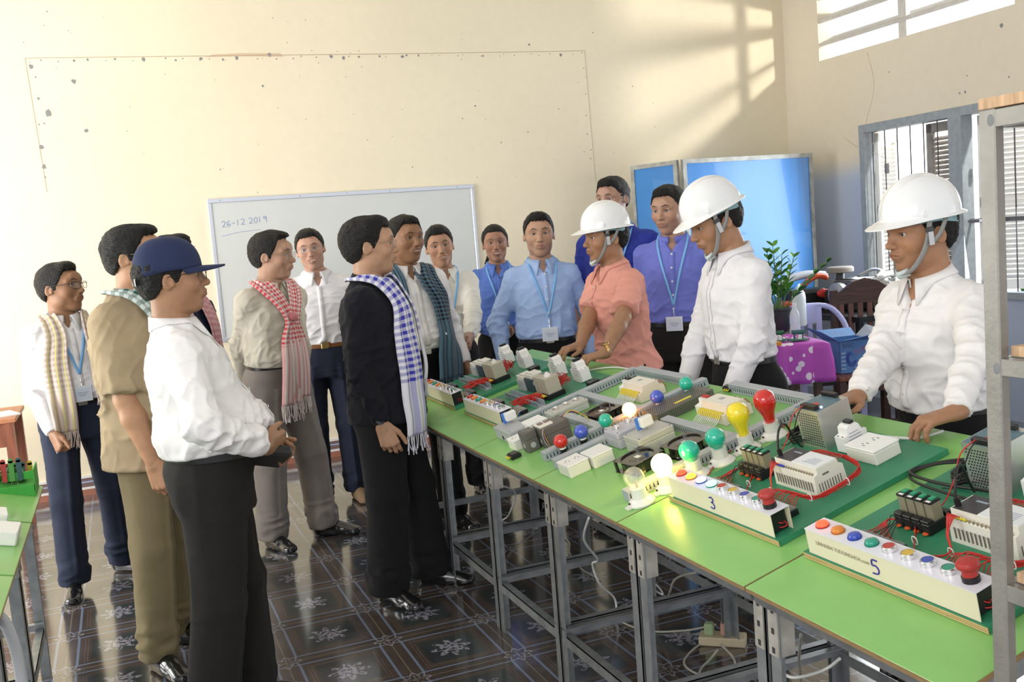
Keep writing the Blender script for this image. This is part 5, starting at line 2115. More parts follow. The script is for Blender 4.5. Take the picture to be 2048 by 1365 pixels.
def button_set(kind, colr, x, y, z, parent, lit=0):
    """pilot lamp, push button or emergency stop on a control box"""
    if kind == 'lamp':
        c = COL[colr]
        if lit:
            e = {'red': (1, .06, .02), 'orange': (1, .42, .03), 'blue': (.35, .5, 1), 'green': (.35, 1, .75)}[colr]
            m = mat('lit_lens_' + colr, c, .3, emit=e, estr=lit)
        else:
            m = mat('lens_' + colr, c, .12, coat=.8)
        mb = MB(); mb.cyl((x, y, z), (x, y, z + .003), .0155, n=24)
        b = mb.build('pilot_lamp', mat('lamp_bezel_' + colr, tuple(v * .6 for v in c), .3), parent, smooth=30)
        mb = MB(); mb.lathe([(.0140, .003), (.0140, .007), (.0125, .0095), (.009, .0110), (.0002, .0118)], 24, origin=(x, y, z))
        mb.build('lamp_lens', m, b, smooth=40)
    elif kind == 'button':
        mb = MB(); mb.lathe([(.0158, 0), (.0158, .002), (.0150, .0022), (.0150, .0105), (.0138, .012), (.0122, .012), (.0122, .0100)], 28, origin=(x, y, z))
        b = mb.build('push_button', M_CHROME, parent, smooth=30)
        mb = MB(); mb.lathe([(.0120, .009), (.0118, .0112), (.0002, .0116)], 24, origin=(x, y, z))
        mb.build('button_cap', mat('cap_' + colr, tuple(.8 * v + .03 for v in COL[colr]), .4), b, smooth=40)
    else:
        mb = MB(); mb.lathe([(.0165, 0), (.0165, .010), (.0140, .012)], 28, origin=(x, y, z))
        b = mb.build('emergency_stop', M_BLKP, parent, smooth=30)
        mb = MB(); mb.lathe([(.0145, .012), (.0135, .024), (.019, .028), (.0215, .031), (.0215, .036), (.018, .041), (.010, .043), (.0002, .0435)], 32, origin=(x, y, z))
        mb.build('mushroom_head', mat('stop_red', (.42, .035, .03), .45), b, smooth=40)


def stroke_text(strokes, size, m, parent, name, M, r=.0016):
    """handwriting laid as thin raised strokes; strokes are lists of (a, b) in letter units"""
    mb = MB(); mb.M = M
    for s_ in strokes:
        mb.tube([(a * size, b * size, 0) for a, b in s_], r, n=6, smooth=4)
    return mb.build(name, m, parent, smooth=True)


GLY = {
    '3': [[(.1, .9), (.45, 1), (.65, .8), (.5, .6), (.3, .55), (.6, .45), (.68, .2), (.45, 0), (.08, .08)]],
    '5': [[(.66, 1), (.2, .98), (.16, .6), (.45, .62), (.68, .4), (.55, .08), (.08, .02)]],
    '2': [[(.05, .8), (.3, 1), (.6, .8), (.45, .45), (.05, .02), (.35, .05), (.7, 0)]],
    '6': [[(.6, .9), (.25, .8), (.1, .35), (.3, 0), (.6, .2), (.45, .45), (.15, .3)]],
    '1': [[(.3, .95), (.25, .5), (.2, 0)]],
    '0': [[(.4, .95), (.1, .6), (.15, .1), (.45, .02), (.65, .4), (.6, .85), (.4, .95)]],
    '9': [[(.6, .75), (.35, .95), (.1, .7), (.3, .5), (.6, .75), (.6, .3), (.5, -.15)]],
    '-': [[(.1, .45), (.6, .48)]],
}


def handwriting(txt, size, m, parent, name, M, r=.0016, pitch=.85):
    st = []
    x = 0
    for ch in txt:
        if ch == ' ':
            x += .55; continue
        for g_ in GLY[ch]:
            st.append([(a + x, b) for a, b in g_])
        x += pitch
    return stroke_text(st, size, m, parent, name, M, r)


def printed(txt, size, m, parent, name, M, ext=.0003):
    cu = bpy.data.curves.new(name, 'FONT')
    cu.body = txt; cu.size = size; cu.extrude = ext
    tmp = bpy.data.objects.new('t', cu); C.objects.link(tmp)
    dg = bpy.context.evaluated_depsgraph_get()
    me = bpy.data.meshes.new_from_object(tmp.evaluated_get(dg))
    bpy.data.objects.remove(tmp)
    me.materials.clear(); me.materials.append(m)
    o = bpy.data.objects.new(name, me); C.objects.link(o)
    o.parent = parent; o.matrix_local = M
    return o


def control_box(t, y0, y1, x0, spec, mark=None, w=.056, h=.058, end_dark=True):
    """sheet metal channel box lying along y, front at x0; spec is the list of buttons from the far end"""
    mb = MB()
    e = .003
    front = [(x0, 0), (x0 + .006, h)]
    # profile: front leans back slightly, open at the near end
    n0 = y0 + .002
    def quad(p, q, th):
        (xa, za), (xb, zb) = p, q
        dx, dz = xb - xa, zb - za
        L = math.hypot(dx, dz)
        nx, nz = -dz / L * th, dx / L * th
        mb.prism([(xa, za), (xb, zb), (xb - nx, zb - nz), (xa - nx, za - nz)], y0, y1, axis='y', mi=quad.mi)
    quad.mi = 0
    quad((x0, .001), (x0 + .004, h), .0016)
    quad((x0 + w + .004, h), (x0 + w, .001), .0016)
    quad.mi = 1
    mb.prism([(x0 + .003, h), (x0 + w + .005, h), (x0 + w + .005, h + .0018), (x0 + .003, h + .0018)], y0 - .001, y1 + .001, axis='y', mi=1)
    quad.mi = 0
    mb.prism([(x0 + .001, .001), (x0 + w, .001), (x0 + w + .003, h), (x0 + .004, h)], y1 - .002, y1, axis='y', mi=0)
    b = mb.build('control_box', [M_CREAM, M_LILAC], t)
    mb = MB()
    mb.box(x0 + .004, x0 + w - .004, y0 + .012, y0 + .02, .004, h - .004)
    mb.build('box_inside', M_BLKP, b)
    rn = random.Random(int(y0 * 100))
    wires('loose_wire', M_REDW, [[(x0 + .02, y0 + .03, .02), (x0 + .03, y0 + .010, .012), (x0 + .045, y0 + .004, .016), (x0 + .04, y0 + .03, .03)],
                                 [(x0 + .02, y0 + .03, .03), (x0 + .035, y0 + .006, .022), (x0 + .045, y0 + .03, .02)]], .0014, b)
    n = len(spec)
    for i, sp in enumerate(spec):
        y = y1 - .028 - (y1 - y0 - .062) * i / (n - 1)
        button_set(*sp[:2], x0 + .004 + w / 2, y, h + .0018, b, *(sp[2:]))
    if mark:
        M = Matrix.Translation((x0 + .0005, (y0 + y1) / 2 + .035, .014)) @ Matrix.Rotation(R(-90), 4, 'Z') @ Matrix.Rotation(R(90 - 3), 4, 'X')
        handwriting(mark, .032, mat('blue_marker', (.03, .03, .28), .6), b, 'handwritten_number', M, .0018)
    return b


def terminal_block(t, y0, y1, x, colr=M_BLUEW, z=0.0):
    mb = MB()
    mb.box(x - .014, x + .014, y0, y1, z, z + .016, bev=.001)
    o = mb.build('terminal_block', M_BLKP, t)
    mb = MB(); mb.box(x - .009, x + .012, y0 + .003, y1 - .003, z + .016, z + .0195)
    mb.build('terminal_cover', M_CLEAR, o)
    mb = MB()
    k = int((y1 - y0) / .0105)
    for i in range(k):
        y = y0 + .008 + i * .0105
        mb.cyl((x - .012, y, z + .0155), (x - .012, y, z + .0175), .0032, n=8)
    s_ = mb.build('screw_row', M_CHROME, o, smooth=30)
    s_['kind'] = 'stuff'
    mb = MB()
    for i in range(k):
        y = y0 + .008 + i * .0105
        mb.tube([(x - .014, y, z + .014), (x - .024, y + .001, z + .010), (x - .030, y, z + .001)], .0026, n=6, mi=i % 2)
    f = mb.build('ferrule_row', [M_BLUEW, M_YELW], o, smooth=True)
    f['kind'] = 'stuff'
    return o


def relay(t, x, y, clearm):
    mb = MB()
    mb.box(x - .035, x + .035, y - .0115, y + .0115, 0, .026, bev=.002)
    mb.box(x - .035, x - .018, y - .0115, y + .0115, .026, .034, bev=.002)
    mb.box(x + .020, x + .035, y - .0115, y + .0115, .026, .034, bev=.002)
    o = mb.build('relay', M_BLKP, t)
    mb = MB(); mb.box(x - .014, x + .014, y - .0105, y + .0105, .026, .066, bev=.001)
    mb.build('relay_case', mat('smoky_relay_case', (.30, .28, .20), .15, alpha=.75), o)
    mb = MB(); mb.box(x - .009, x + .009, y - .007, y + .007, .030, .055)
    mb.build('relay_coil', mat('relay_brass', (.55, .42, .12), .4, metal=.4), o)
    mb = MB(); mb.box(x - .015, x + .015, y - .011, y + .011, .0655, .071, bev=.0008)
    mb.box(x - .004, x + .010, y - .006, y + .006, .071, .074, 1)
    mb.box(x - .014, x - .008, y - .008, y + .004, .071, .0716, 2)
    mb.build('relay_cap', [M_BLKP, mat('relay_green_tab', (.02, .30, .15), .4), M_WHITEP], o)
    mb = MB(); mb.lathe([(.007, 0), (.0065, .003), (.0002, .0035)], 14, origin=(x - .036, y, .004))
    mb.build('release_tab', mat('orange_tab', (.75, .12, .03), .4), o)
    return o


def breaker(t, x, y, w=.036, m=M_WHITEP, toggle=M_BLKP, scale=1.0, lines=True, rot=0):
    """modular circuit breaker: stepped side profile in the x-z plane, w wide along y"""
    s = scale
    M = Matrix.Translation((x, y, 0)) @ Matrix.Rotation(R(rot), 4, 'Z') @ Matrix.Scale(s, 4)
    prof = [(-.040, .004), (-.040, .046), (-.024, .050), (-.022, .068), (-.012, .074), (.012, .074), (.020, .066), (.024, .050), (.040, .046), (.040, .004), (.022, .0), (-.022, .0)]
    mb = MB(); mb.M = M
    mb.prism(prof, -w / 2, w / 2, axis='y')
    o = mb.build('circuit_breaker', m, t)
    mb = MB(); mb.M = M
    mb.box(-.006, .010, -w / 2 + .004, w / 2 - .004, .0735, .082, bev=.002)
    mb.build('toggle', toggle, o)
    mb = MB(); mb.M = M
    for yy in (-w / 4, w / 4):
        for xx in (-.032, .032):
            mb.cyl((xx, yy, .0465), (xx, yy, .0478), .0045, n=10)
    mb.build('terminal_screws', M_DARKH, o)
    if lines:
        mb = MB(); mb.M = M
        for sd in (-1, 1):
            for i, (a, b_) in enumerate(((-.018, .012), (-.022, .020), (-.024, .022), (-.020, .014))):
                mb.box(a, b_, sd * (w / 2), sd * (w / 2 + .0004), .050 - i * .009, .0525 - i * .009)
        mb.build('printed_lines', mat('faint_print', (.32, .36, .45), .6), o)
    return o


def socket_box(t_or_none, label, M, sx=.086, sy=.086, h=.034, name='socket_outlet', mbody=None, holes=True, group=None):
    o = thing(name, label, 'socket', matrix=M, group=group) if t_or_none is None else None
    par = o if o else t_or_none
    base = Matrix.Identity(4) if o else M
    mb = MB(); mb.M = base
    mb.box(-sx / 2, sx / 2, -sy / 2, sy / 2, 0, h, bev=.003)
    b = mb.build('box_body' if o else 'socket_outlet', mbody or M_IVORY, par)
    mb = MB(); mb.M = base
    mb.box(-sx / 2 - .001, sx / 2 + .001, -sy / 2 - .001, sy / 2 + .001, h + .0006, h + .007, bev=.002)
    f = mb.build('face_plate', M_WHITEP, par if o else b)
    if holes:
        mb = MB(); mb.M = base
        for q in (-1, 1):
            for a, c_ in ((-.007, 0), (.007, 0)):
                mb.box(q * .018 + a - .0012, q * .018 + a + .0012, -.004, .004, h + .0068, h + .0074)
            mb.box(q * .018 - .003, q * .018 + .003, .010, .0125, h + .0068, h + .0074)
        mb.build('pin_holes', M_BLKP, f)
    return o or b


def perforated(mb, o, du, dv, nu, nv, r, nrm):
    for i in range(nu):
        for j in range(nv):
            p = Vector(o) + Vector(du) * (i + .5 * (j % 2)) + Vector(dv) * j
            mb.cyl(p, p + Vector(nrm) * .0004, r, n=6)


def training_board(label, y0, y1, spec, kind, mark=None, group=None, seed=1, ferr=M_BLUEW):
    yc = (y0 + y1) / 2
    M = TM(yc, .16)
    t = thing('training_board', label, 'training board', matrix=M, group=group)
    hy = (y1 - y0) / 2
    rn = random.Random(seed)
    mb = MB()
    L = .545
    mb.box(0, L, -hy, hy, .0015, .0165, 0)
    mb.box(-.0008, .001, -hy, hy, .0018, .0145, 1)
    mb.box(-.0012, 0, -hy, hy, .0058, .0068, 2)
    mb.box(-.0012, 0, -hy, hy, .0100, .0108, 2)
    mb.build('board', [M_BOARD, M_PLY, M_EDGE], t)
    sub = Matrix.Translation((0, 0, .0165))
    holder = t
    def shifted(fn, *a, **k):
        o = fn(holder, *a, **k)
        o.matrix_local = sub
        return o
    shifted(control_box, -hy + .018, hy - .018, .004, spec, mark)
    if kind == 'controller':
        shifted(terminal_block, .055, .185, .108)
        shifted(terminal_block, -.185, -.045, .102)
        for i in range(4):
            shifted(relay, .225, .150 - i * .026, None)
        # logic controller
        c0 = .20; py0, py1 = -.155, .012
        mb = MB()
        mb.prism([(c0, 0), (c0 + .004, .052), (c0 + .016, .056), (c0 + .016, .070), (c0 + .082, .070), (c0 + .084, .056), (c0 + .096, .052), (c0 + .10, 0)], py0, py1, axis='y')
        pc = mb.build('logic_controller', M_IVORY, t); pc.matrix_local = sub
        mb = MB(); mb.box(c0 + .018, c0 + .082, py0 + .10, py1 - .004, .070, .0712)
        mb.build('dark_cover', mat('charcoal_cover', (.045, .045, .05), .35), pc)
        mb = MB(); mb.box(c0 + .018, c0 + .082, py0 + .002, py0 + .098, .070, .0718)
        cv = mb.build('pale_cover', mat('pale_cover', (.74, .76, .78), .35), pc)
        mb = MB()
        for i in range(5):
            mb.box(c0 + .030 + i * .006, c0 + .032 + i * .006, py0 + .02, py0 + .07 - i * .004, .0719, .0722)
        mb.box(c0 + .06, c0 + .066, py0 + .11, py0 + .14, .0713, .0716)
        mb.build('cover_print', mat('faint_print', (.32, .36, .45), .6), cv)
        for xx in (c0 + .008, c0 + .089):
            mb = MB()
            for i in range(15):
                mb.cyl((xx, py0 + .010 + i * .0103, .050), (xx, py0 + .010 + i * .0103, .0595), .0032, n=8)
            q = mb.build('terminal_row', mat('brass_terminal', (.55, .50, .38), .3, metal=.7), pc, smooth=30)
            q['kind'] = 'stuff'
        mb = MB()
        for i in range(14):
            mb.box(c0 - .0004 + .0002, c0 + .0004, py0 + .012 + i * .0106, py0 + .016 + i * .0106, .010, .036)
        for j in range(9):
            mb.box(c0 + .012 + j * .0085, c0 + .015 + j * .0085, py0 - .0004, py0 + .0004, .008, .030)
        mb.box(c0 + .030, c0 + .050, py0 - .0005, py0 + .0002, .046, .051)
        q = mb.build('vent_slots', mat('vent_shadow', (.16, .13, .10), .8), pc); q['kind'] = 'stuff'
        # power supply
        mb = MB()
        px0, px1, qy0, qy1, ph = .405, .515, .045, .145, .115
        mb.box(px0, px1, qy0, qy1, 0, ph)
        ps = mb.build('power_supply', M_ALU, t); ps.matrix_local = sub
        mb = MB()
        perforated(mb, (px0, qy0 + .008, .010), (0, .0078, 0), (0, 0, .0075), 11, 13, .0024, (-1, 0, 0))
        perforated(mb, (px0 + .008, qy0, .010), (.0078, 0, 0), (0, 0, .0075), 0, 13, .0024, (0, -1, 0))
        q = mb.build('vent_holes', M_BLKP, ps); q['kind'] = 'stuff'
        mb = MB(); mb.box(px0 + .001, px1 - .02, qy0 + .004, qy1 - .004, ph, ph + .0015)
        pn = mb.build('front_label', mat('teal_label', (.10, .18, .22), .35), ps)
        mb = MB(); mb.cyl((px0 + .035, (qy0 + qy1) / 2, ph + .0015), (px0 + .035, (qy0 + qy1) / 2, ph + .003), .012, n=20)
        mb.build('round_dial', mat('red_dial', (.6, .05, .04), .3), pn, smooth=30)
        mb = MB(); mb.cyl((px0 + .028, qy0 + .014, ph + .0015), (px0 + .028, qy0 + .014, ph + .004), .003, n=10)
        mb.build('indicator_light', mat('blue_white_led', (.6, .6, 1), .3, emit=(.55, .6, 1), estr=9), pn, smooth=True)
        mb = MB()
        mb.box(px0 + .002, px0 + .018, qy0 + .01, qy1 - .03, ph, ph + .014, bev=.001)
        mb.build('terminal_strip', M_BLKP, ps)
        mb = MB(); mb.box(px1 - .018, px1 - .004, qy0 + .03, qy1 - .01, ph, ph + .012, bev=.001)
        mb.build('terminal_strip', M_BLKP, ps)
        o = shifted(breaker, .45, -.012, w=.036)
        socket_box(t, '', sub @ Matrix.Translation((.435, -.105, 0)), .086, .110)
        # looms
        z = .0185
        y_t = -.115
        P = []
        for i in range(13):
            a = rn.uniform
            P.append([(.112 + a(0, .006), y_t - .06 + i * .010, .034), (.14, y_t - .05 + i * .008, .040 + a(0, .012)), (.165, -.165 - a(0, .012), .030 + a(0, .012)),
                      (.20, -.180 - a(0, .008), .026 + a(0, .01)), (.27, -.186 - a(0, .008), .030 + a(0, .012)), (.33, -.165 - a(0, .01), .04 + a(0, .015)), (.335 + a(0, .01), -.11 + i * .006, .060), (c0 + .092, -.14 + i * .010, .074)])
        wires('red_wire_loom', M_REDW, P, .00125, t)
        P = []
        for i in range(7):
            a = rn.uniform
            P.append([(c0 + .008, .004 - i * .005, .074), (c0 - .006, .0 - i * .003, .080 + a(0, .006)), (c0 - .025, -.006 - a(0, .006), .050), (.150, -.030 - a(0, .006), .030), (.125, -.015 - a(0, .006), .024 + a(0, .004)),
                      (.120, .03, .022 + a(0, .004)), (.145, .06, .026), (.185, .095, .024 + a(0, .006)), (.20, .13, .03), (.185, .175, .028 + a(0, .004)), (.140, .165 - i * .006, .034), (.118, .165 - i * .012, .036)])
        wires('red_wire_loom', M_REDW, P, .00125, t)
        wires('black_wire', M_BLKW, [[(.118, .10 + i * .016, .036), (.150, .10 + i * .012, .060 - i * .006), (.185, .10 + i * .02, .045), (.19, .06 + i * .02, .03)] for i in range(4)], .0012, t)
        for p in ((.150, -.034, .028), (.27, -.190, .036), (.165, -.172, .036), (.148, .062, .028)):
            mb = MB(); mb.tube([(p[0], p[1] - .006, p[2] - .008), (p[0], p[1] + .006, p[2] - .006), (p[0], p[1] + .005, p[2] + .008), (p[0], p[1] - .006, p[2] + .007)], .0013, n=6, closed=True)
            mb.build('cable_tie', M_WHITEP, t, smooth=True)
        mb = MB()
        for i in range(5):
            y = .0 - i * .0085
            mb.tube([(c0 + .008, y, .072), (c0 + .001, y, .079)], .0028, n=6, smooth=0)
        mb.build('ferrule_row', ferr, t, smooth=True)['kind'] = 'stuff'
        # cable with plug up from the controller, coil and supply wires
        wires('programming_cable', M_BLKW, [[(c0 + .03, .002, .076), (c0 + .03, .004, .110), (c0 + .05, .010, .150), (c0 + .09, .035, .148), (c0 + .12, .055, .09), (c0 + .16, .09, .04), (.42, .16, .03), (.47, .205, .026)]], .0032, t)
        mb = MB(); mb.cyl((c0 + .03, .002, .070), (c0 + .03, .003, .105), .0065, n=12)
        mb.build('cable_plug', M_BLKP, t, smooth=30)
        co = []
        for i in range(5):
            rx, ry = .062 + rn.uniform(-.008, .008), .042 + rn.uniform(-.006, .006)
            ox, oy = .455 + rn.uniform(-.01, .01), .178 + rn.uniform(-.004, .004)
            co.append([(ox + rx * math.cos(2 * PI * j / 12), oy + ry * .8 * math.sin(2 * PI * j / 12), .022 + i * .006 + .004 * math.sin(3 * j)) for j in range(13)])
        wires('cable_coil', M_BLKW, co, .003, t, k=4)
        wires('supply_wire', M_REDW, [[(px0 + .006, .10, ph + .03), (px0 - .03, .12, .12), (px0 - .06, .13, .06), (px0 - .12, .12, .03), (.27, .165, .03), (.21, .18, .025)]], .0016, t)
        wires('supply_wire', M_BLKW, [[(px0 + .006, .09, ph + .03), (px0 - .02, .10, .13), (px0 - .05, .13, .05), (px0 - .05, .18, .03)]], .0016, t)
    else:
        # contactors, relays, duct and breakers of the relay board
        for (x, y, w, h, dk) in ((.30, .165, .070, .050, M_GREYP), (.31, .085, .085, .060, M_DARKG)):
            mb = MB()
            mb.box(x - .035, x + .035, y - w / 2, y + w / 2, 0, h, bev=.002)
            mb.box(x - .030, x + .030, y - w / 2 - .002, y + w / 2 + .002, h * .55, h * .82, bev=.001, mi=1)
            co = mb.build('contactor', [dk, M_GREYP], t); co.matrix_local = sub
            mb = MB(); mb.box(x - .030, x + .028, y - w / 2 + .004, y + w / 2 - .004, h, h + .020, bev=.003)
            top = mb.build('auxiliary_block', M_IVORY, co)
            mb = MB()
            for i in range(4):
                mb.cyl((x - .02, y - w / 2 + .012 + i * (w - .024) / 3, h + .020), (x - .02, y - w / 2 + .012 + i * (w - .024) / 3, h + .0206), .004, n=8)
            mb.build('terminal_screws', M_DARKH, top)
        mb = MB(); mb.box(.26, .325, -.155, -.090, .022, .092, bev=.002)
        tr = mb.build('timer_relay', mat('khaki_plastic', (.44, .41, .33), .4), t); tr.matrix_local = sub
        mb = MB(); mb.box(.25, .335, -.160, -.085, 0, .022, bev=.002)
        mb.build('relay_base', M_BLKP, tr)
        mb = MB(); mb.lathe([(.016, .092), (.014, .102), (.008, .104), (.007, .110), (.0002, .110)], 20, origin=(.292, -.122, 0))
        mb.build('timer_knob', mat('clear_knob', (.75, .74, .70), .2), tr, smooth=30)
        for i in range(3):
            mb = MB(); mb.box(.262, .322, -.080 + i * .022, -.062 + i * .022, 0, .088, bev=.0015)
            r_ = mb.build('timer_module', mat('khaki_plastic', (.44, .41, .33), .4), t); r_.matrix_local = sub
            mb = MB(); mb.box(.30, .32, -.078 + i * .022, -.064 + i * .022, .088, .0885)
            mb.build('module_window', mat('module_green', (.03, .12, .06), .4), r_)
        # slotted wiring duct
        mb = MB()
        for x in (.185, .215):
            mb.box(x - .0012, x + .0012, -.20, .17, 0, .026)
        mb.box(.184, .216, -.20, .17, 0, .002)
        dk = mb.build('wiring_duct', M_DUCT, t); dk.matrix_local = sub
        mb = MB()
        for i in range(24):
            mb.box(.1832, .1838, -.192 + i * .015, -.188 + i * .015, .006, .022)
        mb.build('duct_slots', M_DARKH, dk)['kind'] = 'stuff'
        for y, k_ in ((.12, 0), (-.14, 1)):
            shifted(terminal_block, y - .05, y + .05, .125)
        shifted(breaker, .46, .165, w=.036, rot=90, scale=1.22)
        shifted(breaker, .46, -.075, w=.036, rot=90, scale=1.22)
        P = []
        for i in range(22):
            a = rn.uniform
            P.append([(.13 + a(0, .02), -.05 + a(-.05, .06), .03), (.18, -.07 + a(-.06, .05), .03 + a(0, .02)), (.225 + a(0, .01), -.10 + a(-.05, .04), .032 + a(0, .02)), (.255, -.15 + i * .006, .035)])
        wires('red_wire_loom', M_REDW, P, .0016, t)
        P = []
        for i in range(14):
            a = rn.uniform
            P.append([(.33, -.12 + a(-.03, .06), .05), (.37, -.10 + a(-.08, .06), .06 + a(0, .03)), (.38 + a(0, .03), -.02 + a(-.05, .08), .04), (.35, .10 + a(-.05, .05), .05 + a(0, .03))])
        wires('red_wire_loom', M_REDW, P, .0015, t)
        wires('blue_wire_loom', mat('blue_wire', (.06, .10, .35), .4), [[(.34, .06 + i * .01, .06), (.37, .05 + i * .014, .075), (.40, .11, .05), (.43, .15, .04)] for i in range(4)], .0013, t)
        wires('yellow_wire_loom', M_YELW, [[(.25, -.15 + i * .012, .036), (.243, -.15 + i * .012, .042), (.236, -.15 + i * .012, .036)] for i in range(9)], .0024, t)
        mb = MB(); mb.box(.42, .47, -.225, -.185, 0, .018, bev=.002)
        cn = mb.build('black_connector', M_BLKP, t); cn.matrix_local = sub
    return t


SP35 = lambda lit: [('lamp', 'red', lit[0]), ('lamp', 'orange', lit[1]), ('lamp', 'blue', lit[2]), ('lamp', 'green', lit[3]),
                    ('button', 'red'), ('button', 'yellow'), ('button', 'blue'), ('button', 'green'), ('stop', 'red')]
SP12 = [('lamp', 'red'), ('lamp', 'orange'), ('lamp', 'green'), ('lamp', 'orange'), ('button', 'yellow'), ('button', 'yellow'), ('button', 'blue'), ('button', 'green')]
b5 = training_board('training board marked 5 with a red emergency stop, nearest the camera', 1.265, 1.772, SP35((2.2, 0, 0, 0)), 'controller', '5', seed=5, ferr=M_YELW)
b3 = training_board('training board marked 3 with four lit pilot lamps and red wires', 1.862, 2.358, SP35((2.0, 2.6, 2.2, 1.8)), 'controller', '3', seed=3)
b2 = training_board('relay training board with a big loom of red and yellow wires', 3.625, 4.105, SP12, 'relay', None, seed=2)
b1 = training_board('relay training board farthest down the table beside the check scarf', 4.235, 4.745, SP12, 'relay', None, seed=1)
cb5 = [c_ for c_ in b5.children if c_.name.startswith('control_box')][0]
printed('LINHKIEN TUDONGHOA.com', .0125, mat('pencil_grey_print', (.38, .34, .24), .7), cb5, 'printed_text',
        Matrix.Translation((.0052, .205, .030)) @ Matrix.Rotation(R(-90), 4, 'Z') @ Matrix.Rotation(R(86), 4, 'X'))


# ---- wiring ducts laid on the tops
def duct(label, y0, y1, u0, u1, w=.034, h=.034):
    """closed slotted duct; it runs along whichever side is longer"""
    along_u = (u1 - u0) > (y1 - y0)
    yc, uc = (y0 + y1) / 2, (u0 + u1) / 2
    t = thing('wiring_duct', label, 'wiring duct', matrix=TM(yc, uc), group='grey slotted wiring ducts on the tables')
    a, b = (u1 - u0) / 2, (y1 - y0) / 2
    mb = MB(); mb.box(-a, a, -b, b, .0008, h - .004)
    mb.build('duct_body', M_DUCT, t)
    mb = MB(); mb.box(-a, a, -b - .0008, b + .0008, h - .008, h, bev=.0015)
    mb.build('duct_lid', mat('grey_duct_lid', (.40, .43, .46), .45), t)
    mb = MB()
    n = int((2 * a if along_u else 2 * b) / .0135)
    for i in range(n):
        q = -(a if along_u else b) + .008 + i * .0135
        for sd in (-1, 1):
            if along_u:
                mb.cyl((q, sd * b, .012), (q, sd * (b + .0004), .012), .0028, n=8)
                mb.box(q - .0014, q + .0014, sd * b, sd * (b + .0004), .012, .023)
            else:
                mb.cyl((sd * a, q, .012), (sd * (a + .0004), q, .012), .0028, n=8)
                mb.box(sd * a, sd * (a + .0004), q - .0014, q + .0014, .012, .023)
    mb.build('duct_slots', M_DARKH, t)['kind'] = 'stuff'
    return t


duct('long grey wiring duct running up the slope beside the front relay training board', 3.580, 3.614, .13, .78)
duct('grey wiring duct along the back edge behind the first cream controller', 3.19, 3.578, .765, .80)
duct('grey wiring duct with the row of small coloured ball lamps', 3.083, 3.117, .10, .80)
duct('grey wiring duct crossing below the first cream controller', 3.12, 3.578, .49, .525)
duct('short grey wiring duct crossing just behind the dark enclosure', 3.12, 3.40, .325, .36)
duct('grey wiring duct between the socket pair and the red ball lamp', 2.965, 2.999, .09, .40)
duct('grey wiring duct along the back edge behind the second cream controller', 2.505, 2.93, .785, .82)
duct('grey wiring duct crossing below the second cream controller', 2.505, 2.90, .475, .51)
duct('grey wiring duct with the row of large lamps, lit yellow at its lower end', 2.468, 2.502, .09, .80)


# ---- lamps
def glass_mat(colr, lit=0):
    if colr == 'clear':
        return mat('clear_bulb_glass', (.9, .9, .88), .03, alpha=.22, spec=.9)
    c = {'red': (.62, .02, .015), 'blue': (.06, .10, .55), 'teal': (.02, .48, .33), 'yellow': (.85, .68, .02)}.get(colr, (.9, .8, .5))
    if lit:
        e = {'warm': (1, .74, .12), 'amber': (1, .30, .045)}[colr]
        return mat('glowing_bulb_' + colr, (.9, .8, .6), .3, emit=e, estr=lit)
    return mat('painted_bulb_' + colr, c, .10, coat=.9)


def small_lamp(label, u, colr, lit=0, y=3.066):
    t = thing('ball_lamp', label, 'lamp', matrix=TM(y, u), group=None)
    mb = MB(); mb.cyl((0, 0, .001), (0, 0, .026), .011, .013, n=16); mb.box(-.012, .012, -.012, .012, .0008, .010)
    mb.build('lamp_holder', M_BLKP, t, smooth=30)
    mb = MB(); mb.cyl((0, 0, .026), (0, 0, .032), .0125, .0115, n=16)
    mb.build('bulb_collar', M_WHITEP, t, smooth=30)
    mb = MB(); mb.ball((0, 0, .054), .0255, 20)
    mb.build('bulb', glass_mat(colr, lit), t, smooth=True)
    return t


small_lamp('red ball lamp, lowest of the small lamp row', .166, 'red')
small_lamp('blue ball lamp next to the red ball lamp', .250, 'blue')
small_lamp('teal ball lamp between the lower blue lamp and the glowing amber lamp', .352, 'teal')
small_lamp('glowing amber ball lamp behind the button box', .452, 'amber', 11)
small_lamp('blue ball lamp just above the glowing amber lamp', .572, 'blue')
small_lamp('teal ball lamp at the top end of the small lamp row', .700, 'teal')


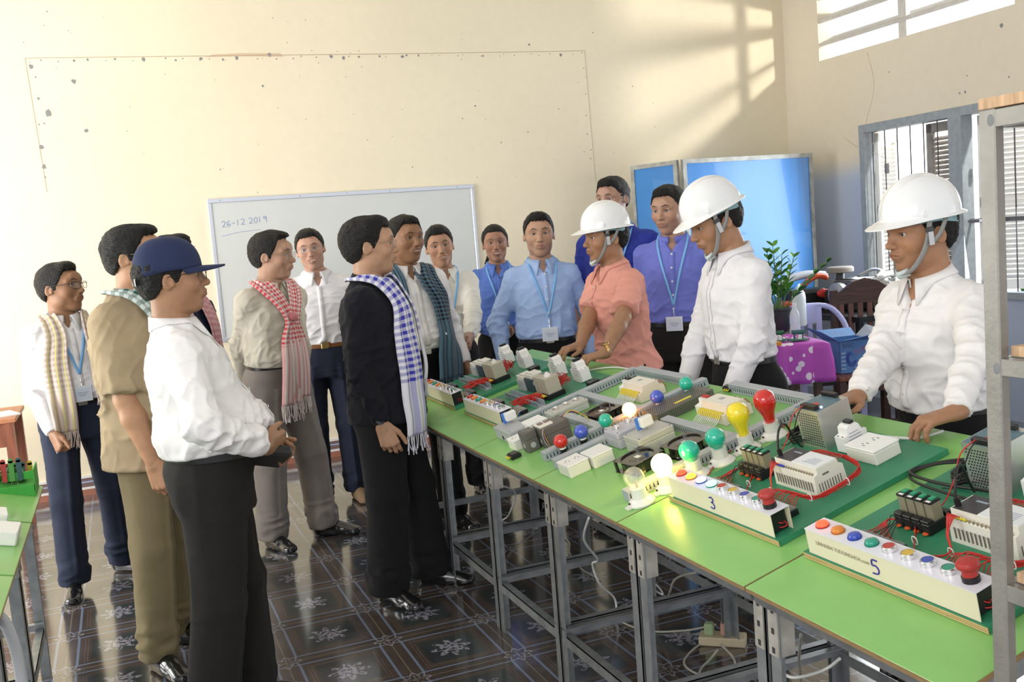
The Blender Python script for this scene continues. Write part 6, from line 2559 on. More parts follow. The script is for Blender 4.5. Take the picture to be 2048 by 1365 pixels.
def big_lamp(label, u, colr, lit=0, shape='ball', y=2.428):
    t = thing('table_lamp', label, 'lamp', matrix=TM(y, u) @ Matrix.Rotation(TT, 4, 'Y'))
    # porcelain holder stands on the slope
    mb = MB(); mb.M = Matrix.Rotation(-TT, 4, 'Y')
    mb.lathe([(.040, .001), (.041, .006), (.034, .014), (.024, .020), (.0225, .046), (.0235, .050)], 32)
    mb.box(-.052, -.036, -.010, .010, .001, .007)
    h = mb.build('lamp_holder', mat('white_porcelain', (.80, .79, .74), .25, coat=.4), t, smooth=35)
    mb = MB(); mb.M = Matrix.Rotation(-TT, 4, 'Y')
    mb.cyl((-.0385, .0, .0135), (-.0405, 0, .0155), .0035, n=8)
    mb.build('screw', M_BLKP, h)
    mb = MB(); mb.M = Matrix.Rotation(-TT, 4, 'Y')
    if shape == 'ball':
        mb.lathe([(.0135, .046), (.015, .052), (.022, .058)] + [(.0305 * math.sin(a), .081 - .0305 * math.cos(a)) for a in [R(x) for x in range(50, 180, 8)]] + [(.0002, .1115)], 32)
    else:
        mb.lathe([(.0150, .046), (.0165, .060), (.0195, .075), (.026, .090), (.0320, .103), (.0340, .116), (.0325, .130), (.027, .141), (.018, .149), (.008, .153), (.0002, .1535)], 36)
    b = mb.build('bulb', glass_mat(colr, lit), t, smooth=True)
    if colr == 'clear':
        mb = MB(); mb.M = Matrix.Rotation(-TT, 4, 'Y')
        mb.cyl((0, 0, .050), (0, 0, .074), .004, .0025, n=10)
        mb.tube([(-.010, 0, .085), (-.003, 0, .074), (.003, 0, .074), (.010, 0, .085)], .0006, n=5)
        mb.build('filament', mat('filament', (.5, .45, .35), .4), b)
    return t


big_lamp('clear glass bulb in a white holder, lowest of the large lamps', .108, 'clear')
big_lamp('brightly glowing warm white bulb beside the clear bulb', .203, 'warm', 27)
big_lamp('teal round bulb next to the glowing white bulb', .300, 'teal')
big_lamp('teal round bulb next to the big yellow bulb', .394, 'teal')
big_lamp('big yellow pear-shaped bulb in a white holder', .490, 'yellow', 0, 'pear')
big_lamp('big red pear-shaped bulb in a white holder', .590, 'red', 0, 'pear')


# ---- fans
def fan(label, y, u, rz=0):
    t = thing('cooling_fan', label, 'fan', matrix=TM(y, u, 0, rz))
    s = .060
    mb = MB()
    n = 32
    # square frame with a round opening
    vs, fs = [], []
    for z in (.001, .038):
        for i in range(n):
            a = 2 * PI * i / n + PI / 4
            k = s / max(abs(math.cos(a)), abs(math.sin(a)))
            fl = 1.0 if z in (.001, .038) else .9
            vs.append((k * math.cos(a), k * math.sin(a), z))
        for i in range(n):
            a = 2 * PI * i / n + PI / 4
            vs.append((.055 * math.cos(a), .055 * math.sin(a), z))
    for i in range(n):
        j = (i + 1) % n
        fs += [(i, j, n + j, n + i), (2 * n + i, 3 * n + i, 3 * n + j, 2 * n + j), (n + i, n + j, 3 * n + j, 3 * n + i)]
    mb.add(vs, fs)
    for z0, z1 in ((.001, .006), (.033, .038)):
        for i in range(n):
            a = 2 * PI * i / n + PI / 4
            a2 = 2 * PI * (i + 1) / n + PI / 4
    mb.lathe([(.0575, .006), (.056, .008), (.056, .031), (.0575, .033)], 40)
    for c_ in ((-1, -1), (-1, 1), (1, -1), (1, 1)):
        mb.cyl((c_[0] * .0525, c_[1] * .0525, .001), (c_[0] * .0525, c_[1] * .0525, .038), .0055, n=10)
    mb.build('fan_frame', M_BLKG, t, smooth=35)
    mb = MB(); mb.lathe([(.032, .006), (.032, .030), (.030, .034), (.0002, .035)], 32)
    hub = mb.build('fan_hub', M_BLKG, t, smooth=35)
    mb = MB(); mb.box(-.008, .008, -.011, .011, .0351, .0357)
    mb.build('fan_label', M_WHITEP, hub)
    for b in range(7):
        a = 2 * PI * b / 7
        vs = []
        for r_, tw in ((.031, .30), (.0425, .22), (.0535, .16)):
            for z, da in ((.008, -tw), (.030, tw)):
                vs.append((r_ * math.cos(a + da), r_ * math.sin(a + da), z))
        mb = MB(); mb.add(vs, [(0, 1, 3, 2), (2, 3, 5, 4)])
        bl = mb.build('fan_blade', M_BLKG, t, smooth=True)
        md = bl.modifiers.new('s', 'SOLIDIFY'); md.thickness = .0015
    return t


fan('black square cooling fan nearest the glowing white bulb', 2.675, .250, 8)
fan('black square cooling fan behind the other, below the cross duct', 2.615, .392, 8)
fan('black square cooling fan between the wiring ducts behind the amber lamp', 3.245, .425, 5)


# ---- switch boxes and enclosures
def rotary(par, x, y, z):
    mb = MB(); mb.box(x - .014, x + .016, y - .012, y + .022, z, z + .004, bev=.001)
    b = mb.build('selector_plate', M_GREYP, par)
    mb = MB(); mb.box(x - .020, x + .004, y - .010, y + .000, z + .004, z + .046, bev=.003)
    mb.build('blue_handle', mat('blue_plastic', (.06, .20, .62), .35), b)
    mb = MB(); mb.box(x - .012, x + .034, y - .032, y - .008, z + .012, z + .046, bev=.004)
    mb.build('white_lever', M_WHITEP, b)


def enclosure(label, y, u, sy, su, h, m, buttons=(), rot=None, rz=0, lid=.6, name='switch_enclosure'):
    t = thing(name, label, 'enclosure', matrix=TM(y, u, 0, rz))
    mb = MB(); mb.box(-su / 2, su / 2, -sy / 2, sy / 2, .0008, h * lid, bev=.003)
    mb.build('enclosure_base', m, t)
    mb = MB(); mb.box(-su / 2 - .001, su / 2 + .001, -sy / 2 - .001, sy / 2 + .001, h * lid, h, bev=.004)
    l = mb.build('enclosure_lid', m, t)
    mb = MB()
    for a in (-1, 1):
        for b_ in (-1, 1):
            mb.cyl((a * (su / 2 - .008), b_ * (sy / 2 - .008), h - .0005), (a * (su / 2 - .008), b_ * (sy / 2 - .008), h + .0004), .003, n=10)
    mb.build('lid_screws', M_DARKH, l)
    mb = MB(); mb.cyl((-su / 2 - .0006, 0, h * .32), (-su / 2 + .001, 0, h * .32), .009, n=18)
    mb.cyl((0, -sy / 2 - .0006, h * .32), (0, -sy / 2 + .001, h * .32), .011, n=18)
    mb.build('knockout', M_GREYP if m is not M_GREYP else M_DARKH, l)
    for bx, by, c_ in buttons:
        mb = MB(); mb.lathe([(.0135, 0), (.0135, .004), (.0125, .009), (.0105, .009), (.0105, .007)], 24, origin=(bx, by, h))
        b = mb.build('push_button', M_CHROME, l, smooth=30)
    if rot:
        rotary(l, rot[0], rot[1], h)
    return t


enclosure('long pale grey button box with three round buttons beside the long duct', 3.475, .385, .075, .165, .042, M_GREYL, [(-.045, 0, 0), (0, 0, 0), (.045, 0, 0)], rz=0)
enclosure('grey enclosure with blue and white lever beside the front relay board', 3.50, .150, .165, .085, .050, M_GREYP, rot=(.01, .045))
enclosure('grey enclosure with two chrome buttons behind the lever box in mid table', 2.925, .355, .095, .125, .058, mat('lilac_grey_enclosure', (.50, .49, .55), .4), [(-.035, .0, 0), (.02, .015, 0), (.035, -.02, 0)])
lb = enclosure('grey enclosure with blue and white lever between the fans and the sockets', 2.790, .365, .105, .135, .058, M_GREYL, rot=(-.005, .025))
enclosure('brown-grey enclosure with two square buttons and coloured wires', 3.240, .215, .085, .110, .078, M_BROWNG, rz=0)
dk = enclosure('narrow brown-grey enclosure joined to the front of the two-button one', 3.270, .128, .055, .050, .078, M_BROWNG)
mb = MB(); mb.box(-.055, .0, -.03, .03, .078, .086, bev=.002)
e1 = [o for o in C.objects if o.name.startswith('switch_enclosure') and 'two square buttons' in o['label']][0]
cp = mb.build('cream_top', M_IVORY, e1)
for q in (-.040, -.014):
    mb = MB(); mb.box(q - .009, q + .009, -.010, .012, .086, .0905, bev=.001)
    mb.build('square_button', mat('brown_square_button', (.22, .16, .14), .4), cp)
for i, c_ in enumerate(((.6, .5, .05), (.6, .04, .03), (.05, .08, .4), (.02, .02, .02), (.5, .5, .48))):
    wires('coloured_wire', mat('loom_colour_%s' % 'abcde'[i], c_, .4), [[(.05, -.01 + i * .006, .080), (.085, -.02 + i * .006, .092 - i * .003), (.12, -.03 + i * .004, .060), (.135, -.045, .03), (.14, -.055 - i * .003, .004)]], .0016, e1)
    wires('coloured_wire', mat('loom_colour_%s' % 'abcde'[i], c_, .4), [[(-.045, -.036, .078), (-.055 - i * .002, -.050 - i * .002, .065), (-.052 - i * .002, -.054, .03), (-.045, -.050, .004)]], .0014, e1)

GS = 'white socket boxes on the work tables'
socket_box(None, 'white double socket box, lower of the pair at the table front', TM(2.880, .115), .078, .088, .036)
socket_box(None, 'white blank socket box, upper of the pair at the table front', TM(2.865, .200), .078, .088, .036, holes=False)
socket_box(None, 'small white socket box in front of the grey lever enclosure', TM(3.358, .120), .070, .070, .034)
socket_box(None, 'white cover box behind the grey lever enclosure', TM(3.400, .215), .075, .085, .055, holes=False)


def controller(label, y, u, toggle):
    t = thing('logic_controller', label, 'controller', matrix=TM(y, u))
    mb = MB()
    sy = .10
    mb.prism([(-.055, .001), (-.055, .036), (-.040, .042), (-.034, .060), (.034, .060), (.040, .042), (.055, .036), (.055, .001)], -sy, sy - .05, axis='y')
    mb.build('controller_body', mat('blush_cream_plastic', (.76, .68, .58), .4), t)
    mb = MB(); mb.box(-.030, .030, -sy + .01, sy - .06, .060, .0625)
    tp = mb.build('controller_cover', mat('cream_cover', (.80, .77, .68), .4), t)
    mb = MB(); mb.box(-.004, .014, -.03, -.005, .0625, .0630)
    mb.build('small_window', M_GREYP, tp)
    mb = MB(); mb.prism([(-.036, .001), (-.036, .036), (-.016, .040), (-.014, .056), (.012, .056), (.014, .040), (.034, .036), (.034, .001)], sy - .048, sy, axis='y')
    bk = mb.build('circuit_breaker', M_WHITEP, t)
    mb = MB(); mb.box(-.006, .010, sy - .043, sy - .006, .056, .063, bev=.002)
    mb.build('toggle', toggle, bk)
    mb = MB()
    for i in range(14):
        yy = -sy + .012 + i * .0098
        mb.cyl((-.046, yy, .038), (-.046, yy, .0415), .003, n=8)
        mb.cyl((.046, yy, .038), (.046, yy, .0415), .003, n=8)
    mb.build('terminal_row', mat('brass_terminal', (.55, .50, .38), .3, metal=.7), t)['kind'] = 'stuff'
    mb = MB()
    for i in range(13):
        yy = -sy + .014 + i * .0105
        mb.tube([(-.046, yy, .041), (-.058, yy, .040), (-.066, yy + .002, .026)], .0024, n=6, mi=1)
        mb.tube([(-.066, yy + .002, .026), (-.082, yy + .003, .014), (-.100, yy + .006, .003)], .0016, n=6, mi=0)
    mb.build('tagged_wires', [M_WHTW, M_YELW], t)['kind'] = 'stuff'
    mb = MB()
    for i in range(5):
        mb.tube([(.046, -.06 + i * .014, .040), (.064, -.06 + i * .014, .042), (.08, -.065 + i * .013, .012)], .0015, n=5, mi=i % 2)
    mb.build('back_wires', [M_REDW, M_WHTW], t)
    return t


controller('cream logic controller with black toggle, inside the farther duct frame', 3.325, .640, M_BLKP)
controller('cream logic controller with red toggle, inside the nearer duct frame', 2.765, .635, mat('stop_red', (.42, .035, .03), .45))

t = thing('mesh_power_supply', 'flat perforated metal power supply between the two duct frames', 'power supply', matrix=TM(2.985, .60))
mb = MB(); mb.box(-.115, .125, -.050, .050, .001, .038)
cs_ = mb.build('metal_case', mat('dull_steel_case', (.22, .21, .19), .45, metal=.6), t)
mb = MB()
perforated(mb, (-.108, -.044, .038), (.0082, 0, 0), (0, .0078, 0), 26, 12, .0022, (0, 0, 1))
perforated(mb, (-.108, -.050, .007), (.0082, 0, 0), (0, 0, .0075), 27, 4, .0022, (0, -1, 0))
mb.build('vent_holes', M_BLKP, cs_)['kind'] = 'stuff'
mb = MB(); mb.box(-.02, .05, -.028, -.012, .0384, .0388)
mb.build('yellow_sticker', M_YELW, cs_)


def connector(label, y, u, rz=0, sy=.05, su=.04):
    t = thing('cable_connector', label, 'connector', matrix=TM(y, u, 0, rz))
    mb = MB(); mb.box(-su / 2, su / 2, -sy / 2, sy / 2, .001, .016, bev=.002)
    mb.box(-su / 2 + .006, su / 2 - .006, -sy / 2 + .004, sy / 2 - .004, .016, .019)
    mb.build('connector_body', M_BLKP, t)
    mb = MB()
    for i in range(3):
        mb.cyl((-su / 2, -.012 + i * .012, .010), (-su / 2 - .010, -.012 + i * .012, .009), .0022, n=6)
    mb.build('connector_wires', M_YELW, t)
    return t


connector('black connector near the back edge beside the farther duct frame', 3.475, .800)
connector('black connector near the back edge between the duct frames', 2.945, .800 - .04 + .045, 0, .06)
connector('small black connector at the front edge by the white socket', 3.275, .055)
c = connector('small black connector at the right of the white circuit breakers', 3.66, .665)

# cables lying on the slope
def top_cable(label, pts, m, r):
    mb = MB()
    mb.tube([TM(y, u, n) @ Vector((0, 0, 0)) for y, u, n in pts], r, n=8, smooth=6)
    return tag(mb.build('cable', m, None, smooth=True), label, 'cable')


top_cable('white cable running from the breaker of board 3 to the hand at right', [(2.03, .64, .05), (2.02, .68, .03), (1.99, .73, .012), (1.97, .80, .006)], M_WHTW, .004)
top_cable('thin white cable under the hands of the man in the salmon polo', [(4.55, .64, .004), (4.42, .72, .006), (4.30, .78, .006), (4.15, .80, .006)], M_WHTW, .0035)
top_cable('white cable curving to the back edge behind the breakers', [(3.95, .66, .010), (3.90, .74, .008), (3.80, .79, .006), (3.66, .80, .006)], M_WHTW, .004)
top_cable('red and black supply line across the table from board 3', [(2.36, .30, .006), (2.42, .36, .006), (2.50, .55, .005), (2.45, .66, .005)], M_REDW, .0018)
top_cable('thick black cable coiled over the upper corner of board 5', [(1.52, .72, .05), (1.62, .70, .035), (1.78, .66, .022), (1.86, .60, .010), (1.83, .55, .022), (1.72, .54, .024), (1.55, .56, .03)], M_BLKW, .004)
top_cable('second black cable coiled over the upper corner of board 5', [(1.50, .66, .04), (1.64, .68, .03), (1.80, .63, .022), (1.85, .57, .012), (1.78, .52, .022), (1.60, .50, .03), (1.48, .52, .03)], M_BLKW, .0035)
# ================================================================ things along the walls
# whiteboard
WX0, WX1, WZT, WZB = .655, 2.675, 1.992, .965
t = thing('whiteboard', 'large whiteboard with a handwritten date hung on the back wall', 'whiteboard', ((WX0 + WX1) / 2, Y_B, WZB))
w2, hh = (WX1 - WX0) / 2, WZT - WZB
mb = MB(); mb.box(-w2 + .01, w2 - .01, -.018, -.004, .01, hh - .01)
face = mb.build('writing_surface', mat('whiteboard_enamel', (.60, .62, .60), .22, noise=.03, nscale=3), t)
M_FR = mat('silver_board_frame', (.62, .65, .72), .3, metal=.5)
for a, b, c_, d in ((-w2, w2, hh - .030, hh), (-w2, w2, 0, .030), (-w2, -w2 + .026, .03, hh - .03), (w2 - .026, w2, .03, hh - .03)):
    mb = MB(); mb.box(a, b, -.026, -.002, c_, d, bev=.003)
    mb.build('frame_bar', M_FR, t)
mb = MB()
for x in (-w2 + .09, -.35, 0, .33, w2 - .14):
    mb.cyl((x, -.0262, hh - .014), (x, -.027, hh - .014), .004, n=8)
mb.build('frame_screws', mat('bare_plaster', (.26, .25, .25), .9), t)
Mw = Matrix.Translation((-w2 + .085, -.0188, hh - .205)) @ Matrix.Rotation(R(90), 4, 'X') @ Matrix.Rotation(R(4), 4, 'Z')
MARK = mat('faded_blue_marker', (.16, .24, .52), .6)
handwriting('26-12 2019', .042, MARK, face, 'handwritten_date', Mw, .0016, .80)
stroke_text([[(0, 0), (1.2, .22), (2.4, .42), (4.2, .55), (5.6, .60)]], .05, MARK, face, 'underline', Matrix.Translation((-w2 + .07, -.0188, hh - .27)) @ Matrix.Rotation(R(90), 4, 'X'), .0012)
mb = MB(); mb.box(-w2 + .05, -w2 + .17, -.045, -.026, .002, .018, bev=.003)
mb.build('red_marker_tray', mat('stop_red', (.42, .035, .03), .45), t)

# blue folding partition
M_BLUEP = mat('blue_partition_sheet', (.045, .24, .62), .30, noise=.06, nscale=2, coat=.25)
M_FRP = mat('weathered_steel_frame', (.40, .40, .37), .5, metal=.35, noise=.3, nscale=15)
t = thing('folding_partition', 'blue folding partition in a grey steel frame before the back wall', 'partition', (4.165, 6.70, 0))


def part_panel(x0, x1, z0, z1, ang, tnm):
    M = Matrix.Rotation(R(ang), 4, 'Z')
    mb = MB(); mb.M = M
    mb.box(x0 + .02, x1 - .02, -.006, .006, z0, z1)
    p = mb.build('panel_sheet', M_BLUEP, t)
    mb = MB(); mb.M = M
    mb.box(x0, x1, -.016, .016, z1 - .034, z1)
    mb.box(x0, x1, -.016, .016, z0, z0 + .03)
    sx = sorted((x0, x1))
    mb.box(sx[0], sx[0] + .034, -.0155, .0155, z0 + .03, z1 - .034)
    mb.box(sx[1] - .034, sx[1], -.0155, .0155, z0 + .03, z1 - .034)
    mb.box(sx[0], sx[0] + .03, -.015, .015, 0, z0)
    mb.box(sx[1] - .03, sx[1], -.015, .015, 0, z0)
    mb.build('panel_frame', M_FRP, p)


part_panel(.02, 1.265, .62, 2.055, 0, 'a')
part_panel(-.48, -.02, .62, 2.055, -68, 'b')


def on_z(u, v, z):
    d = seen(u, v)
    k = (z - CAM_H) / d.z
    return Vector((d.x * k, d.y * k, z))


# ---------------------------------------------------------------- side table with flowered cloth, in the right-hand corner
M_WOODD = mat('dark_brown_wood', (.060, .022, .014), .35, noise=.4, nscale=9, stretch=(1, 1, 8))
M_WOODR = mat('red_brown_wood', (.22, .075, .040), .4, noise=.3, nscale=9, stretch=(6, 1, 1))
t = thing('side_table', 'dark wooden side table under the purple flowered cloth', 'table', (3.766, 5.236, 0), (0, 0, R(-15)))
mb = MB(); mb.box(-.33, .33, -.25, .25, .735, .76, bev=.004)
mb.build('tabletop', M_WOODR, t)
for x in (-.29, .29):
    for y in (-.21, .21):
        mb = MB(); mb.box(x - .022, x + .022, y - .022, y + .022, 0, .735, bev=.003)
        mb.build('leg', M_WOODD, t)
mb = MB()
for y in (-.21, .21):
    mb.box(-.27, .27, y - .01, y + .01, .66, .735)
    mb.box(-.27, .27, y - .01, y + .01, .18, .21)
mb.build('apron', M_WOODD, t)

nt = NT('flowered_cloth')
tc = nt.n('TexCoord')
vo = nt.n('TexVoronoi'); vo.inputs['Scale'].default_value = 17
nt.l(tc.outputs['Object'], vo.inputs['Vector'])
v2 = nt.n('TexVoronoi'); v2.inputs['Scale'].default_value = 4.2
nt.l(tc.outputs['Object'], v2.inputs['Vector'])
dots = nt.math('LESS_THAN', vo.outputs['Distance'], .40)
sx = nt.n('SeparateXYZ'); nt.l(tc.outputs['Object'], sx.inputs[0])
band = nt.math('LESS_THAN', sx.outputs[0], .24)
c_ = nt.mix(nt.math('MULTIPLY', dots, band), (.46, .07, .46), (.80, .68, .80))
c_ = nt.mix(nt.math('MULTIPLY', nt.math('LESS_THAN', v2.outputs['Distance'], .20), nt.math('LESS_THAN', sx.outputs[2], .75)), c_, (.50, .03, .07))
nt.l(c_, nt.p.inputs['Base Color']); nt.p.inputs['Roughness'].default_value = .6
mb = MB(); vs = []
nx, ny = 40, 30
sxh, syh, drop = .34, .26, .25
def cloth_pt(a, b):
    """a, b run past the table edge; beyond it the cloth hangs down"""
    x, y = a, b
    ox, oy = max(0, abs(a) - sxh), max(0, abs(b) - syh)
    z = .768 - (ox + oy)
    px = (sxh if a > 0 else -sxh) if ox else a
    py = (syh if b > 0 else -syh) if oy else b
    f = .018 * math.sin((a if oy else b) * 42) * min(1, (ox + oy) / .12)
    if ox: px += math.copysign(.008 + f + ox * .05, a)
    if oy: py += math.copysign(.008 + f + oy * .05, b)
    return (px, py, z)
for j in range(ny + 1):
    for i in range(nx + 1):
        a = -(sxh + drop) + 2 * (sxh + drop) * i / nx
        b = -(syh + drop) + 2 * (syh + drop) * j / ny
        if abs(a) > sxh and abs(b) > syh:
            # fold the corners in
            k = min(abs(a) - sxh, abs(b) - syh)
            a = math.copysign(abs(a) - k * .5, a); b = math.copysign(abs(b) - k * .5, b)
        vs.append(cloth_pt(a, b))
mb.add(vs, [(j * (nx + 1) + i, j * (nx + 1) + i + 1, (j + 1) * (nx + 1) + i + 1, (j + 1) * (nx + 1) + i) for j in range(ny) for i in range(nx)])
o = mb.build('tablecloth', nt.m, None, smooth=True, loc=(3.766, 5.236, 0), rot=(0, 0, R(-15)))
md = o.modifiers.new('s', 'SOLIDIFY'); md.thickness = .003; md.offset = 1
tag(o, 'purple cloth with white dots and red flowers on the side table', 'tablecloth')
ZC = .773

# potted plant
t = thing('potted_plant', 'green leafy plant in a ribbed dark pot beside the plastic bottle', 'plant', tuple(on_z(1562, 664, ZC)))
mb = MB(); mb.lathe([(.045, 0), (.062, .02), (.068, .10), (.072, .145), (.078, .15), (.078, .165), (.070, .166), (.066, .15), (.0002, .148)], 30)
mb.build('pot', mat('dark_pot', (.03, .032, .035), .35), t, smooth=40)
mb = MB()
for k in range(5):
    mb.lathe([(.0665 + k * .0012, .03 + k * .022), (.070 + k * .0012, .035 + k * .022), (.0665 + k * .0012, .04 + k * .022)], 30)
rn = random.Random(4)
M_LEAF = mat('glossy_green_leaf', (.035, .17, .018), .28, noise=.35, nscale=20, coat=.3)
M_LEAF2 = mat('bright_green_leaf', (.13, .34, .04), .35, noise=.3, nscale=20)
M_STEM = mat('green_stem', (.10, .20, .05), .5)


def leaf(mb, p, d, up, L, w, mi=0):
    d = Vector(d).normalized(); u = Vector(up); s_ = d.cross(u).normalized(); n_ = s_.cross(d)
    rows = []
    for k in range(6):
        q = k / 5
        ww = w * math.sin(PI * min(.98, q * .9 + .06)) ** .8
        c_ = Vector(p) + d * L * q + n_ * (-.10 * L * q * q)
        rows += [c_ - s_ * ww + n_ * ww * .3, c_, c_ + s_ * ww + n_ * ww * .3]
    mb.add(rows, [(3 * k + j, 3 * k + j + 1, 3 * k + j + 4, 3 * k + j + 3) for k in range(5) for j in range(2)], mi)


for k, (ang, leanv, L) in enumerate(((150, .30, .38), (100, .08, .46), (200, .12, .42), (60, .22, .40), (-12, .75, .40), (250, .3, .34), (20, .25, .38), (170, .55, .40))):
    a = R(ang - 21)
    base = Vector((.02 * math.cos(a), .02 * math.sin(a), .14))
    dirv = Vector((leanv * math.cos(a), leanv * math.sin(a), 1)).normalized()
    pts = [base + dirv * L * q + Vector((math.cos(a), math.sin(a), 0)) * .10 * leanv * q * q for q in (0, .25, .5, .75, 1)]
    mb = MB(); mb.tube(pts, [.006, .0055, .005, .004, .002], n=7)
    st = mb.build('stem', M_STEM, t, smooth=True)
    mb = MB()
    for q in range(7):
        f = .28 + q * .115
        i0 = min(3, int(f * 4)); fr = f * 4 - i0
        p = pts[i0].lerp(pts[min(i0 + 1, 4)], min(fr, 1))
        for sd in (-1, 1):
            side = dirv.cross(Vector((math.cos(a), math.sin(a), .1))).normalized() * sd
            dd = side * .9 + dirv * .9 + Vector((math.cos(a), math.sin(a), 0)) * rn.uniform(-.2, .3)
            leaf(mb, p, dd, Vector((0, 0, 1)) + Vector((rn.uniform(-.5, .5), rn.uniform(-.5, .5), 0)), .095 - q * .006, .021 - q * .001, 1 if k in (1, 6) else 0)
    lf = mb.build('leaves', [M_LEAF, M_LEAF2], st, smooth=True); lf['kind'] = 'stuff'

# bottles
t = thing('plastic_bottle', 'clear plastic water bottle on the flowered cloth', 'bottle', tuple(on_z(1591, 668, ZC)))
mb = MB(); mb.lathe([(.030, 0), (.034, .006), (.034, .05), (.031, .06), (.034, .07), (.034, .11), (.030, .14), (.014, .175), (.013, .19)], 24)
mb.build('bottle_body', mat('clear_bottle', (.78, .86, .92), .06, alpha=.42, spec=.9), t, smooth=35)
mb = MB(); mb.cyl((0, 0, .19), (0, 0, .205), .014, n=18)
mb.build('bottle_cap', M_WHITEP, t, smooth=30)
t = thing('plastic_jug', 'tall white translucent jug behind the water bottle', 'jug', tuple(on_z(1600, 652, ZC)))
mb = MB(); mb.lathe([(.045, 0), (.052, .01), (.052, .20), (.046, .235), (.028, .255), (.020, .262), (.020, .275), (.0002, .276)], 26, sx=1, sy=.8)
mb.build('jug_body', mat('milky_jug', (.74, .80, .80), .3), t, smooth=35)

# circuit parts on the cloth
for i, (x, y, rz, lab) in enumerate(((*on_z(1556, 684, ZC)[:2], -10, 'small circuit board with a green coil at the left on the flowered cloth'), (*on_z(1597, 682, ZC)[:2], -20, 'small circuit board with wires at the right on the flowered cloth'))):
    t = thing('circuit_board', lab, 'circuit board', (x, y, ZC + .001), (0, 0, R(rz)))
    mb = MB(); mb.box(-.055, .055, -.04, .04, .006, .012)
    for a in (-.05, .05):
        for b_ in (-.035, .035):
            mb.cyl((a, b_, 0), (a, b_, .006), .004, n=8)
    mb.build('board', mat('pcb_green', (.03, .20, .09), .4), t)
    mb = MB(); mb.tube([(-.04, 0, .055), (.04, 0, .055)], .014, n=14, smooth=0)
    mb.box(-.03, -.02, -.006, .006, .012, .045); mb.box(.02, .03, -.006, .006, .012, .045)
    mb.build('coil', mat('coil_green' if i == 0 else 'coil_teal', (.02, .12, .06) if i == 0 else (.05, .14, .14), .3), t, smooth=40)
    mb = MB(); mb.box(-.012, .012, -.036, -.020, .012, .04, bev=.002)
    mb.build('capacitor', M_WHITEP, t)
    wires('hookup_wire', M_REDW, [[(.0, .03, .014), (.02, .04, .05), (.05, .02, .03), (.06, -.03, .012)], [(-.04, .03, .014), (-.02, .05, .04), (.02, .035, .014)]], .0018, t)
mb = MB(); mb.box(-.05, .05, -.028, .028, 0, .022, bev=.003)
tag(mb.build('orange_case', mat('orange_plastic', (.75, .28, .03), .4), None, loc=tuple(on_z(1545, 692, ZC + .001)), rot=(0, 0, R(-15))), 'flat orange plastic case at the left edge of the flowered cloth', 'case')

# wooden bench and the cardboard box on it
t = thing('wooden_bench', 'low dark wooden bench under the printed blue cardboard box', 'bench', (*on_z(1712, 742, .485)[:2], 0), (0, 0, R(-14)))
mb = MB(); mb.box(-.22, .34, -.20, .22, .455, .485, bev=.005)
mb.build('bench_top', M_WOODR, t)
for x in (-.19, .30):
    for y in (-.17, .18):
        mb = MB(); mb.box(x - .025, x + .025, y - .025, y + .025, 0, .455, bev=.003)
        mb.build('leg', M_WOODD, t)
mb = MB(); mb.box(-.19, .30, -.182, -.160, .37, .43); mb.box(-.19, .30, .17, .19, .37, .43); mb.box(-.19, .30, -.175, -.165, .14, .17)
mb.build('rail', M_WOODD, t)
M_BOXB = mat('printed_blue_card', (.10, .24, .52), .5, noise=.25, nscale=5)
M_CARD = mat('grey_card_inside', (.42, .45, .50), .7)
t = thing('cardboard_box', 'open blue printed cardboard box standing on the wooden bench', 'box', (*on_z(1698, 741, .4865)[:2], .4865), (0, 0, R(-12)))
bw, bd, bh = .125, .12, .215
mb = MB()
for a, b_, c_, d in ((-bw, bw, -bd, -bd + .004), (-bw, bw, bd - .004, bd), (-bw, -bw + .004, -bd, bd), (bw - .004, bw, -bd, bd)):
    mb.box(a, b_, c_, d, .001, bh)
mb.box(-bw, bw, -bd, bd, .001, .004)
mb.build('box_walls', M_BOXB, t)
for nm, pts in (('flap', [(-bw, -bd, bh), (bw, -bd, bh), (bw + .02, -bd - .10, bh + .055), (-bw + .03, -bd - .09, bh + .02)]), ('flap', [(-bw, bd, bh), (-bw, -bd, bh), (-bw - .12, -bd + .02, bh + .075), (-bw - .12, bd, bh + .09)]),
                ('flap', [(-bw, bd, bh), (bw, bd, bh), (bw, bd + .07, bh + .05), (-bw, bd + .07, bh + .05)]), ('flap', [(bw, -bd, bh), (bw, bd, bh), (bw + .08, bd, bh + .07), (bw + .08, -bd, bh + .05)])):
    mb = MB(); mb.add(pts, [(0, 1, 2, 3)])
    f = mb.build(nm, M_CARD if pts[0][0] > -bw else M_BOXB, t)
    md = f.modifiers.new('s', 'SOLIDIFY'); md.thickness = .004
Mf = Matrix.Translation((-.105, -bd - .0006, .17)) @ Matrix.Rotation(R(90), 4, 'X')
printed('NVC', .042, mat('dark_print', (.05, .06, .12), .5), t, 'box_lettering', Mf)
Mf = Matrix.Translation((-.015, -bd - .0006, .115)) @ Matrix.Rotation(R(90), 4, 'X') @ Matrix.Rotation(R(22), 4, 'Z')
printed('TOKIU', .045, mat('red_print', (.40, .10, .16), .5), t, 'box_lettering', Mf)
mb = MB(); mb.M = Matrix.Translation((-.045, -bd - .0008, .10)) @ Matrix.Rotation(R(90), 4, 'X')
for k in range(3):
    mb.tube([((.028 + k * .012) * math.cos(a) * .7, (.028 + k * .012) * math.sin(a), 0) for a in [R(x) for x in range(60 + k * 30, 330 + k * 20, 25)]], .0035, n=5)
mb.build('box_emblem', mat('blue_print', (.04, .08, .36), .5), t)
mb = MB()
for k in range(5):
    mb.box(-.115, -.085, -bd - .0008, -bd, .03 + k * .026, .036 + k * .026)
for k in range(4):
    mb.box(-.02 + k * .035, .005 + k * .035, -bd - .0008, -bd, .018, .038)
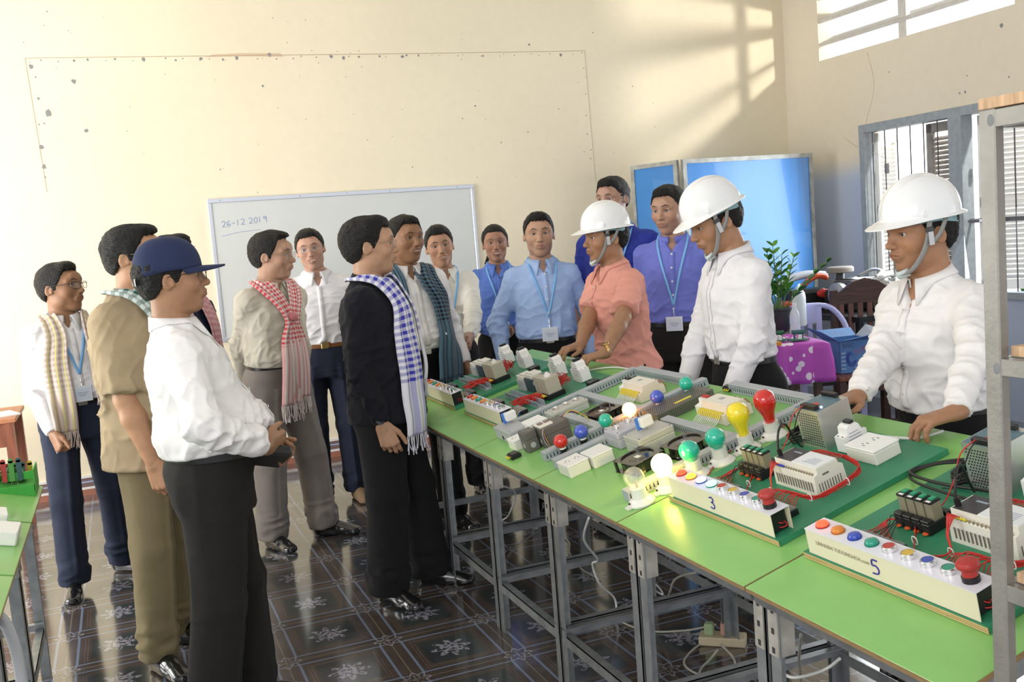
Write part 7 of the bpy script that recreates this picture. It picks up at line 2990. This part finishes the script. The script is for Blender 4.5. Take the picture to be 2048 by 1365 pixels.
mb.build('box_fine_print', mat('pale_print', (.45, .55, .70), .5), t)

# wooden slatted chair behind the box
t = thing('slatted_chair', 'dark wooden chair with a curved top rail and vertical slats behind the box', 'chair', (*at(1750, 600, 6.80)[:2], 0), (0, 0, R(-22)))
mb = MB(); mb.box(-.24, .24, -.24, .22, .42, .45, bev=.005)
mb.build('seat', M_WOODR, t)
for x in (-.22, .22):
    mb = MB(); mb.box(x - .025, x + .025, -.22, -.175, 0, .42, bev=.003)
    mb.build('leg', M_WOODD, t)
    mb = MB(); mb.box(x - .025, x + .025, .18, .225, 0, 1.0, bev=.003)
    mb.build('leg', M_WOODD, t)
poly = [(-.25, .90), (-.25, .97), (-.18, .985), (-.09, 1.05), (0, 1.075), (.09, 1.05), (.18, .985), (.25, .97), (.25, .90)]
mb = MB(); mb.prism(poly, .185, .220, axis='y')
mb.build('top_rail', M_WOODD, t)
mb = MB(); mb.box(-.22, .22, .19, .215, .50, .55)
mb.build('lower_rail', M_WOODD, t)
for k in range(6):
    x = -.17 + k * .068
    mb = MB(); mb.box(x - .019, x + .019, .195, .211, .55, .90, bev=.002)
    mb.build('slat', mat('slat_wood', (.16, .065, .045), .4, noise=.3, nscale=9), t)

# lilac plastic armchair
t = thing('plastic_chair', 'pale lilac plastic armchair between the side table and the slatted chair', 'chair', (*at(1640, 640, 6.75)[:2], 0), (0, 0, R(-20)))
M_LIL = mat('lilac_plastic', (.44, .44, .72), .35)
mb = MB(); mb.box(-.22, .22, -.22, .20, .42, .445, bev=.01)
mb.build('seat', M_LIL, t)
for x, y in ((-.2, -.2), (.2, -.2), (-.2, .18), (.2, .18)):
    mb = MB(); mb.prism([(x - .02, y - .02), (x + .02, y - .02), (x + .02, y + .02), (x - .02, y + .02)], 0, .42)
    mb.build('leg', M_LIL, t)
mb = MB()
mb.tube([(-.245, -.05, .62), (-.25, .12, .66), (-.235, .20, .78), (-.15, .23, .885), (0, .24, .905), (.15, .23, .885), (.235, .20, .78), (.25, .12, .66), (.245, -.05, .62)], .020, n=10)
mb.build('arm_hoop', M_LIL, t, smooth=True)
mb = MB()
for x0_, x1_ in ((-.085, -.045), (.045, .085)):
    mb.prism([(x0_, .43), (x1_, .43), (x1_, .90), (x0_, .90)], .205, .222, axis='y')
mb.prism([(-.085, .78), (.085, .78), (.085, .90), (-.085, .90)], .206, .221, axis='y')
mb.prism([(-.015, .43), (.015, .43), (.015, .79), (-.015, .79)], .206, .221, axis='y')
mb.build('backrest', M_LIL, t)
mb = MB()
for x in (-.235, .235):
    mb.box(x - .015, x + .015, -.08, -.04, .43, .63)
mb.build('arm_post', M_LIL, t)

# sky blue stool under the flowered cloth
t = thing('plastic_stool', 'sky blue plastic stool under the side table', 'stool', (*at(1573, 775, 5.55)[:2], 0), (0, 0, R(10)))
M_SKY = mat('sky_blue_plastic', (.10, .40, .85), .35)
mb = MB(); mb.box(-.15, .15, -.15, .15, .40, .425, bev=.012)
mb.build('seat', M_SKY, t)
for x, y in ((-1, -1), (1, -1), (1, 1), (-1, 1)):
    mb = MB(); mb.add([(x * .13, y * .13, .40), (x * .09, y * .13, .40), (x * .12, y * .175, 0), (x * .17, y * .175, 0), (x * .13, y * .09, .40), (x * .09, y * .10, .40), (x * .12, y * .135, 0), (x * .17, y * .13, 0)],
                      [(0, 1, 2, 3), (4, 7, 6, 5), (0, 3, 7, 4), (1, 5, 6, 2), (0, 4, 5, 1), (3, 2, 6, 7)])
    mb.build('leg', M_SKY, t)
mb = MB(); mb.box(-.14, .14, -.148, -.140, .16, .40); mb.box(.140, .148, -.14, .14, .16, .40); mb.box(-.148, -.140, -.14, .14, .16, .40)
mb.build('skirt_panel', M_SKY, t)

# engine and power tools on the steel bench by the window
t = thing('tool_bench', 'black metal bench by the window carrying engine parts', 'bench', (5.12, 6.05, 0))
mb = MB(); mb.box(-.28, .45, -.52, .45, .76, .80)
mb.build('bench_top', M_BLKP, t)
for x in (-.25, .42):
    for y in (-.48, .42):
        mb = MB(); mb.box(x - .02, x + .02, y - .02, y + .02, 0, .76)
        mb.build('leg', M_BLKP, t)
M_OIL = mat('oily_dark_metal', (.06, .058, .055), .35, metal=.6, noise=.4, nscale=12)
M_ALUD = mat('dirty_aluminium', (.48, .47, .45), .4, metal=.7, noise=.3, nscale=14)
M_ORG = mat('orange_housing', (.62, .09, .03), .35)
t = thing('engine', 'dirty engine with a flat round air filter on top, before the window', 'engine', (5.25, 6.02, .8005))
mb = MB(); mb.box(-.17, .17, -.18, .18, 0, .16, bev=.02); mb.box(-.12, .12, -.13, .13, .16, .24, bev=.02)
mb.build('engine_block', M_OIL, t)
mb = MB()
for k in range(7):
    mb.box(-.13, .13, -.14, .14, .168 + k * .010, .172 + k * .010)
mb.build('cooling_fins', M_ALUD, t)
mb = MB(); mb.lathe([(.030, .22), (.030, .285), (.028, .29)], 20, origin=(-.10, .06, 0))
mb.build('intake_neck', M_BLKP, t, smooth=35)
mb = MB(); mb.lathe([(.095, .290), (.102, .296), (.102, .325), (.094, .335), (.0002, .337)], 32, origin=(-.10, .06, 0))
mb.build('air_filter', mat('dusty_filter', (.22, .19, .16), .6), t, smooth=35)
mb = MB(); mb.tube([(.15, -.12, .18), (.20, -.18, .24), (.10, -.28, .27), (-.05, -.34, .26), (-.12, -.30, .20)], .022, n=12)
mb.tube([(.10, .1, .24), (.16, .0, .29), (.12, -.15, .28), (.0, -.22, .25)], .012, n=10)
mb.build('pipe', M_ALUD, t, smooth=True)
mb = MB(); mb.lathe([(.10, -.02), (.10, .02), (.03, .03), (.0002, .03)], 28)
fw_ = mb.build('flywheel', M_ALUD, t, smooth=35); fw_.matrix_local = Matrix.Translation((-.19, -.02, .12)) @ Matrix.Rotation(R(-90), 4, 'Y')
t = thing('chain_saw', 'orange and black power saw with a curved guard beside the engine', 'power tool', (5.02, 6.36, .8005), (0, 0, R(-15)))
mb = MB(); mb.box(-.16, .16, -.10, .10, .0, .17, bev=.03)
mb.build('saw_body', M_BLKP, t)
mb = MB(); mb.tube([(-.10, -.11, .02), (-.09, -.12, .14), (-.02, -.12, .23), (.07, -.12, .27), (.15, -.11, .25)], .022, n=10)
mb.build('orange_guard', M_ORG, t, smooth=True)
mb = MB(); mb.ball((.12, -.11, .13), (.06, .02, .035), 10)
mb.build('red_cover', mat('red_cover', (.62, .04, .03), .35), t, smooth=True)
mb = MB(); mb.tube([(-.20, 0, .20), (-.08, .02, .26), (.06, .02, .28), (.2, .0, .26)], .032, n=10)
mb.build('grey_sleeve', mat('grey_padded_sleeve', (.40, .42, .45), .7), t, smooth=True)
mb = MB(); mb.box(-.20, -.13, -.12, .02, .02, .09, bev=.02)
mb.build('fuel_tank', M_ORG, t)
t = thing('metal_scrap_part', 'pile-topping aluminium casting on the bench under the window', 'machine part', (5.34, 5.68, .8005))
mb = MB()
rn = random.Random(9)
mb.box(-.13, .13, -.14, .14, 0, .14, bev=.02)
for k in range(9):
    mb.cyl((rn.uniform(-.1, .1), rn.uniform(-.12, .12), .12), (rn.uniform(-.12, .12), rn.uniform(-.14, .14), .14 + rn.uniform(.05, .16)), rn.uniform(.012, .035), n=12)
mb.build('casting', M_ALUD, t, smooth=35)

# plants outside the window
def topiary(label, x, y, z0, balls, leafm):
    t = thing('topiary_plant', label, 'plant', (x, y, -.12), group='plants in the yard outside the window')
    mb = MB(); mb.lathe([(.11, 0), (.15, .05), (.17, z0 - .02), (.18, z0), (.0002, z0)], 24)
    mb.build('pot', mat('grey_clay_pot', (.30, .28, .27), .7), t, smooth=40)
    top = max(b[2] for b in balls)
    mb = MB(); mb.tube([(0, 0, z0 - .02), (.03, .02, (z0 + top) / 2), (0, 0, top)], [.022, .018, .010], n=8)
    mb.build('trunk', mat('bark', (.12, .08, .05), .8), t, smooth=True)
    rn = random.Random(int(x * 100 + y * 37))
    mb = MB()
    for bx, by, bz, rx, rz_ in balls:
        n = int(900 * rx / .25)
        for i in range(n):
            u_, a = rn.uniform(-1, 1), rn.uniform(0, 2 * PI)
            q = math.sqrt(1 - u_ * u_)
            k_ = rn.uniform(.75, 1.05)
            p = Vector((bx + rx * q * math.cos(a) * k_, by + rx * q * math.sin(a) * k_, bz + rz_ * u_ * k_))
            d = Vector((q * math.cos(a), q * math.sin(a), u_)) + Vector((rn.uniform(-.5, .5), rn.uniform(-.5, .5), rn.uniform(-.3, .6)))
            leaf(mb, p, d, (rn.uniform(-1, 1), rn.uniform(-1, 1), .3), rn.uniform(.03, .055), .008)
    mb.build('foliage', leafm, t)['kind'] = 'stuff'


topiary('layered topiary with round green tiers outside the window, at the photo edge', 6.55, 4.88, .35, [(0, 0, 1.02, .24, .07), (0, 0, 1.26, .21, .10), (0.02, 0, 1.62, .12, .09)], M_LEAF)
topiary('small feathery plant outside the window behind the white hard hat', 6.95, 5.62, .45, [(0, 0, 1.10, .20, .13), (.0, .10, 1.28, .10, .08)], M_LEAF2)
topiary('pale leafy plant outside the window above the collar of the man at right', 7.4, 6.1, .45, [(0, 0, 1.15, .16, .14)], M_LEAF2)
topiary('flat clipped shrub outside the window by the grey frame', 6.5, 5.32, .4, [(0, 0, 1.14, .16, .05), (0, 0, .98, .20, .05)], M_LEAF)

# ---------------------------------------------------------------- steel rack at the right edge
t = thing('steel_rack', 'galvanised steel rack post with wooden shelf boards at the right edge', 'rack', (1.205, 1.08, 0))
M_POST = mat('pale_galvanised_tube', (.27, .26, .235), .45, metal=.45, noise=.18, nscale=14, bump=.08, bscale=120)
M_RAW = mat('raw_wood_board', (.60, .40, .24), .7, noise=.3, nscale=16, stretch=(1, 6, 1))
for y in (0, -1.0):
    for x in (0, .42):
        mb = MB(); mb.box(x, x + .019, y, y + .029, 0, 1.693, bev=.002)
        mb.build('post', M_POST, t)
for z in (1.665, 1.298, .948, .45):
    mb = MB()
    mb.box(.001, .018, -1.0, 0, z, z + .026, bev=.001)
    mb.box(.421, .438, -1.0, 0, z, z + .026, bev=.001)
    mb.box(.019, .42, .002, .02, z, z + .026, bev=.001)
    mb.build('rail', M_POST, t)
    mb = MB(); mb.box(.0 if z > 1.5 else .019, .44 if z > 1.5 else .42, -1.0, .029 if z > 1.5 else -.002, z + .028, z + .044, bev=.001)
    mb.build('shelf_board', M_RAW, t)
for z in (1.676, 1.309):
    mb = MB(); mb.ball((0, .007, z), (.0006, .006, .009), 8)
    mb.build('weld_mark', mat('weld_grey', (.20, .21, .22), .6), t, smooth=True)

# ---------------------------------------------------------------- left side
def TL_(x, y, n=0.0, rz=0.0):
    """frame on the slanted left tables; x measured in from their right-hand edge"""
    return Matrix.Translation((-.35, y, TZ)) @ Matrix.Rotation(PI, 4, 'Z') @ Matrix.Rotation(-TT, 4, 'Y') @ Matrix.Translation((x, 0, n)) @ Matrix.Rotation(R(rz), 4, 'Z')


M_GRN = mat('bright_green_foam', (.06, .40, .06), .5)
t = thing('garden_model', 'green toy garden model with tiny fences and coloured sticks', 'model', matrix=TL_(.095, 4.02, .0) @ Matrix.Rotation(TT, 4, 'Y') @ Matrix.Scale(.80, 4))
GM = Matrix.Identity(4)
def gbox(nm, m, *a, **k):
    mb = MB(); mb.box(*a, **k)
    return mb.build(nm, m, t)
mb = MB(); mb.prism([(-.10, -.030), (.09, .020), (.09, .030), (-.10, .030)], -.10, .10, axis='y')
mb.build('base', M_GRN, t)
gbox('tray', M_GRN, -.10, .09, -.10, -.095, .03, .055); gbox('tray', M_GRN, -.10, .09, .04, .045, .05, .085); gbox('tray', M_GRN, -.102, -.097, -.10, .10, .0, .10)
cols = [(.62, .10, .05), (.04, .10, .12), (.45, .05, .05), (.60, .45, .05), (.10, .30, .08)]
for k in range(9):
    row, i = (0, k) if k < 5 else (1, k - 5)
    y = -.088 if row == 0 else .052
    x = .055 - i * .032
    mb = MB(); mb.box(x - .011, x + .011, y - .003, y + .003, .03 + .02 * row, .10 + .045 * row); mb.cyl((x, y - .003, .10 + .045 * row), (x, y + .003, .10 + .045 * row), .011, n=16)
    mb.build('coloured_stick', mat('stick_colour_%s' % 'abcde'[(k * 2) % 5], cols[(k * 2) % 5], .5), t)
for y, z in ((-.092, .03), (.048, .06)):
    mb = MB()
    for i in range(7):
        mb.box(.02 + i * .012, .026 + i * .012, y - .007, y - .005, z, z + .045)
    for zz in (.010, .024, .037):
        mb.box(.015, .10, y - .008, y - .006, z + zz, z + zz + .005)
    mb.build('tiny_fence', mat('fence_straw', (.70, .55, .22), .6), t)
rn = random.Random(3)
for c_ in ((.06, .02, .09), (.03, -.06, .05), (-.02, .0, .06)):
    mb = MB()
    for i in range(150):
        a, b_ = rn.uniform(0, 2 * PI), rn.uniform(-1, 1)
        q = math.sqrt(1 - b_ * b_)
        leaf(mb, Vector(c_) + Vector((q * math.cos(a), q * math.sin(a), b_)) * .03, (q * math.cos(a), q * math.sin(a), b_), (.3, .2, 1), .022, .005)
    mb.build('toy_bush', M_LEAF, t)['kind'] = 'stuff'

t = thing('pipe_fitting', 'white plastic pipe fitting with a brass neck at the left edge', 'fitting', matrix=TL_(.17, 3.66) @ Matrix.Rotation(TT, 4, 'Y'))
mb = MB(); mb.lathe([(.036, -.0), (.036, .05), (.043, .052), (.043, .078), (.030, .080), (.026, .085), (.026, .115), (.0002, .116)], 28)
mb.build('fitting_body', M_WHITEP, t, smooth=35)
mb = MB(); mb.lathe([(.018, .115), (.022, .118), (.022, .14), (.012, .146), (.008, .185), (.0002, .186)], 6)
mb.build('brass_neck', M_GOLD, t)
mb = MB(); mb.tube([(.02, 0, .15), (.015, 0, .19), (-.005, .0, .21), (-.03, 0, .19), (-.036, 0, .12)], .0035, n=8)
mb.build('wire_loop', M_WHITEP, t, smooth=True)
for i, (x, y, sx_, sy_, hh_, lab) in enumerate(((.075, 3.30, .11, .13, .045, 'white foam block at the left edge, the nearer of two'), (.13, 3.47, .12, .10, .05, 'white foam block at the left edge behind the nearer one'))):
    mb = MB(); mb.box(-sx_ / 2, sx_ / 2, -sy_ / 2, sy_ / 2, .001, hh_, bev=.004)
    o = mb.build('foam_block', mat('white_foam', (.80, .80, .76), .7), None)
    o.matrix_world = TL_(x, y, 0, 8 * i)
    tag(o, lab, 'block')
mb = MB()
mb.tube([(-.42, 2.74, .79), (-.395, 2.70, .76), (-.345, 2.66, .70), (-.325, 2.62, .58), (-.335, 2.58, .40), (-.35, 2.55, .2)], .014, n=12)
o = mb.build('flexible_hose', mat('grey_hose', (.42, .43, .46), .4), None, smooth=True)
tag(o, 'grey hose hanging over the lower left table edge', 'hose')
mb = MB()
for i in range(3):
    mb.tube([(-.43, 2.735 + i * .007, .80), (-.415, 2.73 + i * .007, .795)], .006, n=8, smooth=0)
mb.build('coloured_end', mat('blue_tape', (.04, .10, .42), .4), o)

t = thing('wooden_desk', 'reddish wooden desk against the back wall at far left', 'desk', (-.95, 6.55, 0))
mb = MB(); mb.box(-.55, .32, -.28, .30, .72, .745, bev=.003)
mb.build('desk_top', mat('orange_wood', (.42, .17, .08), .45, noise=.2), t)
mb = MB(); mb.box(-.52, .29, -.26, -.24, .58, .72)
mb.build('apron', M_WOODR, t)
for x in (-.50, .28):
    for y in (-.25, .26):
        mb = MB(); mb.box(x - .025, x + .025, y - .025, y + .025, 0, .72)
        mb.build('leg', M_WOODR, t)
mb = MB(); mb.box(-.16, .16, -.11, .11, 0, .008)
tag(mb.build('paper_stack', mat('paper_white', (.85, .83, .80), .8), None, loc=(-.80, 6.45, .7455), rot=(0, 0, R(20))), 'loose white papers on the wooden desk at far left', 'papers')
mb = MB(); mb.box(-.018, .018, -.006, .006, 0, .05, bev=.002); mb.box(-.03, .0, -.006, .0, .02, .04)
tag(mb.build('wall_hook', mat('blue_plastic', (.06, .20, .62), .35), None, loc=(.115, Y_B - .007, 1.28)), 'small blue clip on the back wall behind the tan suit', 'clip')

# ---------------------------------------------------------------- cables and sockets under the tables
def floor_cable(label, pts, m=M_GREYW, r=.0042):
    mb = MB(); mb.tube(pts, r, n=8, smooth=7)
    return tag(mb.build('cable', m, None, smooth=True), label, 'cable')


F_ = .0055


def fl(*pts):
    """points of a cable: (u, v, height) in the photo's frame and metres above the floor"""
    return [on_z(u, v, max(z, F_)) for u, v, z in pts]


floor_cable('white cable looping down under the second table from the far end', fl((1030, 938, .62), (988, 965, .55), (1030, 985, .40), (1018, 1030, .25), (1008, 1045, .1), (1075, 1058, 0)), M_WHTW)
floor_cable('white cable hanging under the table with the red ball lamp', fl((1178, 1035, .62), (1168, 1080, .5), (1195, 1120, .35), (1185, 1130, .3), (1200, 1170, .2), (1230, 1200, .08), (1232, 1245, 0)), M_WHTW)
floor_cable('dusty cable lying on the floor under the middle tables', fl((1120, 1070, 0), (1138, 1085, 0), (1140, 1108, 0), (1162, 1138, 0), (1200, 1160, 0)))
floor_cable('dusty cable arching under the table with the glowing bulb', fl((1390, 1146, .45), (1350, 1160, .35), (1330, 1200, .12), (1270, 1222, 0), (1230, 1235, 0), (1290, 1262, 0), (1370, 1262, 0), (1432, 1250, .02)))
floor_cable('dusty cable loop beside the power strip on the floor', fl((1462, 1262, .05), (1440, 1280, .02), (1400, 1290, 0), (1368, 1325, 0), (1400, 1350, 0), (1460, 1345, 0), (1468, 1320, 0), (1442, 1290, .03)))
floor_cable('second dusty cable running from the power strip towards the viewer', fl((1436, 1300, .04), (1420, 1320, .014), (1400, 1342, .014), (1398, 1375, 0)))
floor_cable('dusty cable hanging under the nearest table', fl((1602, 1270, .55), (1598, 1320, .3), (1600, 1370, .1), (1570, 1420, 0)))
floor_cable('pale cable drooping under the front of the nearest table', fl((1555, 1245, .6), (1562, 1275, .5), (1530, 1310, .38), (1570, 1350, .35), (1600, 1355, .35), (1650, 1340, .35), (1680, 1318, .4)), M_WHTW)
floor_cable('white cable loop on the floor behind the middle tables', fl((1272, 1165, 0), (1310, 1170, 0), (1325, 1190, 0), (1300, 1178, .012), (1272, 1172, .012)), M_WHTW)
pst = on_z(1446, 1288, 0)
t = thing('power_strip', 'dusty cream power strip on the floor among the cables', 'power strip', tuple(pst), (0, 0, R(-40)))
mb = MB(); mb.box(-.085, .085, -.035, .035, .001, .034, bev=.004)
mb.build('strip_body', mat('dusty_cream_plastic', (.52, .44, .30), .6), t)
mb = MB(); mb.box(-.065, -.030, -.018, .018, .034, .078, bev=.006)
mb.build('plug', mat('faded_green_plug', (.30, .40, .22), .6), t)
mb = MB(); mb.box(-.005, .035, -.018, .018, .034, .085, bev=.006)
mb.build('plug', mat('faded_pink_plug', (.50, .28, .22), .6), t)
